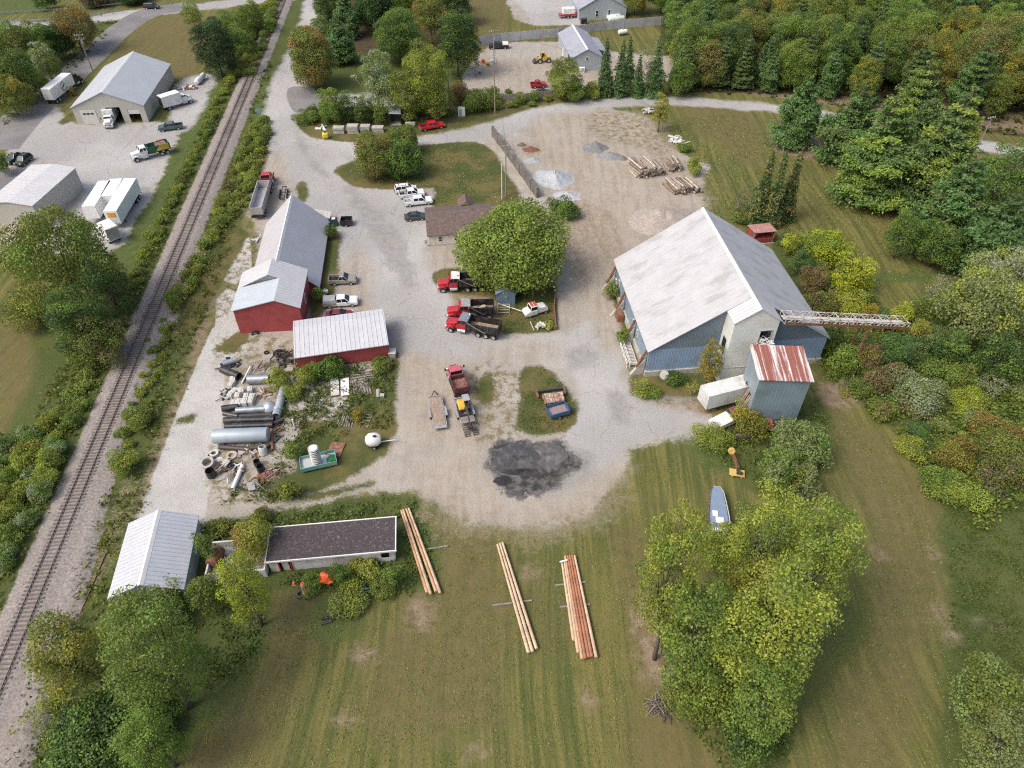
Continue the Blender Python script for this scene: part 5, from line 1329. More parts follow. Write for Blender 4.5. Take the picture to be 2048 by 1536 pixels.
# ---------------------------------------------------------------- yard goods
def pipe_thing(name, label, a, b, r, m_, cat='pipe', z0=0.0, t_=.05, group=None, solid=False, z1=None):
    A, B = G(*a), G(*b)
    A.z, B.z = z0 + r, (z0 if z1 is None else z1) + r
    mb = MB()
    if solid: mb.cyl((0, 0, 0), B - A, r, n=14)
    else: mb.pipe((0, 0, 0), B - A, r, t_, 20)
    o = mb.build(name, m_, None, smooth=True, loc=A)
    return tag(o, label, cat, group)
q = G(432, 884); e = G(541, 880); dq = e - q
t = thing('storage_tank', 'large pale blue grey steel tank lying beside the concrete slab', 'tank', q, math.atan2(dq.y, dq.x))
lt_ = dq.length
MB().rings([(.02, -.12), (.6, -.08), (1.02, .03), (1.05, .1), (1.05, lt_ - .1), (1.02, lt_ - .03), (.6, lt_ + .08), (.02, lt_ + .12)], 28, Matrix.Translation((0, 0, 1.2)) @ Matrix.Rotation(R(90), 4, 'Y')).build('tank_shell', mat('tank_paint', (.34, .4, .45), .5, .2, .06, .6, (.3, .17, .13), .5, lo=.56, hi=.7), t, smooth=True)
for x in (1.2, lt_ - 1.2): MB().box(x, 0, .15, .3, 1.6, .3).build('cradle', M['woodgrey'], t)
for a, b, r, lb, m_ in (((450, 846), (550, 843), .5, 'long black plastic culvert pipe, upper of two beside the big tank', 'plastic'),
                       ((452, 858), (548, 855), .52, 'long black plastic culvert pipe lying against the big tank', 'plastic'),
                       ((456, 836), (545, 832), .3, 'thin dark pipe between grey pipe and black culverts', 'steel'),
                       ((474, 826), (532, 822), .5, 'galvanised grey pipe below the row of concrete blocks', 'galv'),
                       ((449, 830), (478, 836), .38, 'short black pipe at the slab, pointing at the galvanised pipe', 'plastic'),
                       ((446, 822), (478, 818), .5, 'black pipe with open flared end at the slab edge', 'plastic'),
                       ((498, 766), (541, 764), .72, 'thick dark drum pipe with pale top near the yellow-green shrub', 'galv'),
                       ((446, 744), (480, 758), .6, 'dark ribbed pipe lying slanted at the slab edge', 'plastic'),
                       ((447, 733), (470, 726), .5, 'grey cracked pipe piece above the ribbed dark pipe', 'galv'),
                       ((542, 835), (546, 902), .22, 'rusty pipe lying at the right ends of the culverts', 'rust'),
                       ((440, 897), (500, 902), .35, 'dark mossy pipe in front of the big tank', 'steel'),
                       ((500, 900), (540, 894), .35, 'dark green pipe in front of the big tank at its right end', 'steel'),
                       ((572, 772), (554, 838), .6, 'crumpled silver wrapped pipe along the weeds', 'silver')):
    pipe_thing('culvert_pipe', lb, a, b, r, M[m_] if m_ != 'silver' else mat('silver_wrap', (.55, .57, .6), .3, .4, .3, 2.5, (.25, .26, .28), .7), t_=.08)
pipe_thing('plastic_pipe', 'white plastic pipe lying across the scrap at the lower end', (486, 934), (467, 982), .3, WM['trim'], z1=.1)
pipe_thing('plastic_pipe', 'slim white pipe leaning among the scrap by the concrete blocks', (484, 768), (503, 738), .14, WM['trim'], z1=.4)
pipe_thing('plastic_pipe', 'short white elbow pipe beside the long white pipe', (471, 938), (486, 930), .13, WM['trim'], z0=.3)
o = MB().rings([(.02, 1.0), (.5, .94), (.85, .72), (1.0, .3), (1.02, 0), (.95, 0), (.9, .3), (.5, .8), (.02, .9)], 24).build('tank_end_dome', M['galv'], None, smooth=True, loc=G(541, 818) + Vector((0, 0, .25))); o.rotation_euler = (R(35), 0, 0)
tag(o, 'blue grey domed tank end beside the galvanised pipe', 'dome')
bl = [(464, 772), (462, 793), (470, 786), (483, 786), (501, 783), (476, 795), (469, 812), (480, 811), (491, 810), (503, 808), (506, 800), (467, 764), (494, 798)]
wherein = ['alone at the head of the block rows', 'at the lower left of the upper row', 'second in the upper row', 'below the white pipe tip', 'at the right end of the upper row', 'small and fallen between the rows',
           'at the left end of the front row', 'second from left in the front row', 'third from left in the front row', 'at the right end of the front row', 'behind the right end of the front row', 'tilted by the ribbed dark pipe', 'half hidden between the two rows']
bk = None; rr = random.Random(4)
for (x, y), wi in zip(bl, wherein):
    if bk is None:
        bk = MB().box(0, 0, .5, .85, 1.15, 1.0).box(0, 0, 1.04, .4, .7, .09).build('concrete_block', M['concpale'], None, .05); o = bk
    else: o = bk.copy(); COL.objects.link(o)
    o.location = G(x, y); o.rotation_euler.z = R(rr.uniform(-6, 6)) if y > 797 else R(rr.uniform(-30, 30))
    s_ = rr.uniform(.85, 1.0); o.scale = (s_, s_, s_ if y > 797 else s_ * .8)
    tag(o, 'pale concrete block ' + wi, 'concrete block', 'concrete blocks in the pipe yard')
def ring(name, label, x, y, R0, r, h, m_, cat, rot=(0, 0, 0), z=0, group=None):
    o = MB().rings([(R0, 0), (R0 + .03, h * .5), (R0, h), (r, h), (r, 0)], 22, None, True).build(name, m_, None, smooth=True, loc=G(x, y) + Vector((0, 0, z)))
    o.rotation_euler = rot
    return tag(o, label, cat, group)
ring('concrete_ring', 'pale concrete ring above the largest ring at the slab edge', 429, 909, .62, .36, .4, M['concpale'], 'ring')
ring('concrete_ring', 'tan concrete ring lying in front of the big tank', 464, 913, .75, .42, .35, mat('tan_concrete', (.45, .37, .27), .9), 'ring')
ring('concrete_ring', 'largest grey ring standing on the slab at the lower left', 418, 930, .9, .62, .9, M['conc'], 'ring', (R(12), 0, 0))
ring('tyre', 'black tyre squeezed beside the largest grey ring', 424, 914, .55, .3, .25, M['rubber'], 'tyre', (R(20), R(10), 0))
ring('tyre', 'black tyre leaning on the end wall of the front barn', 511, 668, .62, .33, .3, M['rubber'], 'tyre', (R(70), 0, R(15)))
ring('tyre', 'black tyre behind the yellow-green shrub near the shed', 565, 733, .55, .3, .3, M['rubber'], 'tyre', (R(40), 0, 0))
ring('tyre', 'small black tyre on bare ground above the pipe yard', 533, 706, .4, .22, .2, M['rubber'], 'tyre')
ring('tyre', 'grey green tyre beside the orange traffic barrel', 601, 1190, .52, .3, .3, mat('dusty_tyre', (.1, .12, .11), .8), 'tyre')
for x, y, R0, h, lb in ((424, 952, .62, 1.2, 'black open drum standing at the lower left slab edge'), (516, 931, .45, 1.0, 'black open drum left of its taller twin in the scrap'), (524, 944, .5, 1.3, 'tall black open drum right of its twin in the scrap'),
                       (522, 966, .5, .4, 'low rusty brown open drum at the bottom of the scrap yard'), (533, 969, .35, .4, 'smallest rusty open drum at the bottom of the scrap yard'), (511, 962, .5, .3, 'flat rusty ring drum at the bottom of the scrap yard')):
    ring('open_drum', lb, x, y, R0, R0 - .06, h, M['plastic'] if h > .5 else M['rust'], 'drum')
for x, y, lb in ((440, 921, 'pale round lid beside the tan concrete ring, left one'), (451, 925, 'pale round lid beside the tan concrete ring, right one')):
    tag(MB().cyl((0, 0, 0), (0, 0, .3), .45, n=20).cyl((0, 0, .3), (0, 0, .34), .12, n=10).build('round_lid', M['concpale'], None, .03, loc=G(x, y)), lb, 'lid')
o = MB().rings([(.55, 0), (.6, .5), (.6, 1.1), (.5, 1.25), (.42, 1.25), (.5, 1.05), (.5, 0)], 20).build('plastic_tub', mat('cloudy_plastic', (.5, .5, .48), .5), None, smooth=True, loc=G(527, 908)); o.rotation_euler = (R(-15), 0, 0)
tag(o, 'cloudy grey plastic tub between tank and rusty pipe', 'tub')
def heap(name, label, cx, cy, w_, d_, n, m_, r=.12, cat='heap', seed=1, curl=False, hmax=.7, part='scrap_piece', z0=0.0, rods=False):
    """loose heap: every piece its own part"""
    rr = random.Random(seed); c = G(cx, cy); k_ = mpp(c)
    t = thing(name, label, cat, c)
    for i in range(n):
        x, y = rr.gauss(0, .35) * w_ * k_, rr.gauss(0, .35) * d_ * k_ * 1.3
        z_ = z0 + rr.random() * hmax * max(0, 1 - abs(x) / (w_ * k_ * .6 + .01)); a = rr.uniform(0, math.pi); ln = rr.uniform(.7, 2.4)
        mm = m_[i % len(m_)] if isinstance(m_, list) else m_
        if curl:
            mb = MB(); R_ = rr.uniform(.5, 1.1); pr_ = None
            for q_ in range(13):
                an = q_ * rr.uniform(.25, .35)
                p_ = Vector((math.cos(an) * R_, math.sin(an) * R_, r + z_ + .04 * q_))
                if pr_ is not None: mb.cyl(pr_, p_, r, n=6)
                pr_ = p_
            mb.build(part, mm, t, loc=(x, y, 0), rz=a)
        else:
            mb = MB()
            if rods or rr.random() < .55: mb.cyl((-ln / 2, 0, r + z_), (ln / 2, 0, r + z_ + rr.uniform(-.1, .5)), r * rr.uniform(.5, 1.2), n=8)
            else: mb.box(0, 0, r + z_, ln * .6, rr.uniform(.3, .9), r * 1.6, rx=rr.uniform(-.3, .3))
            mb.build(part, mm, t, loc=(x, y, 0), rz=a)
    return t
heap('pipe_heap', 'tangled heap of black hoses and pipes at the left end of the red shed', 566, 716, 22, 16, 16, [M['plastic'], M['steel']], .1, 'heap', 3, True, 1.0, 'hose')
heap('scrap_heap', 'dark scrap heap above the ribbed pipe at the slab edge', 460, 728, 24, 10, 14, [M['steel'], M['plastic'], M['grey']], .12, 'heap', 5)
heap('scrap_heap', 'rusty bars and boards on the ground below the red shed corner', 545, 780, 24, 16, 12, [M['rust'], M['woodgrey']], .07, 'heap', 7, hmax=.2)
heap('scrap_heap', 'brown and white scrap around the long white pipe', 470, 945, 26, 22, 22, [M['rust'], M['conc'], M['steel'], M['wood'], M['galv']], .1, 'heap', 9)
heap('scrap_heap', 'faded red and pink scrap right of the black drums', 536, 948, 16, 16, 14, [mat('pink_scrap', (.36, .16, .17), .8), M['rust'], M['conc']], .1, 'heap', 11)
heap('scrap_heap', 'pale rubble and pipes in front of the big tank', 495, 908, 36, 10, 16, [M['conc'], M['rust'], M['galv'], M['wood']], .1, 'heap', 13)
heap('scrap_heap', 'dark scrap around the right ends of the culvert pipes', 556, 850, 10, 28, 14, [M['steel'], M['plastic'], M['rust']], .1, 'heap', 15)
heap('scrap_heap', 'broken concrete pieces and rods between block rows and shrub', 525, 790, 22, 12, 12, [M['conc'], M['rust'], M['concpale']], .07, 'heap', 16, hmax=.2)
heap('scrap_heap', 'timber and tan scrap pile right of the beige workshop', 378, 178, 24, 8, 18, [M['wood'], M['rust'], M['conc'], M['white']], .15, 'heap', 17)
heap('scrap_heap', 'small grey sheets on the grass left of the long red barn', 512, 480, 12, 5, 7, [M['galv'], M['white']], .08, 'heap', 19, hmax=.2)
heap('scrap_heap', 'black hoses and offcuts between slab edge and concrete block rows', 452, 790, 10, 26, 14, [M['steel'], M['plastic'], M['conc']], .1, 'heap', 61)
heap('scrap_heap', 'dark offcuts strewn around the pale round lids', 452, 935, 20, 14, 18, [M['plastic'], M['steel'], M['conc'], M['rust']], .12, 'heap', 63)
heap('scrap_heap', 'timber and metal offcuts below the tall black drum', 505, 975, 26, 8, 18, [M['woodgrey'], M['steel'], M['conc']], .08, 'heap', 65)
heap('scrap_heap', 'weathered rods lying on bare ground below the front barn', 520, 735, 30, 10, 12, [M['steel'], M['woodgrey'], M['rust']], .06, 'heap', 67, hmax=.15, rods=True)
heap('stone_heap', 'row of pale stones at the near edge of the truck lawn', 1084, 656, 22, 4, 14, [M['concpale'], M['conc']], .15, 'heap', 21, part='stone')
heap('rubble_heap', 'white concrete rubble along the edge of the upper meadow', 1354, 284, 22, 16, 26, [M['concpale'], M['white'], M['conc']], .2, 'heap', 23, part='rubble_piece')
heap('rubble_heap', 'grey rubble beside the yellow shrub at the forest road', 1297, 225, 14, 14, 16, [M['conc'], M['steel'], M['concpale']], .2, 'heap', 25, part='rubble_piece')
heap('brush_heap', 'heap of dead grey branches left of the nearest big tree', 1322, 1412, 34, 18, 70, [M['bark'], M['woodgrey'], M['bark']], .045, 'heap', 27, part='branch', rods=True)
heap('scrap_heap', 'scrap metal and sheets among the trees at the right of the sandy lot', 1378, 88, 30, 12, 18, [M['galv'], M['white'], M['steel'], mat('pink_scrap')], .2, 'heap', 29)

# timber: every plank and pole is its own object
def planks(items, label, group, m_, w_=.22, h_=.16, name='timber', z=0.02, cat='timber'):
    for k, (a, b) in enumerate(items):
        A, B = G(*a), G(*b); d_ = B - A
        o = MB().box(0, 0, h_ / 2, d_.length, w_, h_).build(name, m_, None, .015, loc=(A + B) / 2 + Vector((0, 0, z + .05 * (k % 3))), rz=math.atan2(d_.y, d_.x))
        tag(o, label, cat, group)
planks([((700 + i * 1.2, 748 + i * 5.5), (754 - i * 2, 742 + i * 5)) for i in range(8)], 'grey timber lying lengthwise in front of the red shed', 'timbers along the red shed', M['woodgrey'])
planks([((700 + i * 5, 762 + i % 3), (704 + i * 5.5, 792 - i % 4)) for i in range(8)], 'grey timber lying crosswise right of the white panels', 'timbers beside the white panels', M['woodgrey'], .28)
planks([((644 + i * 4, 764 + i), (655 + i * 2.5, 792 - i)) for i in range(6)], 'dark board in the jumble left of the white panels', 'boards left of the white panels', M['woodgrey'], .14, .08)
planks([((688 + i * 3.4, 818 + i), (673 + i * 5, 852 + i * .5)) for i in range(7)], 'grey violet board in the loose bundle on the weedy patch', 'board bundle on the weedy patch', M['woodgrey'], .24, .08)
for x0, lb, mm in ((670, 'pale grey panel on the slab edge, left of the white one', M['concpale']), (690, 'bright white panel lying on the slab edge by the timbers', WM['trim'])):
    A, B = G(x0, 760), G(x0 + 1, 794); d_ = B - A
    o = MB().box(0, 0, .35, d_.length, 1.25, .12).box(-d_.length * .3, 0, .15, .15, 1.2, .28).box(d_.length * .3, 0, .15, .15, 1.2, .28).build('roof_panel', mm, None, loc=(A + B) / 2, rz=math.atan2(d_.y, d_.x))
    tag(o, lb, 'panel')
o = MB()
A, B = G(727, 856), G(738, 828); d_ = B - A; L_ = d_.length
for s_ in (-.55, .55): o.box(0, s_, .1, L_, .1, .12)
for k in range(5): o.box(-L_ / 2 + (k + .5) * L_ / 5, 0, .1, .12, 1.0, .08)
tag(o.build('wooden_rack', M['wood'], None, loc=(A + B) / 2, rz=math.atan2(d_.y, d_.x)), 'brown wooden ladder-like rack lying in the weeds', 'rack')
cedar = mat('peeled_orange_pole', (.47, .26, .14), .8, 0, .15, .8, (.56, .4, .26), .6, sc2=(.2, 3, 3)); pale = mat('peeled_pale_pole', (.56, .43, .29), .8, 0, .12, .8, (.42, .26, .15), .5, sc2=(.2, 3, 3)); dred = mat('dark_red_pole', (.33, .145, .08), .8, 0, .2, .8, (.4, .2, .12), .4, sc2=(.2, 3, 3))
P_ = [((803, 1024), (855, 1189), cedar, 'orange peeled pole, leftmost of the four beside the block building'), ((807, 1023), (862, 1192), pale, 'pale peeled pole, second of the four beside the block building'),
      ((813, 1021), (873, 1187), cedar, 'orange peeled pole, third of the four beside the block building'), ((818, 1020), (881, 1190), pale, 'pale peeled pole, right of the four beside the block building'),
      ((995, 1092), (1057, 1309), pale, 'pale pole, left of the three in the middle of the field'), ((1000, 1090), (1065, 1307), pale, 'pale pole, middle of the three in the field'), ((1005, 1088), (1073, 1301), pale, 'pale pole with orange butt, right of the three in the field'),
      ((1124, 1130), (1147, 1284), pale, 'shortest pale pole at the left of the right-hand stack'), ((1129, 1128), (1156, 1309), pale, 'pale pole, second from left in the right-hand stack'), ((1130, 1115), (1164, 1322), cedar, 'orange pole left of the dark red ones in the right-hand stack'),
      ((1135, 1115), (1170, 1321), dred, 'dark red pole, left of the dark ones in the right-hand stack'), ((1139, 1114), (1177, 1318), dred, 'dark red pole, middle of the dark ones in the right-hand stack'), ((1144, 1114), (1183, 1317), dred, 'dark red pole, right of the dark ones in the right-hand stack'), ((1149, 1115), (1192, 1318), pale, 'pale pole, rightmost of the right-hand stack')]
for a, b, mm, lb in P_:
    A, B = G(*a), G(*b); A.z, B.z = .38, .42
    tag(MB().cyl((0, 0, 0), B - A, .14, .2, 12).build('wooden_pole', mm, None, smooth=True, loc=A), lb, 'pole', 'peeled poles laid out on the field')
for a, b, lb in (((836, 1103), (896, 1093), 'grey skid beam under the four poles beside the block building'), ((985, 1212), (1064, 1202), 'grey skid beam under the three poles in the field'), ((1110, 1172), (1172, 1165), 'grey skid beam under the right-hand pole stack'), ((1120, 1215), (1180, 1210), 'second skid beam under the right-hand pole stack')):
    A, B = G(*a), G(*b)
    tag(MB().bar((0, 0, .1), B - A + Vector((0, 0, .1)), .18, .2).build('skid_beam', M['woodgrey'], None, loc=A), lb, 'beam')
pipe_thing('short_post', 'short white post lying across the top of the right-hand stack', (1119, 1130), (1134, 1126), .12, WM['trim'], 'post', z0=.55, solid=True)
# log piles
logm = [mat('log_grey', (.3, .26, .22), .9, 0, .15, 1.2, (.22, .17, .13), .6, sc2=(3, 3, .3)), mat('log_pale', (.48, .43, .37), .9, 0, .15, 1.2, (.27, .2, .15), .6, sc2=(3, 3, .3)), mat('log_brown', (.17, .125, .09), .9, 0, .2, 1.2, (.4, .34, .28), .5, sc2=(3, 3, .3))]
def logpile(a, b, ln, rows, label, group, seed, back):
    """logs stacked side by side from a to b, their ends towards the viewer"""
    rr = random.Random(seed); A, B = G(*a), G(*b); d_ = (B - A); u = d_.normalized(); v = (G(*back) - G(*b)).normalized()
    r = d_.length / rows[0] / 2
    for k, n in enumerate(rows):
        for i in range(n):
            c = A + u * (r * (k + 1) * 1.0 + (i + .0) * 2 * r * 1.0) + Vector((0, 0, r * 1.75 * k + r)); rr_ = r * rr.uniform(.8, 1.02)
            off = rr.uniform(-.55, .55); sk = rr.uniform(-.11, .11)
            p_ = v * off; q_ = v * (ln * rr.uniform(.92, 1.05) + off) + u * sk * ln
            o = MB().cyl(p_, q_, rr_, rr_ * .85, 9).build('log', logm[rr.randrange(3)], None, smooth=True, loc=c)
            tag(o, label, 'log', group)
logpile((1272, 358), (1334, 350), 5.6, [14, 13, 12, 10, 7], 'log in the largest stack behind the white-roofed barn', 'logs of the largest stack', 1, (1302, 322))
logpile((1338, 346), (1364, 341), 3.6, [6, 6, 5, 3], 'log in the small stack behind the largest one', 'logs of the small back stack', 2, (1350, 318))
logpile((1348, 391), (1404, 384), 5.0, [12, 11, 9, 6], 'log in the front stack nearest the barn roof', 'logs of the front stack', 3, (1374, 358))

# piles of gravel, sand and millings
def pile(name, label, x, y, rx, ry, h, col, seed=1, col2=None, cat='pile', ridges=0.0):
    c = G(x, y); k_ = mpp(c); a, b = rx * k_, ry * k_ / .7
    rg = np.random.default_rng(seed); ph = rg.uniform(0, 6.28, 8); am = rg.uniform(.05, .16, 8) / np.arange(1.2, 5.1, .5)
    mb = MB(); vs, fs = [(0, 0, h)], []
    nr_, na = 14, 40
    for i in range(1, nr_ + 1):
        f_ = i / nr_
        for j in range(na):
            an = 2 * math.pi * j / na
            rad = 1 + sum(am[q] * math.sin((q + 1) * an + ph[q]) for q in range(8))
            zz = h * max(0, math.hypot(1 - f_, .12) - .12) * (1 + .08 * math.sin(3 * an + ph[0]) * f_) + rg.normal(0, .03) * h * (1 - f_) + ridges * h * (1 - f_) * math.sin(9 * f_ + 2 * an)
            vs.append((a * rad * f_ * math.cos(an), b * rad * f_ * math.sin(an), zz if i < nr_ else -.06))
    for j in range(na): fs.append((0, 1 + j, 1 + (j + 1) % na))
    for i in range(nr_ - 1):
        for j in range(na):
            p_, q_ = 1 + i * na, 1 + (i + 1) * na; j2 = (j + 1) % na
            fs.append((p_ + j, q_ + j, q_ + j2, p_ + j2))
    m_ = mat('heap_' + '_'.join(str(int(v * 100)) for v in col), col, .95, 0, .16, 1.3, col2 or tuple(v * .72 for v in col), .5, bump=.06)
    return tag(mb.add(vs, fs).build(name, m_, None, smooth=True, loc=c), label, cat)
pile('gravel_pile', 'dark grey conical gravel pile in the middle of the upper yard', 1190, 296, 28, 15, 1.9, (.2, .2, .2), 1)
pile('gravel_pile', 'lower grey gravel pile right below the dark conical one', 1218, 313, 27, 12, 1.3, (.24, .245, .25), 2)
pile('gravel_pile', 'smallest dark gravel pile nearest the log stacks', 1245, 318, 10, 6, .9, (.19, .175, .16), 3)
pile('gravel_pile', 'large pale bluish gravel pile beside the dark block wall', 1108, 360, 44, 28, 2.4, (.4, .43, .45), 4, (.33, .36, .38))
pile('gravel_pile', 'pale gravel tongue in front of the large bluish pile', 1135, 392, 30, 16, 1.0, (.42, .43, .44), 9)
pile('gravel_pile', 'small flat bluish gravel pile above the large bluish one', 1066, 322, 20, 9, .9, (.36, .38, .39), 5)
pile('soil_pile', 'rusty brown soil pile at the top of the block wall', 1062, 299, 18, 9, .9, (.19, .09, .06), 6)
pile('soil_pile', 'small dark soil pile touching the rusty brown one', 1044, 290, 10, 5, .7, (.15, .12, .1), 7)
pile('gravel_pile', 'wide pale brown gravel pile behind the white roof of the barn', 1325, 440, 76, 40, 2.9, (.37, .325, .285), 8, (.3, .26, .22), ridges=.03)
pile('millings_pile', 'black asphalt millings spread in the middle of the lower yard', 1036, 920, 56, 30, .45, (.06, .06, .063), 11, (.16, .16, .16), ridges=.3)
pile('millings_pile', 'dark grey millings mound right of the black spread', 1092, 912, 40, 24, .25, (.1, .098, .1), 12, (.22, .215, .21), ridges=.3)
pile('millings_pile', 'blackest small millings heap at the near end of the spread', 1006, 962, 19, 9, .3, (.03, .03, .033), 13, ridges=.3)
pile('millings_pile', 'black curved millings ridge across the middle of the spread', 1046, 944, 40, 8, .42, (.03, .028, .034), 14, (.08, .08, .085), ridges=.4)

# bins, tanks, barriers and other small things
def boxy(name, label, cat, x, y, sx, sy, sz, m_, rz=0.0, bev=.04, lid=None, tap=(1, 1), z=0.0):
    t = thing(name, label, cat, G(x, y) + Vector((0, 0, z)), R(rz))
    MB().box(0, 0, sz / 2, sx, sy, sz, tap=tap).build('shell', m_, t, bev)
    if lid: MB().box(0, 0, sz + .05, sx * tap[0] + .08, sy * tap[1] + .08, .1).build('lid', lid, t, .02)
    return t
t = boxy('dumpster', 'dark green dumpster with a white patch beside the long barn', 'dumpster', 666, 450, 1.9, 1.5, 1.3, M['green'], 4, lid=M['black'], tap=(1, .9))
MB().box(.3, .1, 1.42, .7, .7, .06).build('white_sheet', WM['trim'], t)
q = G(694, 449); t = thing('open_dumpster', 'black open dumpster trailer right of the green dumpster', 'dumpster', q, R(3)); open_box(-1.1, 1.1, .9, .3, 1.3, M['black'], t, 'dumpster_body', M['black'], .08); wheels(t, [(0, -.95), (0, .95)], .3, .2)
def tank_h(label, a, b, r, m_=None, legs=True, name='propane_tank', cat='tank'):
    A, B = G(*a), G(*b); d_ = B - A; L_ = d_.length
    t = thing(name, label, cat, A, math.atan2(d_.y, d_.x))
    MB().rings([(.02, 0), (r * .6, .06), (r * .92, .22), (r, .4), (r, L_ - .4), (r * .92, L_ - .22), (r * .6, L_ - .06), (.02, L_)], 18, Matrix.Translation((0, 0, r + .25)) @ Matrix.Rotation(R(90), 4, 'Y')).build('tank_shell', m_ or M['carwhite'], t, smooth=True)
    MB().cyl((L_ / 2, 0, 2 * r + .2), (L_ / 2, 0, 2 * r + .42), .16, n=10).build('valve_dome', M['grey'], t)
    for x in (L_ * .25, L_ * .75): MB().box(x, 0, .16, .15, r * 1.2, .32).build('tank_foot', M['steel'], t)
    return t
tank_h('white propane tank, upper of the pair beside the white pickup', (646, 590), (658, 588), .42)
tank_h('white propane tank, lower of the pair beside the white pickup', (645, 602), (658, 600), .42)
tank_h('white propane tank with pale green tint beside the far grey hall', (1216, 46), (1248, 43), .8, mat('mint_white', (.6, .68, .6), .4))
tank_h('second white propane tank close to the wall of the far grey hall', (1213, 41), (1240, 38), .7)
tank_h('small white tank behind the sandy lot by the long fence', (1236, 71), (1254, 69), .7)
tank_h('white upright-looking tank standing right of the beige workshop', (394, 172), (410, 156), .7)
q, rz, d = aim((733, 892), (764, 889))
t = thing('tank_trailer', 'white bulbous tank trailer in the weeds at the drive edge', 'tank trailer', q, rz)
MB().rings([(.02, -1.15), (.6, -1.0), (.95, -.55), (1.0, 0), (.95, .55), (.6, 1.0), (.02, 1.15)], 20, Matrix.Translation((0, 0, 1.2)) @ Matrix.Rotation(R(90), 4, 'Y')).build('tank_shell', WM['trim'], t, smooth=True)
MB().box(.3, -.3, 2.2, .5, .3, .1).build('hatch', M['black'], t); MB().cyl((.9, 0, .6), (3.0, .2, .5), .07, n=8).build('drawbar', WM['trim'], t); MB().box(0, 0, .4, 1.6, 1.2, .15).build('frame', M['steel'], t); wheels(t, [(0, -.85), (0, .85)], .34, .2)
# green trough with the standing spiral culvert
q, rz, d = aim((602, 936), (674, 920))
t = thing('green_trough', 'long green metal trough body with pale interior and green hopper end', 'trough', q, rz)
gt = mat('faded_green_steel', (.16, .36, .3), .5, .1, .08, 1, (.3, .4, .38), .5)
open_box(-d / 2, d / 2, 1.15, .35, 1.0, gt, t, 'trough_body', mat('pale_sheet_floor', (.5, .53, .56), .5, .2, .1, 1), .08)
MB().prism([(d * .22, .55), (d * .48, .55), (d * .48, 1.0), (d * .36, 1.2)], -.9, .2).build('hopper', mat('vivid_green', (.03, .2, .08), .6), t)
for x in (-d * .35, d * .3): MB().box(x, -1.0, .18, .2, .2, .35).box(x, 1.0, .18, .2, .2, .35).build('foot', M['steel'], t)
t = thing('spiral_culvert', 'pale spiral ribbed culvert standing upright in the green trough', 'culvert', G(636, 931) + Vector((0, 0, .5)))
MB().pipe((0, 0, .05), (0, 0, 3.2), .62, .05, 24).build('culvert_tube', M['galv'], t, smooth=True)
m_ = MB()
for k in range(9): m_.rings([(.62, -.05), (.7, -.03), (.7, .03), (.62, .05)], 24, Matrix.Translation((0, 0, .3 + k * .35)), True)
m_.build('rib', M['concpale'], t); MB().cyl((0, 0, 3.1), (0, 0, 3.2), .6, n=24).build('cap', WM['trim'], t)
tag(MB().box(0, 0, .12, 2.0, 2.6, .1).box(0, -1.4, .3, 2.0, .12, .5).build('rust_sheet', M['rust'], None, loc=G(672, 900), rz=R(-8)), 'brown rusty steel sheet behind the green trough', 'sheet')
tag(MB().cyl((0, 0, 0), (0, 0, 1.8), .14, .12, 10).build('white_post', WM['trim'], None, loc=G(590, 856)), 'white post standing in the weeds beside the scrap', 'post')
tag(MB().cyl((0, 0, 0), (0, .5, 1.0), .3, n=12).box(.6, -.1, .25, .6, .6, .5).build('concrete_elbow', M['conc'], None, loc=G(757, 793)), 'pale concrete elbow pipe at the end of the timber stacks', 'pipe')
# traffic barrels and cones
def barrel(label, x, y, rot=(0, 0, 0), z=0.0):
    t = thing('traffic_barrel', label, 'traffic barrel', G(x, y) + Vector((0, 0, z))); t.rotation_euler = rot
    MB().rings([(.33, 0), (.33, .08), (.29, .1), (.27, .5), (.24, .95), (.12, 1.0)], 16).build('barrel_body', M['orange'], t, smooth=True)
    for k in range(3): MB().rings([(.295 - k * .012, .2 + k * .26), (.305 - k * .012, .22 + k * .26), (.295 - k * .012, .33 + k * .26), (.28 - k * .012, .33 + k * .26)], 16).build('reflective_band', WM['trim'], t)
barrel('orange and white traffic barrel standing beside the grey green tyre', 612, 1191)
barrel('orange and white traffic barrel stacked behind the standing one', 609, 1178, z=.3)
barrel('orange traffic barrel peeking out right of the standing one', 618, 1180, (R(25), R(15), 0))
barrel('orange and white traffic barrel lying on its side near the four poles', 783, 1180, (R(-70), 0, R(40)), .3)
def cone(label, x, y, rot=(0, 0, 0)):
    t = thing('traffic_cone', label, 'traffic cone', G(x, y)); t.rotation_euler = rot
    MB().rings([(.2, .04), (.16, .2), (.04, .8)], 14).build('cone_body', M['orange'], t); MB().box(0, 0, .02, .5, .5, .05).build('cone_base', M['orange'], t)
    MB().rings([(.135, .38), (.14, .4), (.105, .55), (.09, .55)], 14).build('reflective_band', WM['trim'], t)
cone('orange cone in front of the red framed door', 589, 1168)
cone('orange cone in the bushes above the traffic barrels', 623, 1160, (R(50), 0, 0))
m_ = MB(); rr = random.Random(6)
N_ = 7; vs = [((i - 3) * .3 + rr.uniform(-.08, .08), (j - 3) * .24, 1.15 + .35 * math.sin(i * 1.3) * math.cos(j) - .1 * abs(i - 3) - .13 * abs(j - 3) + rr.uniform(-.1, .1)) for j in range(N_) for i in range(N_)]
o = MB().add(vs, [(j * N_ + i, j * N_ + i + 1, (j + 1) * N_ + i + 1, (j + 1) * N_ + i) for j in range(N_ - 1) for i in range(N_ - 1)]).build('orange_sheet', M['orange'], None, loc=G(655, 1162))
o.modifiers.new('thickness', 'SOLIDIFY').thickness = .04
tag(o, 'crumpled bright orange plastic sheet over the bushes at the block wall', 'sheet')
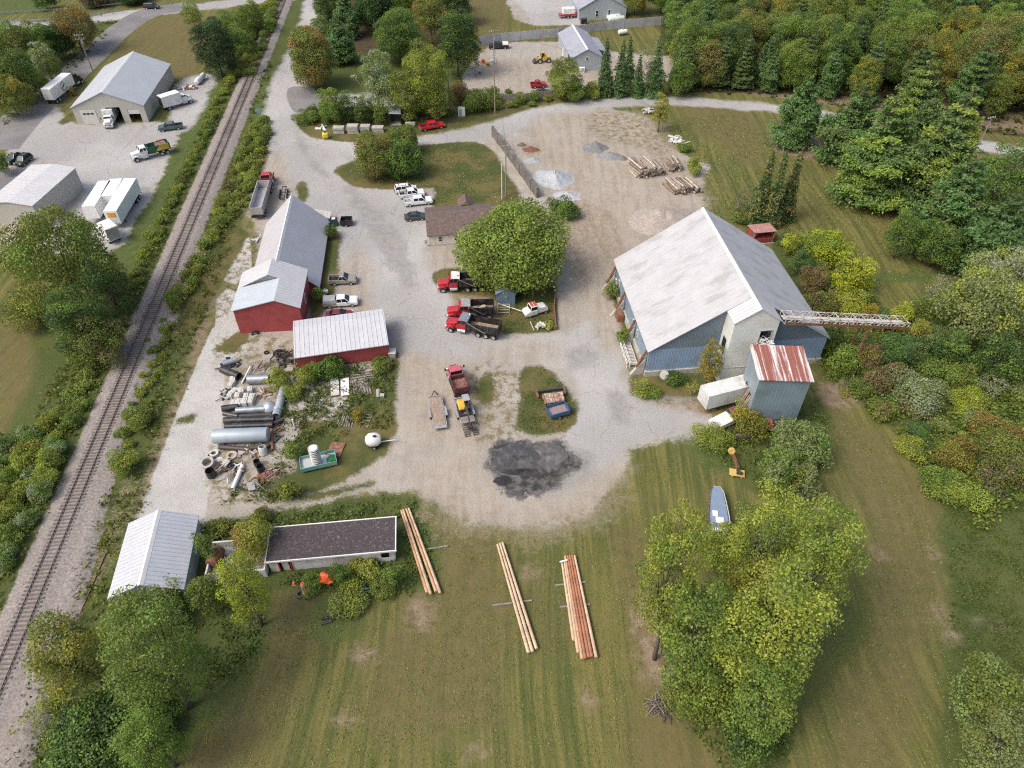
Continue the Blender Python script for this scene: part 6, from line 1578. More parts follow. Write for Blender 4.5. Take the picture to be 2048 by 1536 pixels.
for k, (a, b, mm, lb) in enumerate((((702, 1180), (752, 1178), 'bluep', 'pale blue pipe, upper of two in the bushes'), ((706, 1186), (756, 1185), 'bluep', 'pale blue pipe, lower of two in the bushes'), ((724, 1168), (748, 1166), 'blue', 'short blue pipe half hidden in the bushes'),
        ((642, 1240), (706, 1226), 'plastic', 'long black pipe, upper of those lying on the grass'), ((648, 1234), (692, 1224), 'steel', 'dark grey pipe behind the long black one on the grass'), ((664, 1240), (704, 1231), 'plastic', 'short black pipe touching the long one on the grass'),
        ((642, 1250), (664, 1244), 'steel', 'shortest grey pipe at the lower end on the grass'), ((678, 1217), (712, 1207), 'steel', 'dark pipe reaching under the yellow-green plants'))):
    pipe_thing('loose_pipe', lb, a, b, .13, M[mm] if mm in M else mat('pale_blue_pipe', (.36, .5, .58), .4), z0=.05)
# verge goods along the side road
for k, (x0, x1, y, h_, lb) in enumerate(((668, 690, 266, 1.5, 'pale concrete slab stack, first from the left at the side road'), (696, 718, 266, 2.0, 'pale concrete slab stack, tallest at the side road'), (722, 741, 264, 1.6, 'pale concrete slab stack, third from the left at the side road'), (745, 768, 263, 1.2, 'pale concrete slab stack, nearest the round trees at the side road'))):
    A, B = G(x0, y), G(x1, y - 1); w_ = (B - A).length
    t = thing('slab_stack', lb, 'slab stack', (A + B) / 2)
    for j in range(3): MB().box(rr.uniform(-.1, .1), rr.uniform(-.1, .1), h_ / 6 + j * h_ / 3, w_, 1.6, h_ / 3 - .08).build('slab', M['conc'], t)
t = boxy('yellow_tank', 'bright yellow round tank at the left end of the slab stacks', 'tank', 652, 276, 1.5, 1.3, 1.4, mat('lemon_paint', (.6, .5, .05), .5), 10, .4); MB().cyl((0, 0, 1.4), (0, 0, 1.6), .3, n=12).build('cap', M['steel'], t)
heap('pipe_fittings', 'white pipe fittings lying above the yellow tank', 643, 257, 14, 6, 9, [M['white'], M['galv']], .15, 'fittings', 31, hmax=.2, part='fitting')
t = boxy('bench_block', 'long pale concrete bench block right of the small shelter', 'block', 821, 250, 2.4, .7, .7, M['concpale'], 2)
t = boxy('white_cabinet', 'white utility cabinet on the verge behind the red pickup', 'cabinet', 924, 231, 1.7, 1.2, 1.9, M['white'], -3, lid=M['concpale']); MB().box(-.3, -.62, 1.0, .7, .05, 1.5).build('cabinet_door', M['grey'], t)
t = thing('road_sign', 'small blue sign on a post at the left verge of the main road', 'sign', G(520, 238), R(5)); MB().cyl((0, 0, 0), (0, 0, 2.4), .06, n=8).build('post', M['grey'], t); MB().box(0, -.08, 2.1, 1.3, .06, .9).build('sign_panel', mat('faded_blue_sign', (.2, .28, .38), .6), t)
t = boxy('white_box', 'white utility box in front of the grey outbuilding', 'box', 1163, 145, 1.6, .9, 1.4, M['white'], 0); MB().box(.2, -.47, .8, .6, .04, .9).build('box_door', M['grey'], t)
# loader, hay-coloured trailer goods in the north lot
q, rz, d = aim((1103, 123), (1072, 125))
t = thing('wheel_loader', 'pale yellow wheel loader in the sandy lot', 'loader', q, rz)
MB().prism([(-1.9, .8), (.3, .8), (.3, 1.7), (-1.6, 1.6), (-1.9, 1.3)], -.8, .8).build('engine_body', M['yellow'], t, .1)
cabin(t, M['yellow'], -.2, .9, .7, 1.5, -.1, .8, .65, 2.7); MB().box(1.0, 0, 1.0, 1.4, 1.0, .6).build('front_frame', M['yellow'], t)
for s_ in (-1, 1): MB().bar((.9, s_ * .55, 1.4), (2.5, s_ * .55, .5), .2).build('lift_arm', M['yellow'], t)
MB().prism([(2.4, .1), (3.2, .1), (2.5, .9), (2.3, .9)], -1.1, 1.1).build('bucket', M['steel'], t); wheels(t, [(x, s_ * .95) for x in (-1.2, 1.3) for s_ in (-1, 1)], .65, .45)
q, rz, d = aim((1152, 34), (1117, 36))
t = thing('gooseneck_trailer', 'red trailer with white covered load by the far grey hall', 'trailer', q, rz)
MB().box(0, 0, 1.0, d, 2.2, .35).build('bed', M['red'], t); MB().box(-.3, 0, 2.1, d * .7, 2.0, 1.8).build('covered_load', M['white'], t, .2); wheels(t, [(x, s_ * 1.0) for x in (-1.0, 0) for s_ in (-1, 1)], .42, .3)
boxy('black_tank', 'small black bin by the corner of the far grey hall', 'bin', 1167, 47, 1.8, 1.4, 1.4, M['black'], 8, lid=M['steel'])
t = boxy('storage_container', 'long white storage container among the trees right of the sandy lot', 'container', 1385, 78, 9.0, 2.4, 2.2, M['white'], 2); MB().box(-4.53, 0, 1.1, .05, 2.0, 1.8).build('container_door', M['grey'], t)
t = boxy('dark_trailer', 'black enclosed trailer between the birches right of the sandy lot', 'trailer', 1379, 122, 4.8, 2.2, 2.0, M['black'], 0, z=.35); wheels(t, [(-.5, -1.1), (.5, -1.1)], .36, .2)
for x, y, lb, mm in ((966, 126, 'orange drum by the tall roadside pole', 'orange'), (976, 132, 'yellow drum by the tall roadside pole', 'yellow'), (984, 127, 'white drum by the tall roadside pole', 'white'), (960, 148, 'blue grey drum below the tall roadside pole', 'galv')):
    t = thing('oil_drum', lb, 'drum', G(x, y)); MB().cyl((0, 0, 0), (0, 0, 1.0), .5, n=14).build('drum_body', M[mm], t); MB().rings([(.5, .3), (.53, .33), (.5, .36), (.5, .64), (.53, .67), (.5, .7)], 14).build('hoop', M[mm], t)
q, rz, d = aim((566, 404), (570, 378))
t = thing('axle_trailer', 'black skeleton trailer with dark wheels at the far end of the long barn', 'trailer', q, rz)
MB().box(0, .4, .6, d, .12, .15).box(0, -.4, .6, d, .12, .15).box(d / 2 - .1, 0, .6, .15, 1.0, .14).box(-d / 2 + .1, 0, .6, .15, 1.0, .14).build('frame', M['black'], t)
wheels(t, [(x, s_ * .75) for x in (-1.2, 0, 1.2) for s_ in (-1, 1)], .38, .28)
o = MB().cyl((0, 0, 0), (0, 0, .12), .72, n=28).build('concrete_disc', M['concpale'], None, .02, loc=G(1327, 757) + Vector((0, 0, .75))); o.rotation_euler = (R(62), 0, R(6))
tag(o, 'pale round concrete disc leaning on the foot of the barn gable', 'disc')

# ---------------------------------------------------------------- trees, shrubs, weeds
def leaf_material(name, trans=0.33):
    m = bpy.data.materials.new(name); m.use_nodes = True
    nt = m.node_tree; bs = nt.nodes['Principled BSDF']; out = nt.nodes['Material Output']
    oi = nt.nodes.new("ShaderNodeObjectInfo")
    def attr(n, ty='GEOMETRY'):
        a = nt.nodes.new("ShaderNodeAttribute"); a.attribute_type, a.attribute_name = ty, n
        return a
    lv, cv, tint = attr('lv').outputs['Fac'], attr('cv').outputs['Fac'], attr('tint', 'OBJECT').outputs['Color']
    c = mixc(nt, smooth01(nt, cv, .45, .85), oi.outputs['Color'], tint)
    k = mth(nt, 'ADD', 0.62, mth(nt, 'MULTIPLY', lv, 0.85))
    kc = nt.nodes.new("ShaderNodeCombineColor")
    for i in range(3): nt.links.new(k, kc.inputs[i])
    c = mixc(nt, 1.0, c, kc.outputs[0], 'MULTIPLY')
    nt.links.new(c, bs.inputs['Base Color'])
    bs.inputs['Roughness'].default_value = 0.55; bs.inputs['Specular IOR Level'].default_value = 0.3
    tr = nt.nodes.new("ShaderNodeBsdfTranslucent"); nt.links.new(c, tr.inputs[0])
    ms = nt.nodes.new("ShaderNodeMixShader"); ms.inputs[0].default_value = trans
    nt.links.new(bs.outputs[0], ms.inputs[1]); nt.links.new(tr.outputs[0], ms.inputs[2]); nt.links.new(ms.outputs[0], out.inputs[0])
    return m
LEAF = leaf_material('leaves')
def unit(a): return a / (np.linalg.norm(a, axis=-1, keepdims=True) + 1e-9)
def leaf_mesh(name, C, N, S, lv, cv, rg, long=1.3):
    n = len(C); t = unit(np.cross(N, rg.normal(size=(n, 3)))); b = np.cross(N, t)
    S = S[:, None]
    V = np.stack([C + t * S * .5 * long, C + b * S * .42, C - t * S * .5 * long, C - b * S * .42], 1).reshape(-1, 3)
    me = bpy.data.meshes.new(name)
    me.vertices.add(4 * n); me.vertices.foreach_set('co', V.reshape(-1))
    me.loops.add(4 * n); me.loops.foreach_set('vertex_index', np.arange(4 * n, dtype=np.int32))
    me.polygons.add(n); me.polygons.foreach_set('loop_start', np.arange(0, 4 * n, 4, dtype=np.int32))
    me.update(calc_edges=True)
    for an, a in (('lv', lv), ('cv', cv)):
        at = me.attributes.new(an, 'FLOAT', 'FACE'); at.data.foreach_set('value', a.astype(np.float32))
    me.materials.append(LEAF)
    return me
def blob_leaves(cs, rs, per, leaf, rg, out_c, up=.45, flat=1.0):
    C, N, S, LV, CV = [], [], [], [], []
    for c, r in zip(cs, rs):
        n = max(8, int(per * r * r / (leaf * leaf)))
        d = unit(rg.normal(size=(n, 3)) + unit(c - out_c)[None] * .55 + np.array([0, 0, up])[None])
        rad = r * rg.uniform(.45, 1.12, (n, 1)) ** .6
        p = c + d * rad * np.array([1, 1, flat])
        C.append(p); N.append(unit(d + rg.normal(size=(n, 3)) * .75))
        S.append(leaf * rg.uniform(.65, 1.3, n)); LV.append(rg.uniform(0, 1, n) * .7 + rg.uniform(0, .3)); CV.append(np.clip(rg.uniform(0, 1) + rg.normal(0, .12, n), 0, 1))
    return np.concatenate(C), np.concatenate(N), np.concatenate(S), np.concatenate(LV), np.concatenate(CV)
def make_proto(kind, w, h, seed):
    rg = np.random.default_rng(seed)
    leaf = {'pine': .15 + .013 * w, 'spruce': .14 + .014 * w}.get(kind, .12 + .0108 * w)
    tr = MB(); a = w / 2
    if kind in ('round', 'open', 'bush', 'sparse'):
        zc, zr = {'round': (.5, .5), 'open': (.5, .5), 'bush': (.45, .5), 'sparse': (.5, .5)}[kind]
        nb = {'round': 64, 'open': 58, 'bush': 26, 'sparse': 30}[kind]
        br = {'round': .17, 'open': .155, 'bush': .23, 'sparse': .13}[kind] * w
        oc = np.array([0, 0, h * zc * .8]); cs = []
        lob = rg.uniform(0, 6.28, 3)
        while len(cs) < nb:
            d = unit(rg.normal(size=3)); k = rg.uniform(.55, .98) if kind == 'open' else rg.uniform(.72, 1) if kind == 'round' else rg.uniform(.35, 1.12)
            if d[2] < -.8: continue
            an = math.atan2(d[1], d[0]); lk = 1 if kind in ('round', 'open') else 1.9; lobe = 1 + lk * (.12 * math.sin(2 * an + lob[0]) + .1 * math.sin(3 * an + lob[1]))
            hb_ = max(.15, math.hypot(d[0], d[1])) ** -.3 if kind in ('round', 'open') else 1.0
            p = np.array([d[0] * (a - br * .7) * k * lobe * hb_, d[1] * (a - br * .7) * k * lobe * hb_, (h * .09 + (h * .9 - br * .5) * (d[2] * k + 1) / 2) if kind in ('round', 'open') else h * zc + d[2] * (h * zr - br * .5) * k])
            if all(np.linalg.norm((p - q) * np.array([1, 1, w / h])) > br * .62 for q in cs) or rg.random() < .04: cs.append(p)
        cs = np.array(cs); rs = br * (rg.uniform(.72, 1.25, nb) if kind in ('round', 'open') else rg.uniform(.45, 1.2, nb))
        per = {'round': 6.0, 'open': 5.2, 'bush': 5.5, 'sparse': 3.2}[kind]
        C, N, S, LV, CV = blob_leaves(cs, rs, per, leaf, rg, oc, flat=.8)
        if kind in ('round', 'bush'):
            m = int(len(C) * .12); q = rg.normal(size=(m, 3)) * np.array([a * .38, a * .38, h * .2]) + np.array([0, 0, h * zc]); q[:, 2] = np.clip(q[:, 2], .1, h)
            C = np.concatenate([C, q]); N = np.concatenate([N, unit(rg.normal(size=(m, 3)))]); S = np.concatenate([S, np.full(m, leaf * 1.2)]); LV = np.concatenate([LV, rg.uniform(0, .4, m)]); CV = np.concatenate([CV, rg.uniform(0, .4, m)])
        r0 = .013 * h + .007 * w
        ft = np.array([0, 0, h * .2]) if kind != 'bush' else np.array([0, 0, h * .12])
        mid = np.array([rg.normal(0, .03 * w), rg.normal(0, .03 * w), h * zc])
        tr.cyl((0, 0, -.2), ft, r0, r0 * .75, 8).cyl(ft, mid, r0 * .75, r0 * .4, 7)
        for q in cs[::2 if kind != 'sparse' else 1]:
            s_ = ft + (mid - ft) * rg.uniform(.1, .95); k = (s_ + q) / 2 + np.array([0, 0, -.04 * h])
            tr.cyl(s_, k, r0 * .32, r0 * .2, 5).cyl(k, q, r0 * .2, r0 * .06, 5)
    else:
        C, N, S, LV, CV = [], [], [], [], []
        nl = 13 if kind == 'pine' else 17
        tr.cyl((0, 0, -.2), (0, 0, h * .97), .02 * h, .03, 7)
        for i in range(nl):
            f_ = i / (nl - 1); zz = h * (.1 + .88 * f_)
            rr_ = a * ((1 - f_) ** .8 if kind == 'pine' else (1 - f_) ** .85) * rg.uniform(.78, 1.15) + .05 * w
            if kind == 'pine' and f_ < .18: rr_ *= .8
            nbr = max(4, int((8 if kind == 'pine' else 9) * (.5 + rr_ / a)))
            for j in range(nbr):
                an = 2 * math.pi * (j + rg.uniform(-.35, .35)) / nbr + i * 1.3; L_ = rr_ * rg.uniform(.6, 1.18)
                n = int(max(16, (46 if kind == 'pine' else 20) * L_ * max(L_, 1.0) / (w * w) / (leaf * leaf) * 1.05 * (w / 8) ** 2 * 2.0))
                s_ = rg.uniform(.12, 1, n) ** .7; sp = rg.normal(0, 1, n) * (.16 * L_) * (.4 + s_)
                lift = (.16 if kind == 'pine' else -.22) * L_
                x = s_ * L_; yy = sp; z_ = zz + lift * s_ ** 2 + rg.normal(0, .07 * L_ + .05, n) - np.abs(sp) * .25
                C.append(np.stack([x * math.cos(an) - yy * math.sin(an), x * math.sin(an) + yy * math.cos(an), np.maximum(z_, .1)], 1))
                N.append(unit(np.array([math.cos(an) * .45, math.sin(an) * .45, .8])[None] + rg.normal(size=(n, 3)) * .5))
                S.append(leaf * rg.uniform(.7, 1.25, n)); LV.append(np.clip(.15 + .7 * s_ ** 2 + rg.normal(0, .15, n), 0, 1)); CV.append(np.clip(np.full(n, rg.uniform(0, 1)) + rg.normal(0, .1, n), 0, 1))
                tr.cyl((0, 0, zz), (L_ * .8 * math.cos(an), L_ * .8 * math.sin(an), zz + lift * .6), .008 * h, .02, 4)
        C, N, S, LV, CV = map(np.concatenate, (C, N, S, LV, CV))
    cm = leaf_mesh(kind + '_crown', C, N, S, LV, CV, rg, 1.3 if kind not in ('pine', 'spruce') else 2.0)
    tm = bpy.data.meshes.new(kind + '_trunk'); tm.from_pydata(tr.v, [], tr.f); tm.materials.append(M['bark'] if kind != 'sparse' else M['barkpale']); tm.shade_smooth()
    return cm, tm, w, h
PROTO = {}
CLS = [2.0, 4.0, 7.0, 11.0, 16.0]
PRNG = random.Random(77)
def proto(kind, w, h):
    wc = min(CLS, key=lambda c: abs(math.log(c / w)))
    ar = min((.6, .85, 1.2, 1.7, 2.6), key=lambda r: abs(math.log(r * w / h)))
    k = (kind, wc, ar, PRNG.randrange(2))
    if k not in PROTO: PROTO[k] = make_proto(kind, wc, wc * ar, len(PROTO) * 7 + 13)
    return PROTO[k]
PAL = dict((k_, tuple(min(.7, c_ * m_) for c_, m_ in zip(v_, (1.8, 1.85, 1.7)))) for k_, v_ in dict(G1=(.095, .14, .03), YG=(.175, .19, .035), DG=(.04, .07, .022), OG=(.104, .124, .03), OR=(.15, .11, .032), BG=(.06, .105, .038), GG=(.13, .152, .062), RD=(.128, .088, .055), LY=(.22, .232, .026),
           PG=(.06, .092, .03), BR=(.13, .11, .045), SG=(.18, .2, .13), MG=(.125, .16, .034), GO=(.19, .155, .026), DK=(.028, .045, .02)).items())
NAMEK = dict(round='broadleaf_tree', open='broadleaf_tree', bush='bush', sparse='bush', pine='pine_tree', spruce='spruce_tree')
def plant(p, w, h, kind, c1, c2, label, group=None, name=None, cat=None, rg=PRNG):
    cm, tm, w0, h0 = proto(kind, w, h)
    name = name or NAMEK[kind]
    t = thing(name, label, cat or ('bush' if name in ('bush',) else 'tree'), (p[0], p[1], p[2] if len(p) > 2 else 0), rg.uniform(0, 6.28), group)
    t.rotation_euler.x, t.rotation_euler.y = rg.gauss(0, .035), rg.gauss(0, .035)
    for nm, me_ in (('trunk', tm), ('crown', cm)):
        o = bpy.data.objects.new(nm if name not in ('bush', 'shrub') else {'trunk': 'stem', 'crown': 'foliage'}[nm], me_)
        COL.objects.link(o); o.parent = t; o.scale = (w / w0, w / w0, h / h0)
        if nm == 'crown':
            kf = rg.uniform(.88, 1.12); j = [v * kf * rg.uniform(.95, 1.05) for v in PAL[c1]]
            o.color = (*j, 1); o['tint'] = [v * rg.uniform(.9, 1.1) for v in PAL[c2]]
    return t
def tree(x0, y0, x1, y1, kind, c1, c2, label, group=None, name=None, hk=1.0, cat=None):
    if kind == 'bush' and x0 > 1560 and not name: name = cat = 'shrub'
    cx, cy = (x0 + x1) / 2, (y0 + y1) / 2
    phi = PITCH + math.atan((cy - 768) / FPX)
    g = G(cx, cy); m_ = mpp(g); a = (x1 - x0) / 2 * m_; D = (y1 - y0) / 2 * m_
    b = math.sqrt(max(D * D - (a * math.sin(phi)) ** 2, (.45 * a * math.cos(phi)) ** 2)) / math.cos(phi)
    dy = b * math.cos(phi) / m_
    p = G(cx + (1024 - cx) / (2266 - cy) * dy, cy + dy)
    # the crown stands nearer the camera than its foot: correct the size once
    s_ = mpp((p.x, p.y, b)) / m_ * (.93 if kind in ('round', 'open') else 1)
    return plant(p, 2 * a * s_, 2 * b * hk * s_, kind, c1, c2, label, group, name, cat)

T = tree
# the clump of tall trees around the boat
T(1284, 955, 1438, 1330, 'open', 'YG', 'MG', 'yellow-green tree left of the boat, at the left of the big clump')
T(1446, 930, 1630, 1200, 'open', 'YG', 'G1', 'yellow-green tree right behind the boat, topmost of the big clump')
T(1396, 1035, 1498, 1150, 'open', 'YG', 'MG', 'small yellow-green tree hanging over the near half of the boat')
T(1570, 945, 1728, 1275, 'open', 'MG', 'YG', 'yellow-green tree at the right flank of the big clump')
T(1430, 1070, 1670, 1410, 'open', 'YG', 'MG', 'largest yellow-green tree in the middle of the big clump')
T(1370, 1100, 1590, 1340, 'open', 'YG', 'MG', 'yellow-green tree in the very middle of the big clump, below the boat')
T(1312, 1140, 1500, 1410, 'open', 'G1', 'MG', 'green tree at the lower left of the big clump')
T(1318, 1225, 1400, 1325, 'bush', 'G1', 'MG', 'green bush at the left foot of the big clump, above the bright one')
T(1330, 1300, 1460, 1440, 'bush', 'MG', 'G1', 'bright green bush at the foot of the big clump, left side')
T(1450, 1290, 1620, 1510, 'open', 'G1', 'MG', 'lowest green tree of the big clump')
T(1430, 1400, 1560, 1530, 'bush', 'G1', 'DG', 'dark green bush at the bottom of the big clump')
T(1528, 825, 1662, 945, 'open', 'GG', 'G1', 'silvery green tree in front of the loading tower, right one')
T(1515, 880, 1600, 990, 'open', 'G1', 'GG', 'grey green tree in front of the loading tower, left one')
T(1560, 910, 1640, 1000, 'bush', 'GG', 'YG', 'grey green shrub just above the big clump')
T(1392, 845, 1470, 905, 'bush', 'MG', 'YG', 'bright green bush at the paved drive below the abandoned truck')
T(1470, 815, 1540, 880, 'bush', 'OG', 'GO', 'olive and orange bush between abandoned truck and lean-to')
T(1455, 790, 1500, 850, 'sparse', 'YG', 'OG', 'thin yellow-green sapling at the corner of the loading tower')
T(1395, 672, 1450, 775, 'open', 'GO', 'OG', 'golden orange tree growing against the cream tower')
T(1370, 755, 1398, 792, 'sparse', 'LY', 'GO', 'wilted yellow plants in front of the barn gable')
T(1262, 748, 1300, 790, 'sparse', 'LY', 'MG', 'yellow and green weeds at the near corner of the barn')
# bottom left clump
T(62, 1190, 225, 1400, 'open', 'OG', 'GO', 'olive and gold tree beside the railway at bottom left')
T(195, 1165, 405, 1450, 'open', 'G1', 'OG', 'large olive green tree below the pale metal shed')
T(222, 1145, 395, 1260, 'open', 'G1', 'GG', 'grey green tree hiding the near end of the pale metal shed')
T(85, 1395, 330, 1580, 'round', 'DG', 'G1', 'dark green tree at the bottom edge, left')
T(240, 1400, 370, 1560, 'open', 'G1', 'OG', 'green tree at the bottom edge right of the dark one')
T(435, 1095, 545, 1265, 'open', 'YG', 'LY', 'bright yellow-green tree beside the red framed door')
T(452, 1030, 548, 1130, 'bush', 'YG', 'OR', 'yellow and orange shrub at the left end of the dark gravel roof')
T(372, 1130, 450, 1235, 'open', 'OG', 'G1', 'olive green tree left of the bright yellow-green one')
T(385, 1055, 430, 1130, 'bush', 'G1', 'OG', 'green bush between the metal shed and the annex')
T(30, 1385, 150, 1470, 'sparse', 'OG', 'YG', 'pale olive shrub over the old siding at bottom left')
T(155, 1385, 245, 1450, 'bush', 'YG', 'OG', 'yellow-green shrub between the two bottom left trees')
T(395, 1040, 455, 1080, 'bush', 'OG', 'YG', 'low olive bush at the drive beside the annex')
# left edge
T(10, 375, 220, 640, 'open', 'G1', 'OG', 'large green tree in front of the white warehouse at the left edge')
T(160, 480, 262, 660, 'open', 'DG', 'OG', 'dark tree right of the large tree by the white warehouse')
T(0, 560, 120, 660, 'bush', 'OG', 'YG', 'olive shrub under the large tree at the left edge')
T(85, 560, 215, 730, 'open', 'DG', 'G1', 'dark green tree below the large tree by the white warehouse')
T(130, 620, 245, 740, 'bush', 'OG', 'BR', 'brownish olive bush beside the track below the dark trees')
T(0, 470, 60, 560, 'bush', 'G1', 'YG', 'green bush at the left edge by the crosswise trailer')
# maple and round trees in the middle
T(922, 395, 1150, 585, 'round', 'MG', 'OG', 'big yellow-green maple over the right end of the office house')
T(1098, 395, 1160, 440, 'bush', 'G1', 'DG', 'dense green bush at the end of the block wall')
T(700, 262, 792, 358, 'round', 'OG', 'OR', 'rounded tree turning orange, left of two at the lawn tip')
T(764, 274, 848, 356, 'round', 'G1', 'DG', 'rounded green tree, right of two at the lawn tip')
T(770, 250, 838, 310, 'round', 'G1', 'OG', 'rounded green tree just behind the two at the lawn tip')
T(572, 58, 672, 178, 'round', 'OG', 'OR', 'dark tree with an orange top beside the main road')
T(590, 55, 650, 110, 'round', 'OR', 'GO', 'orange crowned tree behind the dark one beside the main road')
T(640, 40, 716, 128, 'pine', 'BG', 'PG', 'blue green pine right of the orange topped tree')
T(660, -10, 724, 75, 'pine', 'BG', 'PG', 'tall blue green pine at the top edge left of the dark wood')
T(622, 30, 665, 85, 'open', 'G1', 'OG', 'green tree behind the orange topped tree')
T(702, 92, 800, 242, 'sparse', 'SG', 'OG', 'thin grey green tree behind the slab stacks')
T(715, 100, 805, 240, 'open', 'OG', 'SG', 'olive green tree behind the slab stacks')
T(790, 85, 912, 240, 'open', 'YG', 'OG', 'broad yellow tree behind the red pickup')
T(765, 140, 850, 246, 'open', 'OG', 'YG', 'olive yellow tree right behind the small shelter')
T(845, 170, 900, 246, 'open', 'OG', 'YG', 'small olive tree directly behind the red pickup')
T(632, 170, 690, 246, 'open', 'MG', 'G1', 'light green small tree at the side street corner')
T(672, 182, 712, 246, 'bush', 'DG', 'G1', 'dark green bush above the slab stacks')
T(706, 195, 742, 250, 'bush', 'DG', 'G1', 'small dark green tree left of the small shelter')
T(742, 205, 775, 252, 'bush', 'G1', 'OG', 'green bush beside the small shelter')
T(590, 222, 640, 245, 'bush', 'G1', 'OG', 'low green hedge at the side street corner')
T(895, 165, 940, 205, 'bush', 'OR', 'RD', 'red-orange bush behind the white cabinet')
T(925, 180, 985, 225, 'bush', 'OG', 'G1', 'olive bush right of the red-orange one')
T(865, 22, 960, 155, 'round', 'DG', 'OG', 'tall dark green tree at the left end of the long fence')
T(742, 20, 850, 130, 'round', 'G1', 'DG', 'dark tree in the wood behind the yellow tree')
T(820, -10, 905, 90, 'open', 'OG', 'OR', 'olive and orange tree in the wood at the top edge')
T(700, -20, 790, 60, 'round', 'DG', 'DK', 'very dark tree in the wood at the top edge')
T(620, -20, 690, 40, 'round', 'DG', 'G1', 'dark green tree at the top edge by the main road')
T(880, -30, 945, 50, 'round', 'DG', 'DK', 'dark tree at the top edge right of the orange one')
# north lot and roadside
T(1088, 115, 1168, 202, 'open', 'OG', 'YG', 'big birch with sparse yellow leaves hiding the dark red pickup')
T(1130, 150, 1172, 205, 'bush', 'G1', 'OG', 'green shrub right of the big birch')
T(1168, 165, 1205, 200, 'bush', 'OG', 'YG', 'low olive shrub at the roadside left of the spruces')
for k, (x0, y0, x1, y1) in enumerate(((1196, 82, 1232, 190), (1222, 88, 1262, 192), (1243, 80, 1276, 170), (1262, 115, 1292, 192), (1292, 72, 1336, 192))):
    T(x0, y0, x1, y1, 'spruce', 'BG', 'DG', ('narrow spruce, first from the left in front of the grey outbuilding', 'narrow spruce, second from the left by the grey outbuilding', 'tallest thin spruce, third by the grey outbuilding', 'short spruce, fourth by the grey outbuilding', 'dark spruce, fifth and right of the outbuilding row')[k], 'row of spruces at the sandy lot')
T(1262, 75, 1335, 192, 'sparse', 'SG', 'OG', 'thin pale green birch among the spruces')
T(1332, 58, 1372, 140, 'open', 'MG', 'YG', 'light green tree left of the storage container')
T(1392, 62, 1430, 150, 'open', 'MG', 'YG', 'light green tree right of the storage container')
T(1330, 110, 1400, 192, 'open', 'G1', 'DG', 'green tree at the roadside below the storage container')
T(1302, 180, 1342, 265, 'open', 'YG', 'GO', 'slender yellow-green tree beside the grey rubble at the forest road')
T(1372, 310, 1405, 350, 'bush', 'YG', 'OG', 'yellow-green shrub right of the log stacks')
T(1355, 285, 1382, 305, 'bush', 'G1', 'OG', 'green weeds beside the white rubble')
# top left
for x0, y0, x1, y1, k, c1, c2, lb in ((-20, 45, 75, 150, 'open', 'G1', 'OG', 'green tree at the left edge, upper one'), (40, 42, 115, 130, 'open', 'OG', 'G1', 'olive tree below the bridge guardrail'), (95, 12, 200, 105, 'open', 'BR', 'OR', 'reddish brown tree beside the bridge'),
        (-10, 100, 80, 205, 'round', 'G1', 'DG', 'dense green tree at the left edge, middle one'), (55, 80, 122, 165, 'open', 'OG', 'SG', 'pale olive tree left of the street pole'), (-25, 150, 62, 235, 'open', 'OG', 'GO', 'golden green tree at the left edge beside the street'),
        (72, 48, 128, 120, 'round', 'DG', 'G1', 'dark green tree left of the reddish brown one'), (112, 60, 150, 112, 'round', 'DG', 'OG', 'dark tree close to the street opposite the pole'), (72, 150, 98, 178, 'bush', 'OG', 'G1', 'olive bush at the street edge'),
        (388, 38, 472, 155, 'round', 'DK', 'DG', 'very dark tree beside the track above the workshop'), (425, 20, 500, 100, 'open', 'G1', 'OG', 'green tree behind the very dark one'), (470, 0, 530, 70, 'open', 'OG', 'G1', 'olive tree beside the track near the top edge'),
        (362, 6, 405, 56, 'bush', 'MG', 'OG', 'lone rounded bush on the brown grass slope'), (450, 55, 505, 120, 'bush', 'G1', 'DG', 'green bush between dark tree and track'), (-20, 300, 18, 350, 'open', 'G1', 'DG', 'green tree cut by the left edge beside the dark cars'),
        (60, -25, 115, 22, 'open', 'DG', 'G1', 'dark tree above the bridge at the top edge'), (150, -30, 220, 12, 'round', 'RD', 'DK', 'dark red tree above the bridge at the top edge'), (225, -30, 300, 8, 'round', 'DK', 'DG', 'very dark tree above the road at the top edge'), (136, 172, 150, 192, 'bush', 'OR', 'GO', 'small orange bush beside the white semi trailer')):
    T(x0, y0, x1, y1, k, c1, c2, lb)
# pines and spruces at the right
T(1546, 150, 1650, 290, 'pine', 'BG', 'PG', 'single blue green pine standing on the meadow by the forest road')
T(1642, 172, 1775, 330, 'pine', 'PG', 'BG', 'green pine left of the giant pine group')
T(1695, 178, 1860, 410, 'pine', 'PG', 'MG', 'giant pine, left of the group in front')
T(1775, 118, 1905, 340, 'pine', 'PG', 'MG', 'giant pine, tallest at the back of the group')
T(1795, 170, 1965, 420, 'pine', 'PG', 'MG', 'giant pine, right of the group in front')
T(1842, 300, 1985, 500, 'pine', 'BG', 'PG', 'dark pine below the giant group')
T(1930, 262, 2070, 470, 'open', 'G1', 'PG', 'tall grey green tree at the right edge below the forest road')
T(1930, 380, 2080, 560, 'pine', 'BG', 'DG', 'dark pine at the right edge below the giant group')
T(1770, 405, 1850, 520, 'open', 'G1', 'DG', 'green tree at the lower left foot of the dark pines')
T(1790, 412, 1830, 480, 'open', 'MG', 'G1', 'slim light green tree at the foot of the dark pines')
T(1830, 430, 1930, 540, 'open', 'G1', 'DG', 'leafy green tree in front of the dark pines')
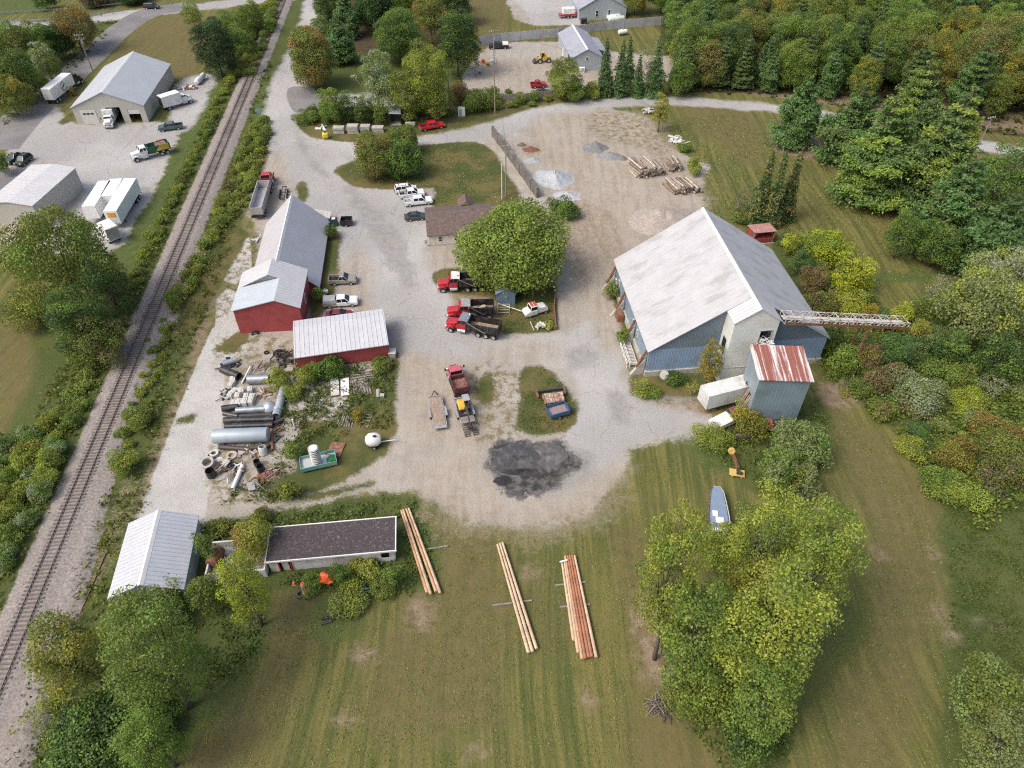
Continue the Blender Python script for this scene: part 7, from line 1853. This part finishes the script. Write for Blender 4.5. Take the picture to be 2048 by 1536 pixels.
for x0, y0, x1, y1, lb in ((1503, 305, 1552, 448, 'grey dark spruce, left of the three behind the red hut'), (1535, 300, 1580, 452, 'grey dark spruce, middle of the three behind the red hut'), (1560, 295, 1605, 440, 'grey dark spruce, right of the three behind the red hut')):
    T(x0, y0, x1, y1, 'spruce', 'DG', 'BR', lb)
for x0, y0, x1, y1, lb in ((1466, 362, 1490, 440, 'thin bare grey spruce left of the dark spruces'), (1486, 375, 1506, 440, 'second thin bare grey spruce by the dark spruces')):
    T(x0, y0, x1, y1, 'sparse', 'BR', 'DG', lb, name='bare_spruce')
T(1462, 415, 1510, 448, 'bush', 'G1', 'OR', 'green and orange bush under the thin bare spruces')
T(1555, 465, 1600, 495, 'bush', 'DG', 'G1', 'dark bush beside the red hut')
# right scrub: the larger shrubs one by one
for x0, y0, x1, y1, k, c1, c2, lb in ((1610, 455, 1700, 530, 'bush', 'LY', 'MG', 'bright yellow-green round shrub nearest the meadow'), (1655, 498, 1745, 590, 'bush', 'LY', 'OG', 'bright yellow-green shrub below the first one'), (1566, 462, 1606, 515, 'bush', 'YG', 'LY', 'slim yellow-green shrub right of the red hut'),
        (1576, 495, 1630, 550, 'bush', 'BG', 'DG', 'blue green bush beside the barn roof edge'), (1590, 525, 1655, 592, 'bush', 'BR', 'RD', 'reddish pink shrub beside the barn roof'), (1610, 575, 1680, 640, 'bush', 'OG', 'RD', 'olive shrub at the lower barn roof edge'), (1655, 580, 1730, 640, 'bush', 'YG', 'LY', 'yellow shrub above the conveyor'),
        (1720, 600, 1760, 645, 'bush', 'GO', 'YG', 'golden shrub above the middle of the conveyor'), (1780, 600, 1830, 660, 'bush', 'LY', 'YG', 'yellow sapling above the conveyor tip'), (1818, 630, 1862, 690, 'bush', 'GO', 'YG', 'golden sapling right of the conveyor tip'),
        (1660, 690, 1720, 750, 'bush', 'MG', 'G1', 'light green shrub below the conveyor'), (1700, 680, 1770, 745, 'bush', 'RD', 'OR', 'rusty red shrub at the conveyor leg'), (1760, 660, 1830, 745, 'bush', 'BG', 'G1', 'blue green shrub below the conveyor tip'), (1828, 655, 1885, 720, 'bush', 'BG', 'GG', 'blue green bush right of the conveyor tip'),
        (1885, 650, 1945, 730, 'bush', 'BG', 'G1', 'second blue green bush right of the conveyor tip'), (1725, 735, 1790, 790, 'bush', 'RD', 'OG', 'brownish red bush, left of a pair in the scrub'), (1765, 725, 1815, 775, 'bush', 'RD', 'BR', 'brownish red bush, right of a pair in the scrub'),
        (1780, 745, 1890, 815, 'bush', 'GG', 'SG', 'silvery green wide shrub in the scrub'), (1800, 790, 1870, 830, 'bush', 'RD', 'OG', 'flat reddish bush below the silvery one'), (1930, 730, 2020, 800, 'sparse', 'SG', 'G1', 'silvery open shrub at the right'), (1900, 775, 1975, 830, 'bush', 'YG', 'LY', 'yellow shrub in the right scrub'),
        (1930, 830, 2060, 920, 'bush', 'OG', 'OR', 'large rusty orange shrub at the right edge'), (1880, 860, 1960, 940, 'bush', 'OR', 'YG', 'orange and yellow shrub left of the rusty one'), (1960, 890, 2070, 990, 'bush', 'OG', 'RD', 'reddish shrub at the right edge below the rusty one'), (1860, 950, 1960, 1010, 'bush', 'MG', 'YG', 'bright green low shrub at the meadow edge'),
        (1880, 520, 2060, 700, 'open', 'GG', 'YG', 'large grey green willow at the right edge'), (1930, 480, 2070, 620, 'open', 'SG', 'YG', 'pale grey green willow above the large one'), (1850, 545, 1920, 610, 'sparse', 'SG', 'GG', 'silvery sparse shrub left of the willows'), (1950, 650, 2070, 770, 'open', 'DG', 'G1', 'dark green tree at the right edge below the willows'),
        (1640, 640, 1690, 700, 'bush', 'DG', 'G1', 'dark green bush at the right barn corner'), (1900, 1290, 2070, 1480, 'open', 'OG', 'GG', 'thin grey green shrub at the lower right corner'), (1930, 1400, 2080, 1580, 'open', 'GG', 'OG', 'second thin grey green shrub at the lower right corner'), (1600, 620, 1640, 680, 'bush', 'G1', 'GG', 'green bush under the conveyor at the tower')):
    T(x0, y0, x1, y1, k, c1, c2, lb)
# yard weeds and shrubs
for x0, y0, x1, y1, k, c1, c2, lb in ((530, 728, 578, 782, 'bush', 'YG', 'OG', 'yellow-green shrub between pipes and red shed'), (590, 725, 640, 770, 'bush', 'G1', 'YG', 'green bush at the left front of the red shed'), (630, 712, 690, 762, 'bush', 'G1', 'DG', 'dark green bush against the red shed wall'),
        (566, 765, 606, 800, 'bush', 'MG', 'YG', 'light green bush at the slab below the red shed'), (740, 715, 790, 745, 'bush', 'OG', 'G1', 'green brown bush at the right end of the red shed'), (570, 880, 606, 920, 'bush', 'MG', 'G1', 'green bush left of the green trough'), (700, 815, 728, 840, 'bush', 'GO', 'OG', 'golden weed clump beside the board bundle'),
        (622, 572, 648, 604, 'bush', 'MG', 'G1', 'green bush left of the propane tanks'), (648, 446, 676, 478, 'bush', 'OG', 'DG', 'small shrub at the right eave of the long barn'), (248, 812, 302, 860, 'bush', 'MG', 'G1', 'round green bush beside the ballast, upper one'), (216, 896, 274, 950, 'bush', 'MG', 'YG', 'round green bush beside the ballast, lower one'),
        (700, 1105, 765, 1160, 'bush', 'YG', 'MG', 'bright yellow-green bush at the block building wall'), (655, 1120, 705, 1175, 'bush', 'G1', 'DG', 'dark green bush beside the orange sheet'), (760, 1125, 805, 1180, 'bush', 'G1', 'DG', 'green bush at the dark window of the block building'), (660, 1180, 740, 1215, 'bush', 'OG', 'YG', 'yellow-green plants with long leaves above the black pipes'),
        (598, 1155, 650, 1185, 'bush', 'G1', 'MG', 'green bush behind the traffic barrels'), (730, 1150, 790, 1190, 'bush', 'OG', 'G1', 'olive bush around the pale blue pipes'), (500, 1015, 545, 1055, 'bush', 'OG', 'OR', 'olive bush at the wheel ruts behind the block building'), (560, 960, 600, 1000, 'bush', 'OG', 'YG', 'tall olive weeds at the end of the scrap yard'),
        (1085, 640, 1112, 660, 'bush', 'YG', 'OG', 'yellow-green fern at the near right corner of the truck lawn'), (1208, 560, 1240, 600, 'bush', 'OG', 'G1', 'weeds at the far buttress of the barn'), (1232, 655, 1262, 690, 'bush', 'G1', 'OG', 'weeds at the third buttress of the barn'), (1270, 765, 1320, 795, 'bush', 'G1', 'YG', 'green weeds at the near left barn corner'), (1330, 742, 1372, 770, 'bush', 'DG', 'G1', 'dark weeds at the foot of the barn gable')):
    T(x0, y0, x1, y1, k, c1, c2, lb)

def inside(pt, poly):
    x, y = pt; c = False; n = len(poly)
    for i in range(n):
        (ax, ay), (bx, by) = poly[i][:2], poly[(i + 1) % n][:2]
        if (ay > y) != (by > y) and x < (bx - ax) * (y - ay) / (by - ay) + ax: c = not c
    return c
def in_view(p, mx=120, my=140):
    w_ = p[2] - CAM_H if len(p) > 2 else -CAM_H
    zc = p[1] * _c - w_ * _s; yc = p[1] * _s + w_ * _c
    x, y = 1024 + FPX * p[0] / zc, 768 - FPX * yc / zc
    return -mx < x < 2048 + mx and -my < y < 1536 + mx
# bushes in the hedge rows along the railway and the scrub: individuals, scattered
def hedge(area, spacing, size, pals, what, group, seed, hk=(.55, .85), kind='bush', name='bush'):
    rr = random.Random(seed); poly = [tuple(p) for p in area]; pts = []
    xs = [p[0] for p in poly]; ys = [p[1] for p in poly]
    for _ in range(6000):
        p = (rr.uniform(min(xs), max(xs)), rr.uniform(min(ys), max(ys)))
        if inside(p, poly) and in_view((*p, 0), 30, 60) and all((p[0] - q[0]) ** 2 + (p[1] - q[1]) ** 2 > spacing ** 2 for q in pts): pts.append(p)
    for p in pts:
        c1, c2, word = pals[rr.randrange(len(pals))]; w_ = rr.uniform(*size)
        plant((p[0], p[1], 0), w_, w_ * rr.uniform(*hk), kind, c1, c2, f'{word} {what}', group, name=name, cat=name, rg=rr)
    return pts
HP = [('YG', 'MG', 'yellow-green'), ('OG', 'YG', 'olive'), ('OG', 'G1', 'dull olive'), ('G1', 'OG', 'green'), ('MG', 'YG', 'light green'), ('MG', 'G1', 'mid green')]
hedge(strip(-6.5, -4.7, 92, 196), 1.6, (1.4, 2.5), HP, 'bush in the hedge row between grass strip and track', 'hedge row left of the track', 41)
hedge(gpoly([(526, 240), (540, 262), (518, 335), (500, 400), (470, 440), (425, 490), (395, 560), (350, 630), (335, 610), (420, 470), (472, 335), (498, 262)]), 2.2, (1.6, 3.2), HP[:1] + HP + [('RD', 'OG', 'reddish')], 'bush in the hedge between track and yard', 'hedge right of the track', 42)
hedge(gpoly([(305, 650), (345, 630), (330, 720), (300, 800), (265, 900), (245, 880), (262, 800)]), 2.2, (1.2, 2.4), HP, 'low bush between track and concrete slab', 'low bushes beside the concrete slab', 43, (.35, .6))
hedge(gpoly([(0, 900), (60, 880), (110, 830), (150, 850), (110, 940), (60, 1060), (20, 1120), (0, 1150)]), 2.5, (2.2, 4.0), [('G1', 'SG', 'grey green'), ('YG', 'MG', 'yellow-green'), ('G1', 'MG', 'green'), ('YG', 'OG', 'olive yellow')], 'bush in the thicket left of the track', 'thicket left of the track', 44, name='shrub')
hedge(gpoly([(190, 640), (240, 640), (215, 720), (170, 820), (140, 850), (120, 820), (160, 740)]), 2.4, (1.6, 3.0), HP + [('BR', 'OG', 'brown')], 'bush on the bank below the dark trees', 'bushes on the left bank', 45, (.4, .7))
hedge(gpoly([(505, 30), (560, 0), (545, 60), (505, 150), (460, 170), (480, 110)]), 3.0, (2.5, 4.5), HP, 'bush beside the far end of the track', 'bushes beside the far track', 46)
SPAL = [('G1', 'DG', 'green'), ('OG', 'G1', 'olive'), ('YG', 'OG', 'yellow-green'), ('BG', 'G1', 'blue green'), ('GG', 'G1', 'grey green'), ('OG', 'BR', 'brownish'), ('MG', 'G1', 'bright green'), ('G1', 'OG', 'dull green')]
hedge(gpoly([(1660, 700), (1780, 640), (1880, 610), (2060, 640), (2060, 1000), (1960, 1020), (1860, 980), (1760, 850), (1660, 760)]), 3.6, (2.4, 5.0), SPAL, 'shrub in the scrub right of the barn', 'scrub right of the barn', 47, (.4, .8), name='shrub')
hedge(gpoly([(1570, 500), (1620, 480), (1740, 600), (1740, 640), (1660, 640)]), 3.0, (2.0, 3.6), SPAL, 'shrub between barn roof and meadow', 'shrubs behind the barn roof', 48, name='shrub')
hedge(gpoly([(930, 190), (1080, 190), (1190, 180), (1190, 195), (1060, 215), (960, 225)]), 3.2, (2.0, 3.6), [('OG', 'YG', 'olive'), ('G1', 'OG', 'green'), ('BR', 'OR', 'rusty')], 'bush at the roadside fence below the sandy lot', 'bushes at the roadside fence', 49)
hedge(gpoly([(620, 226), (760, 222), (900, 218), (900, 236), (770, 246), (640, 246)]), 3.0, (2.2, 3.8), [('G1', 'DG', 'dark green'), ('OG', 'YG', 'olive')], 'bush behind the slab stacks', 'bushes behind the slab stacks', 50)
# the wood at the upper right and top: every tree one object
def wood(area, spacing, pals, what, group, seed, size=(7, 12), ar=(1.2, 1.7), conif=.22):
    rr = random.Random(seed); poly = [tuple(p) for p in area]; pts = []
    xs = [p[0] for p in poly]; ys = [p[1] for p in poly]
    for _ in range(9000):
        p = (rr.uniform(min(xs), max(xs)), rr.uniform(min(ys), max(ys)))
        if inside(p, poly) and all((p[0] - q[0]) ** 2 + (p[1] - q[1]) ** 2 > spacing ** 2 for q in pts): pts.append(p)
    for p in pts:
        if not in_view((*p, 12), 130, 60): continue
        w_ = rr.uniform(*size); h_ = w_ * rr.uniform(*ar)
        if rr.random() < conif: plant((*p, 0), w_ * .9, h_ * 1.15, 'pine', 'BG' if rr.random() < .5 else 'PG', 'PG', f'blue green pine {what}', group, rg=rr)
        else:
            c1, c2, word = pals[rr.randrange(len(pals))]
            plant((*p, 0), w_, h_, 'round' if rr.random() < .5 else 'open', c1, c2, f'{word} broadleaf tree {what}', group, rg=rr)
WP = [('G1', 'OG', 'green'), ('G1', 'MG', 'mid green'), ('OG', 'G1', 'olive'), ('OG', 'GO', 'orange-tinged'), ('G1', 'DG', 'deep green'), ('DG', 'G1', 'dark green'), ('OG', 'YG', 'yellowish'), ('G1', 'DG', 'deep green'), ('GG', 'G1', 'grey green'), ('G1', 'PG', 'dull green'), ('OG', 'BR', 'brownish')]
FB = [G(1345, 182).xy, G(1480, 180).xy, G(1620, 192).xy, G(1760, 216).xy, G(2048, 262).xy, G(2300, 300).xy, Vector((215, 330)), Vector((45, 330)), G(1330, 40).xy, G(1345, 110).xy]
wood(FB, 6.6, WP, 'in the wood beyond the forest road', 'trees of the wood beyond the road', 61)
front = [G(1430, 178).xy, G(1620, 192).xy, G(1740, 212).xy, G(1740, 200).xy, G(1620, 180).xy, G(1430, 168).xy]
wood(front, 6.0, WP[:1], 'at the edge of the wood along the forest road', 'pines at the edge of the wood', 62, (6, 8), (1.5, 2.0), 1.0)
wood([G(1240, 30).xy, G(1340, 30).xy, G(1340, -40).xy, G(1260, -40).xy], 8, WP, 'behind the far grey hall', 'trees behind the far hall', 63)
wood([G(690, 30).xy, G(900, 40).xy, G(930, -50).xy, G(660, -50).xy], 8, WP[:5], 'in the dark wood at the top edge', 'trees of the top wood', 64)
wood([G(420, -12).xy, G(545, -22).xy, G(540, -60).xy, G(400, -60).xy], 8, WP[:5], 'beyond the road at the top edge', 'trees beyond the top road', 66)
wood([G(2062, 330).xy, G(2200, 360).xy, G(2200, 520).xy, G(2075, 500).xy], 7, WP[:5], 'at the right edge below the forest road', 'trees at the right edge', 65, (5, 8))

# low growth nobody could count
def growth(name, label, areas, dens, size, hgt, cols, seed, per=11, spread=.45, kc=.6):
    rg = np.random.default_rng(seed); P_ = []
    for poly in areas:
        poly = [tuple(p) for p in poly]; A_ = np.array([p[:2] for p in poly]); lo, hi = A_.min(0), A_.max(0)
        n = int(dens * (hi - lo).prod()); q = rg.uniform(lo, hi, (n, 2)); ins = np.zeros(n, bool)
        for i in range(len(A_)):
            (ax, ay), (bx, by) = A_[i], A_[(i + 1) % len(A_)]
            cnd = (ay > q[:, 1]) != (by > q[:, 1]); ins ^= cnd & (q[:, 0] < (bx - ax) * (q[:, 1] - ay) / (by - ay + 1e-12) + ax)
        q = q[ins]
        # clumpy, and only where the camera's surroundings can show it
        kk = np.sin(q[:, 0] * .9 + 1.7 * np.sin(q[:, 1] * .5)) * np.sin(q[:, 1] * .8 + 1.3 * np.sin(q[:, 0] * .6)); q = q[kk > rg.uniform(-1.0, .55, len(q))]
        P_.append(q)
    q = np.concatenate(P_); n = len(q)
    hh = rg.uniform(*hgt, n); C = np.repeat(np.concatenate([q, np.zeros((n, 1))], 1), per, 0)
    off = rg.normal(0, spread, (n * per, 2)); hr = np.repeat(hh, per) * rg.uniform(.15, 1, n * per)
    C[:, :2] += off * np.repeat(hh, per)[:, None] / max(hgt) * 1.2; C[:, 2] = hr + .03
    N = unit(rg.normal(size=(n * per, 3)) * .7 + np.array([0, 0, .8])); cl = np.repeat(rg.uniform(0, 1, n), per)
    me_ = leaf_mesh(name, C, N, rg.uniform(*size, n * per), rg.uniform(0, 1, n * per), np.clip(cl + rg.normal(0, .1, n * per), 0, 1), rg, 1.6)
    o = bpy.data.objects.new(name, me_); COL.objects.link(o); o.color = (*[v * kc for v in PAL[cols[0]]], 1); o['tint'] = [v * kc for v in PAL[cols[1]]]
    return tag(o, label, 'undergrowth', kind='stuff')
growth('undergrowth', 'mixed weeds and low growth on both banks of the railway', [strip(-4.8, -3.4, 80, 270), strip(-11, -3.6, 0, 80), strip(3.6, 9, 0, 150)], 1.6, (.16, .34), (.25, .8), ('OG', 'YG'), 71)
growth('undergrowth', 'green weeds in and around the pipe and timber yard', [gpoly([(560, 740), (600, 700), (790, 720), (780, 860), (700, 850), (690, 880), (600, 890), (570, 985), (480, 1000), (440, 990), (550, 950)]), gpoly([(430, 985), (560, 985), (560, 1000), (430, 1005)])], 2.6, (.18, .34), (.2, .7), ('OG', 'G1'), 72)
growth('undergrowth', 'low green weeds around the block building and metal shed', [gpoly([(400, 1062), (560, 1034), (680, 1014), (820, 994), (850, 1040), (540, 1052), (425, 1086)]), gpoly([(560, 1150), (795, 1125), (830, 1190), (640, 1180), (600, 1200)]), gpoly([(800, 1040), (850, 1040), (870, 1180), (820, 1180)]), gpoly([(380, 1200), (530, 1230), (500, 1330), (400, 1400), (340, 1480), (300, 1480)])], 3.0, (.16, .3), (.15, .5), ('G1', 'OG'), 73)
growth('undergrowth', 'tangled low scrub right of the barn and below the conveyor', [gpoly([(1620, 600), (1760, 640), (1900, 600), (2060, 600), (2060, 1000), (1960, 1060), (1860, 960), (1760, 840), (1640, 760)])], 2.0, (.22, .42), (.4, 1.7), ('G1', 'YG'), 74, 14, .7, .72)
growth('undergrowth', 'low leafy ground cover at the lower right edge', [gpoly([(1900, 1010), (2060, 1000), (2060, 1540), (1960, 1540), (1900, 1280)])], 5.0, (.1, .2), (.08, .3), ('OG', 'G1'), 75)
growth('undergrowth', 'weeds below the loading tower and around the big tree clump', [gpoly([(1380, 870), (1500, 850), (1640, 800), (1660, 900), (1600, 1000), (1480, 960)]), gpoly([(1330, 1350), (1480, 1380), (1600, 1440), (1560, 1540), (1430, 1540)])], 2.4, (.18, .34), (.2, .7), ('G1', 'OG'), 76)
growth('undergrowth', 'ferns and brush on the floor of the wood beyond the road', [gpoly([(1345, 186), (1480, 190), (1640, 206), (1760, 232), (2060, 282), (2060, 180), (1700, 120), (1345, 120)])], .35, (.3, .6), (.3, 1.1), ('DG', 'OG'), 77)
growth('undergrowth', 'weeds along the road verges and around the slab stacks', [gpoly([(590, 240), (760, 215), (1080, 190), (1085, 208), (900, 235), (640, 262)]), gpoly([(0, 60), (240, 40), (120, 170), (0, 260)]), gpoly([(500, 150), (545, 120), (530, 235), (500, 260)])], .5, (.25, .45), (.2, .7), ('OG', 'G1'), 78)

g_ = growth('grass', 'short mown tufts and straw over the whole field', [gpoly([(330, 1536), (520, 1240), (620, 1220), (860, 1210), (860, 1075), (1220, 1075), (1290, 1000), (1290, 1536)]), gpoly([(1620, 1536), (1640, 1380), (1720, 1260), (1640, 1000), (1660, 820), (1760, 860), (1880, 1040), (1900, 1280), (1930, 1536)]), gpoly([(1230, 1000), (1290, 920), (1450, 900), (1450, 960), (1300, 980)])], 5.0, (.06, .15), (.02, .08), ('OG', 'GG'), 81, 4, .5, 1.0)
growth('grass', 'short grass tufts on the meadow behind the barn and the lawn by the office', [gpoly([(1420, 430), (1330, 240), (1480, 225), (1560, 300), (1700, 330), (1840, 460), (1900, 560), (1760, 620), (1600, 470), (1440, 440)]), gpoly([(690, 345), (860, 292), (960, 290), (1000, 400), (870, 410), (860, 375), (740, 372)])], 1.6, (.14, .26), (.05, .16), ('OG', 'GG'), 82, 4, .6, 1.0)
growth('grass', 'weedy turf on the islands in the yard', [gpoly([(1042, 745), (1085, 736), (1125, 768), (1150, 830), (1130, 856), (1070, 866), (1035, 845)]), gpoly([(1000, 560), (1100, 562), (1110, 655), (1010, 660)])], 5.0, (.09, .2), (.05, .2), ('OG', 'G1'), 83, 5, .5)

growth('undergrowth', 'rank weeds knitting the hedge between track and yard together', [gpoly([(526, 240), (540, 262), (518, 335), (500, 400), (470, 440), (425, 490), (395, 560), (350, 630), (335, 610), (420, 470), (472, 335), (498, 262)])], 1.6, (.22, .4), (.5, 1.5), ('OG', 'YG'), 91, 14, .7, .8)
growth('undergrowth', 'rank weeds along the hedge row left of the track', [strip(-6.9, -4.4, 90, 196)], 1.4, (.2, .36), (.3, 1.0), ('OG', 'YG'), 92, 12, .6, .75)
growth('undergrowth', 'brambles filling the thicket left of the track', [gpoly([(0, 900), (60, 880), (110, 830), (190, 640), (240, 640), (215, 720), (150, 850), (110, 940), (60, 1060), (20, 1120), (0, 1150)])], 2.2, (.18, .34), (.4, 1.3), ('G1', 'YG'), 93, 14, .7, .75)
growth('undergrowth', 'mixed brush between barn roof and meadow', [gpoly([(1560, 480), (1620, 470), (1740, 590), (1770, 640), (1660, 650)])], 1.6, (.2, .36), (.4, 1.4), ('OG', 'YG'), 94, 14, .7, .8)
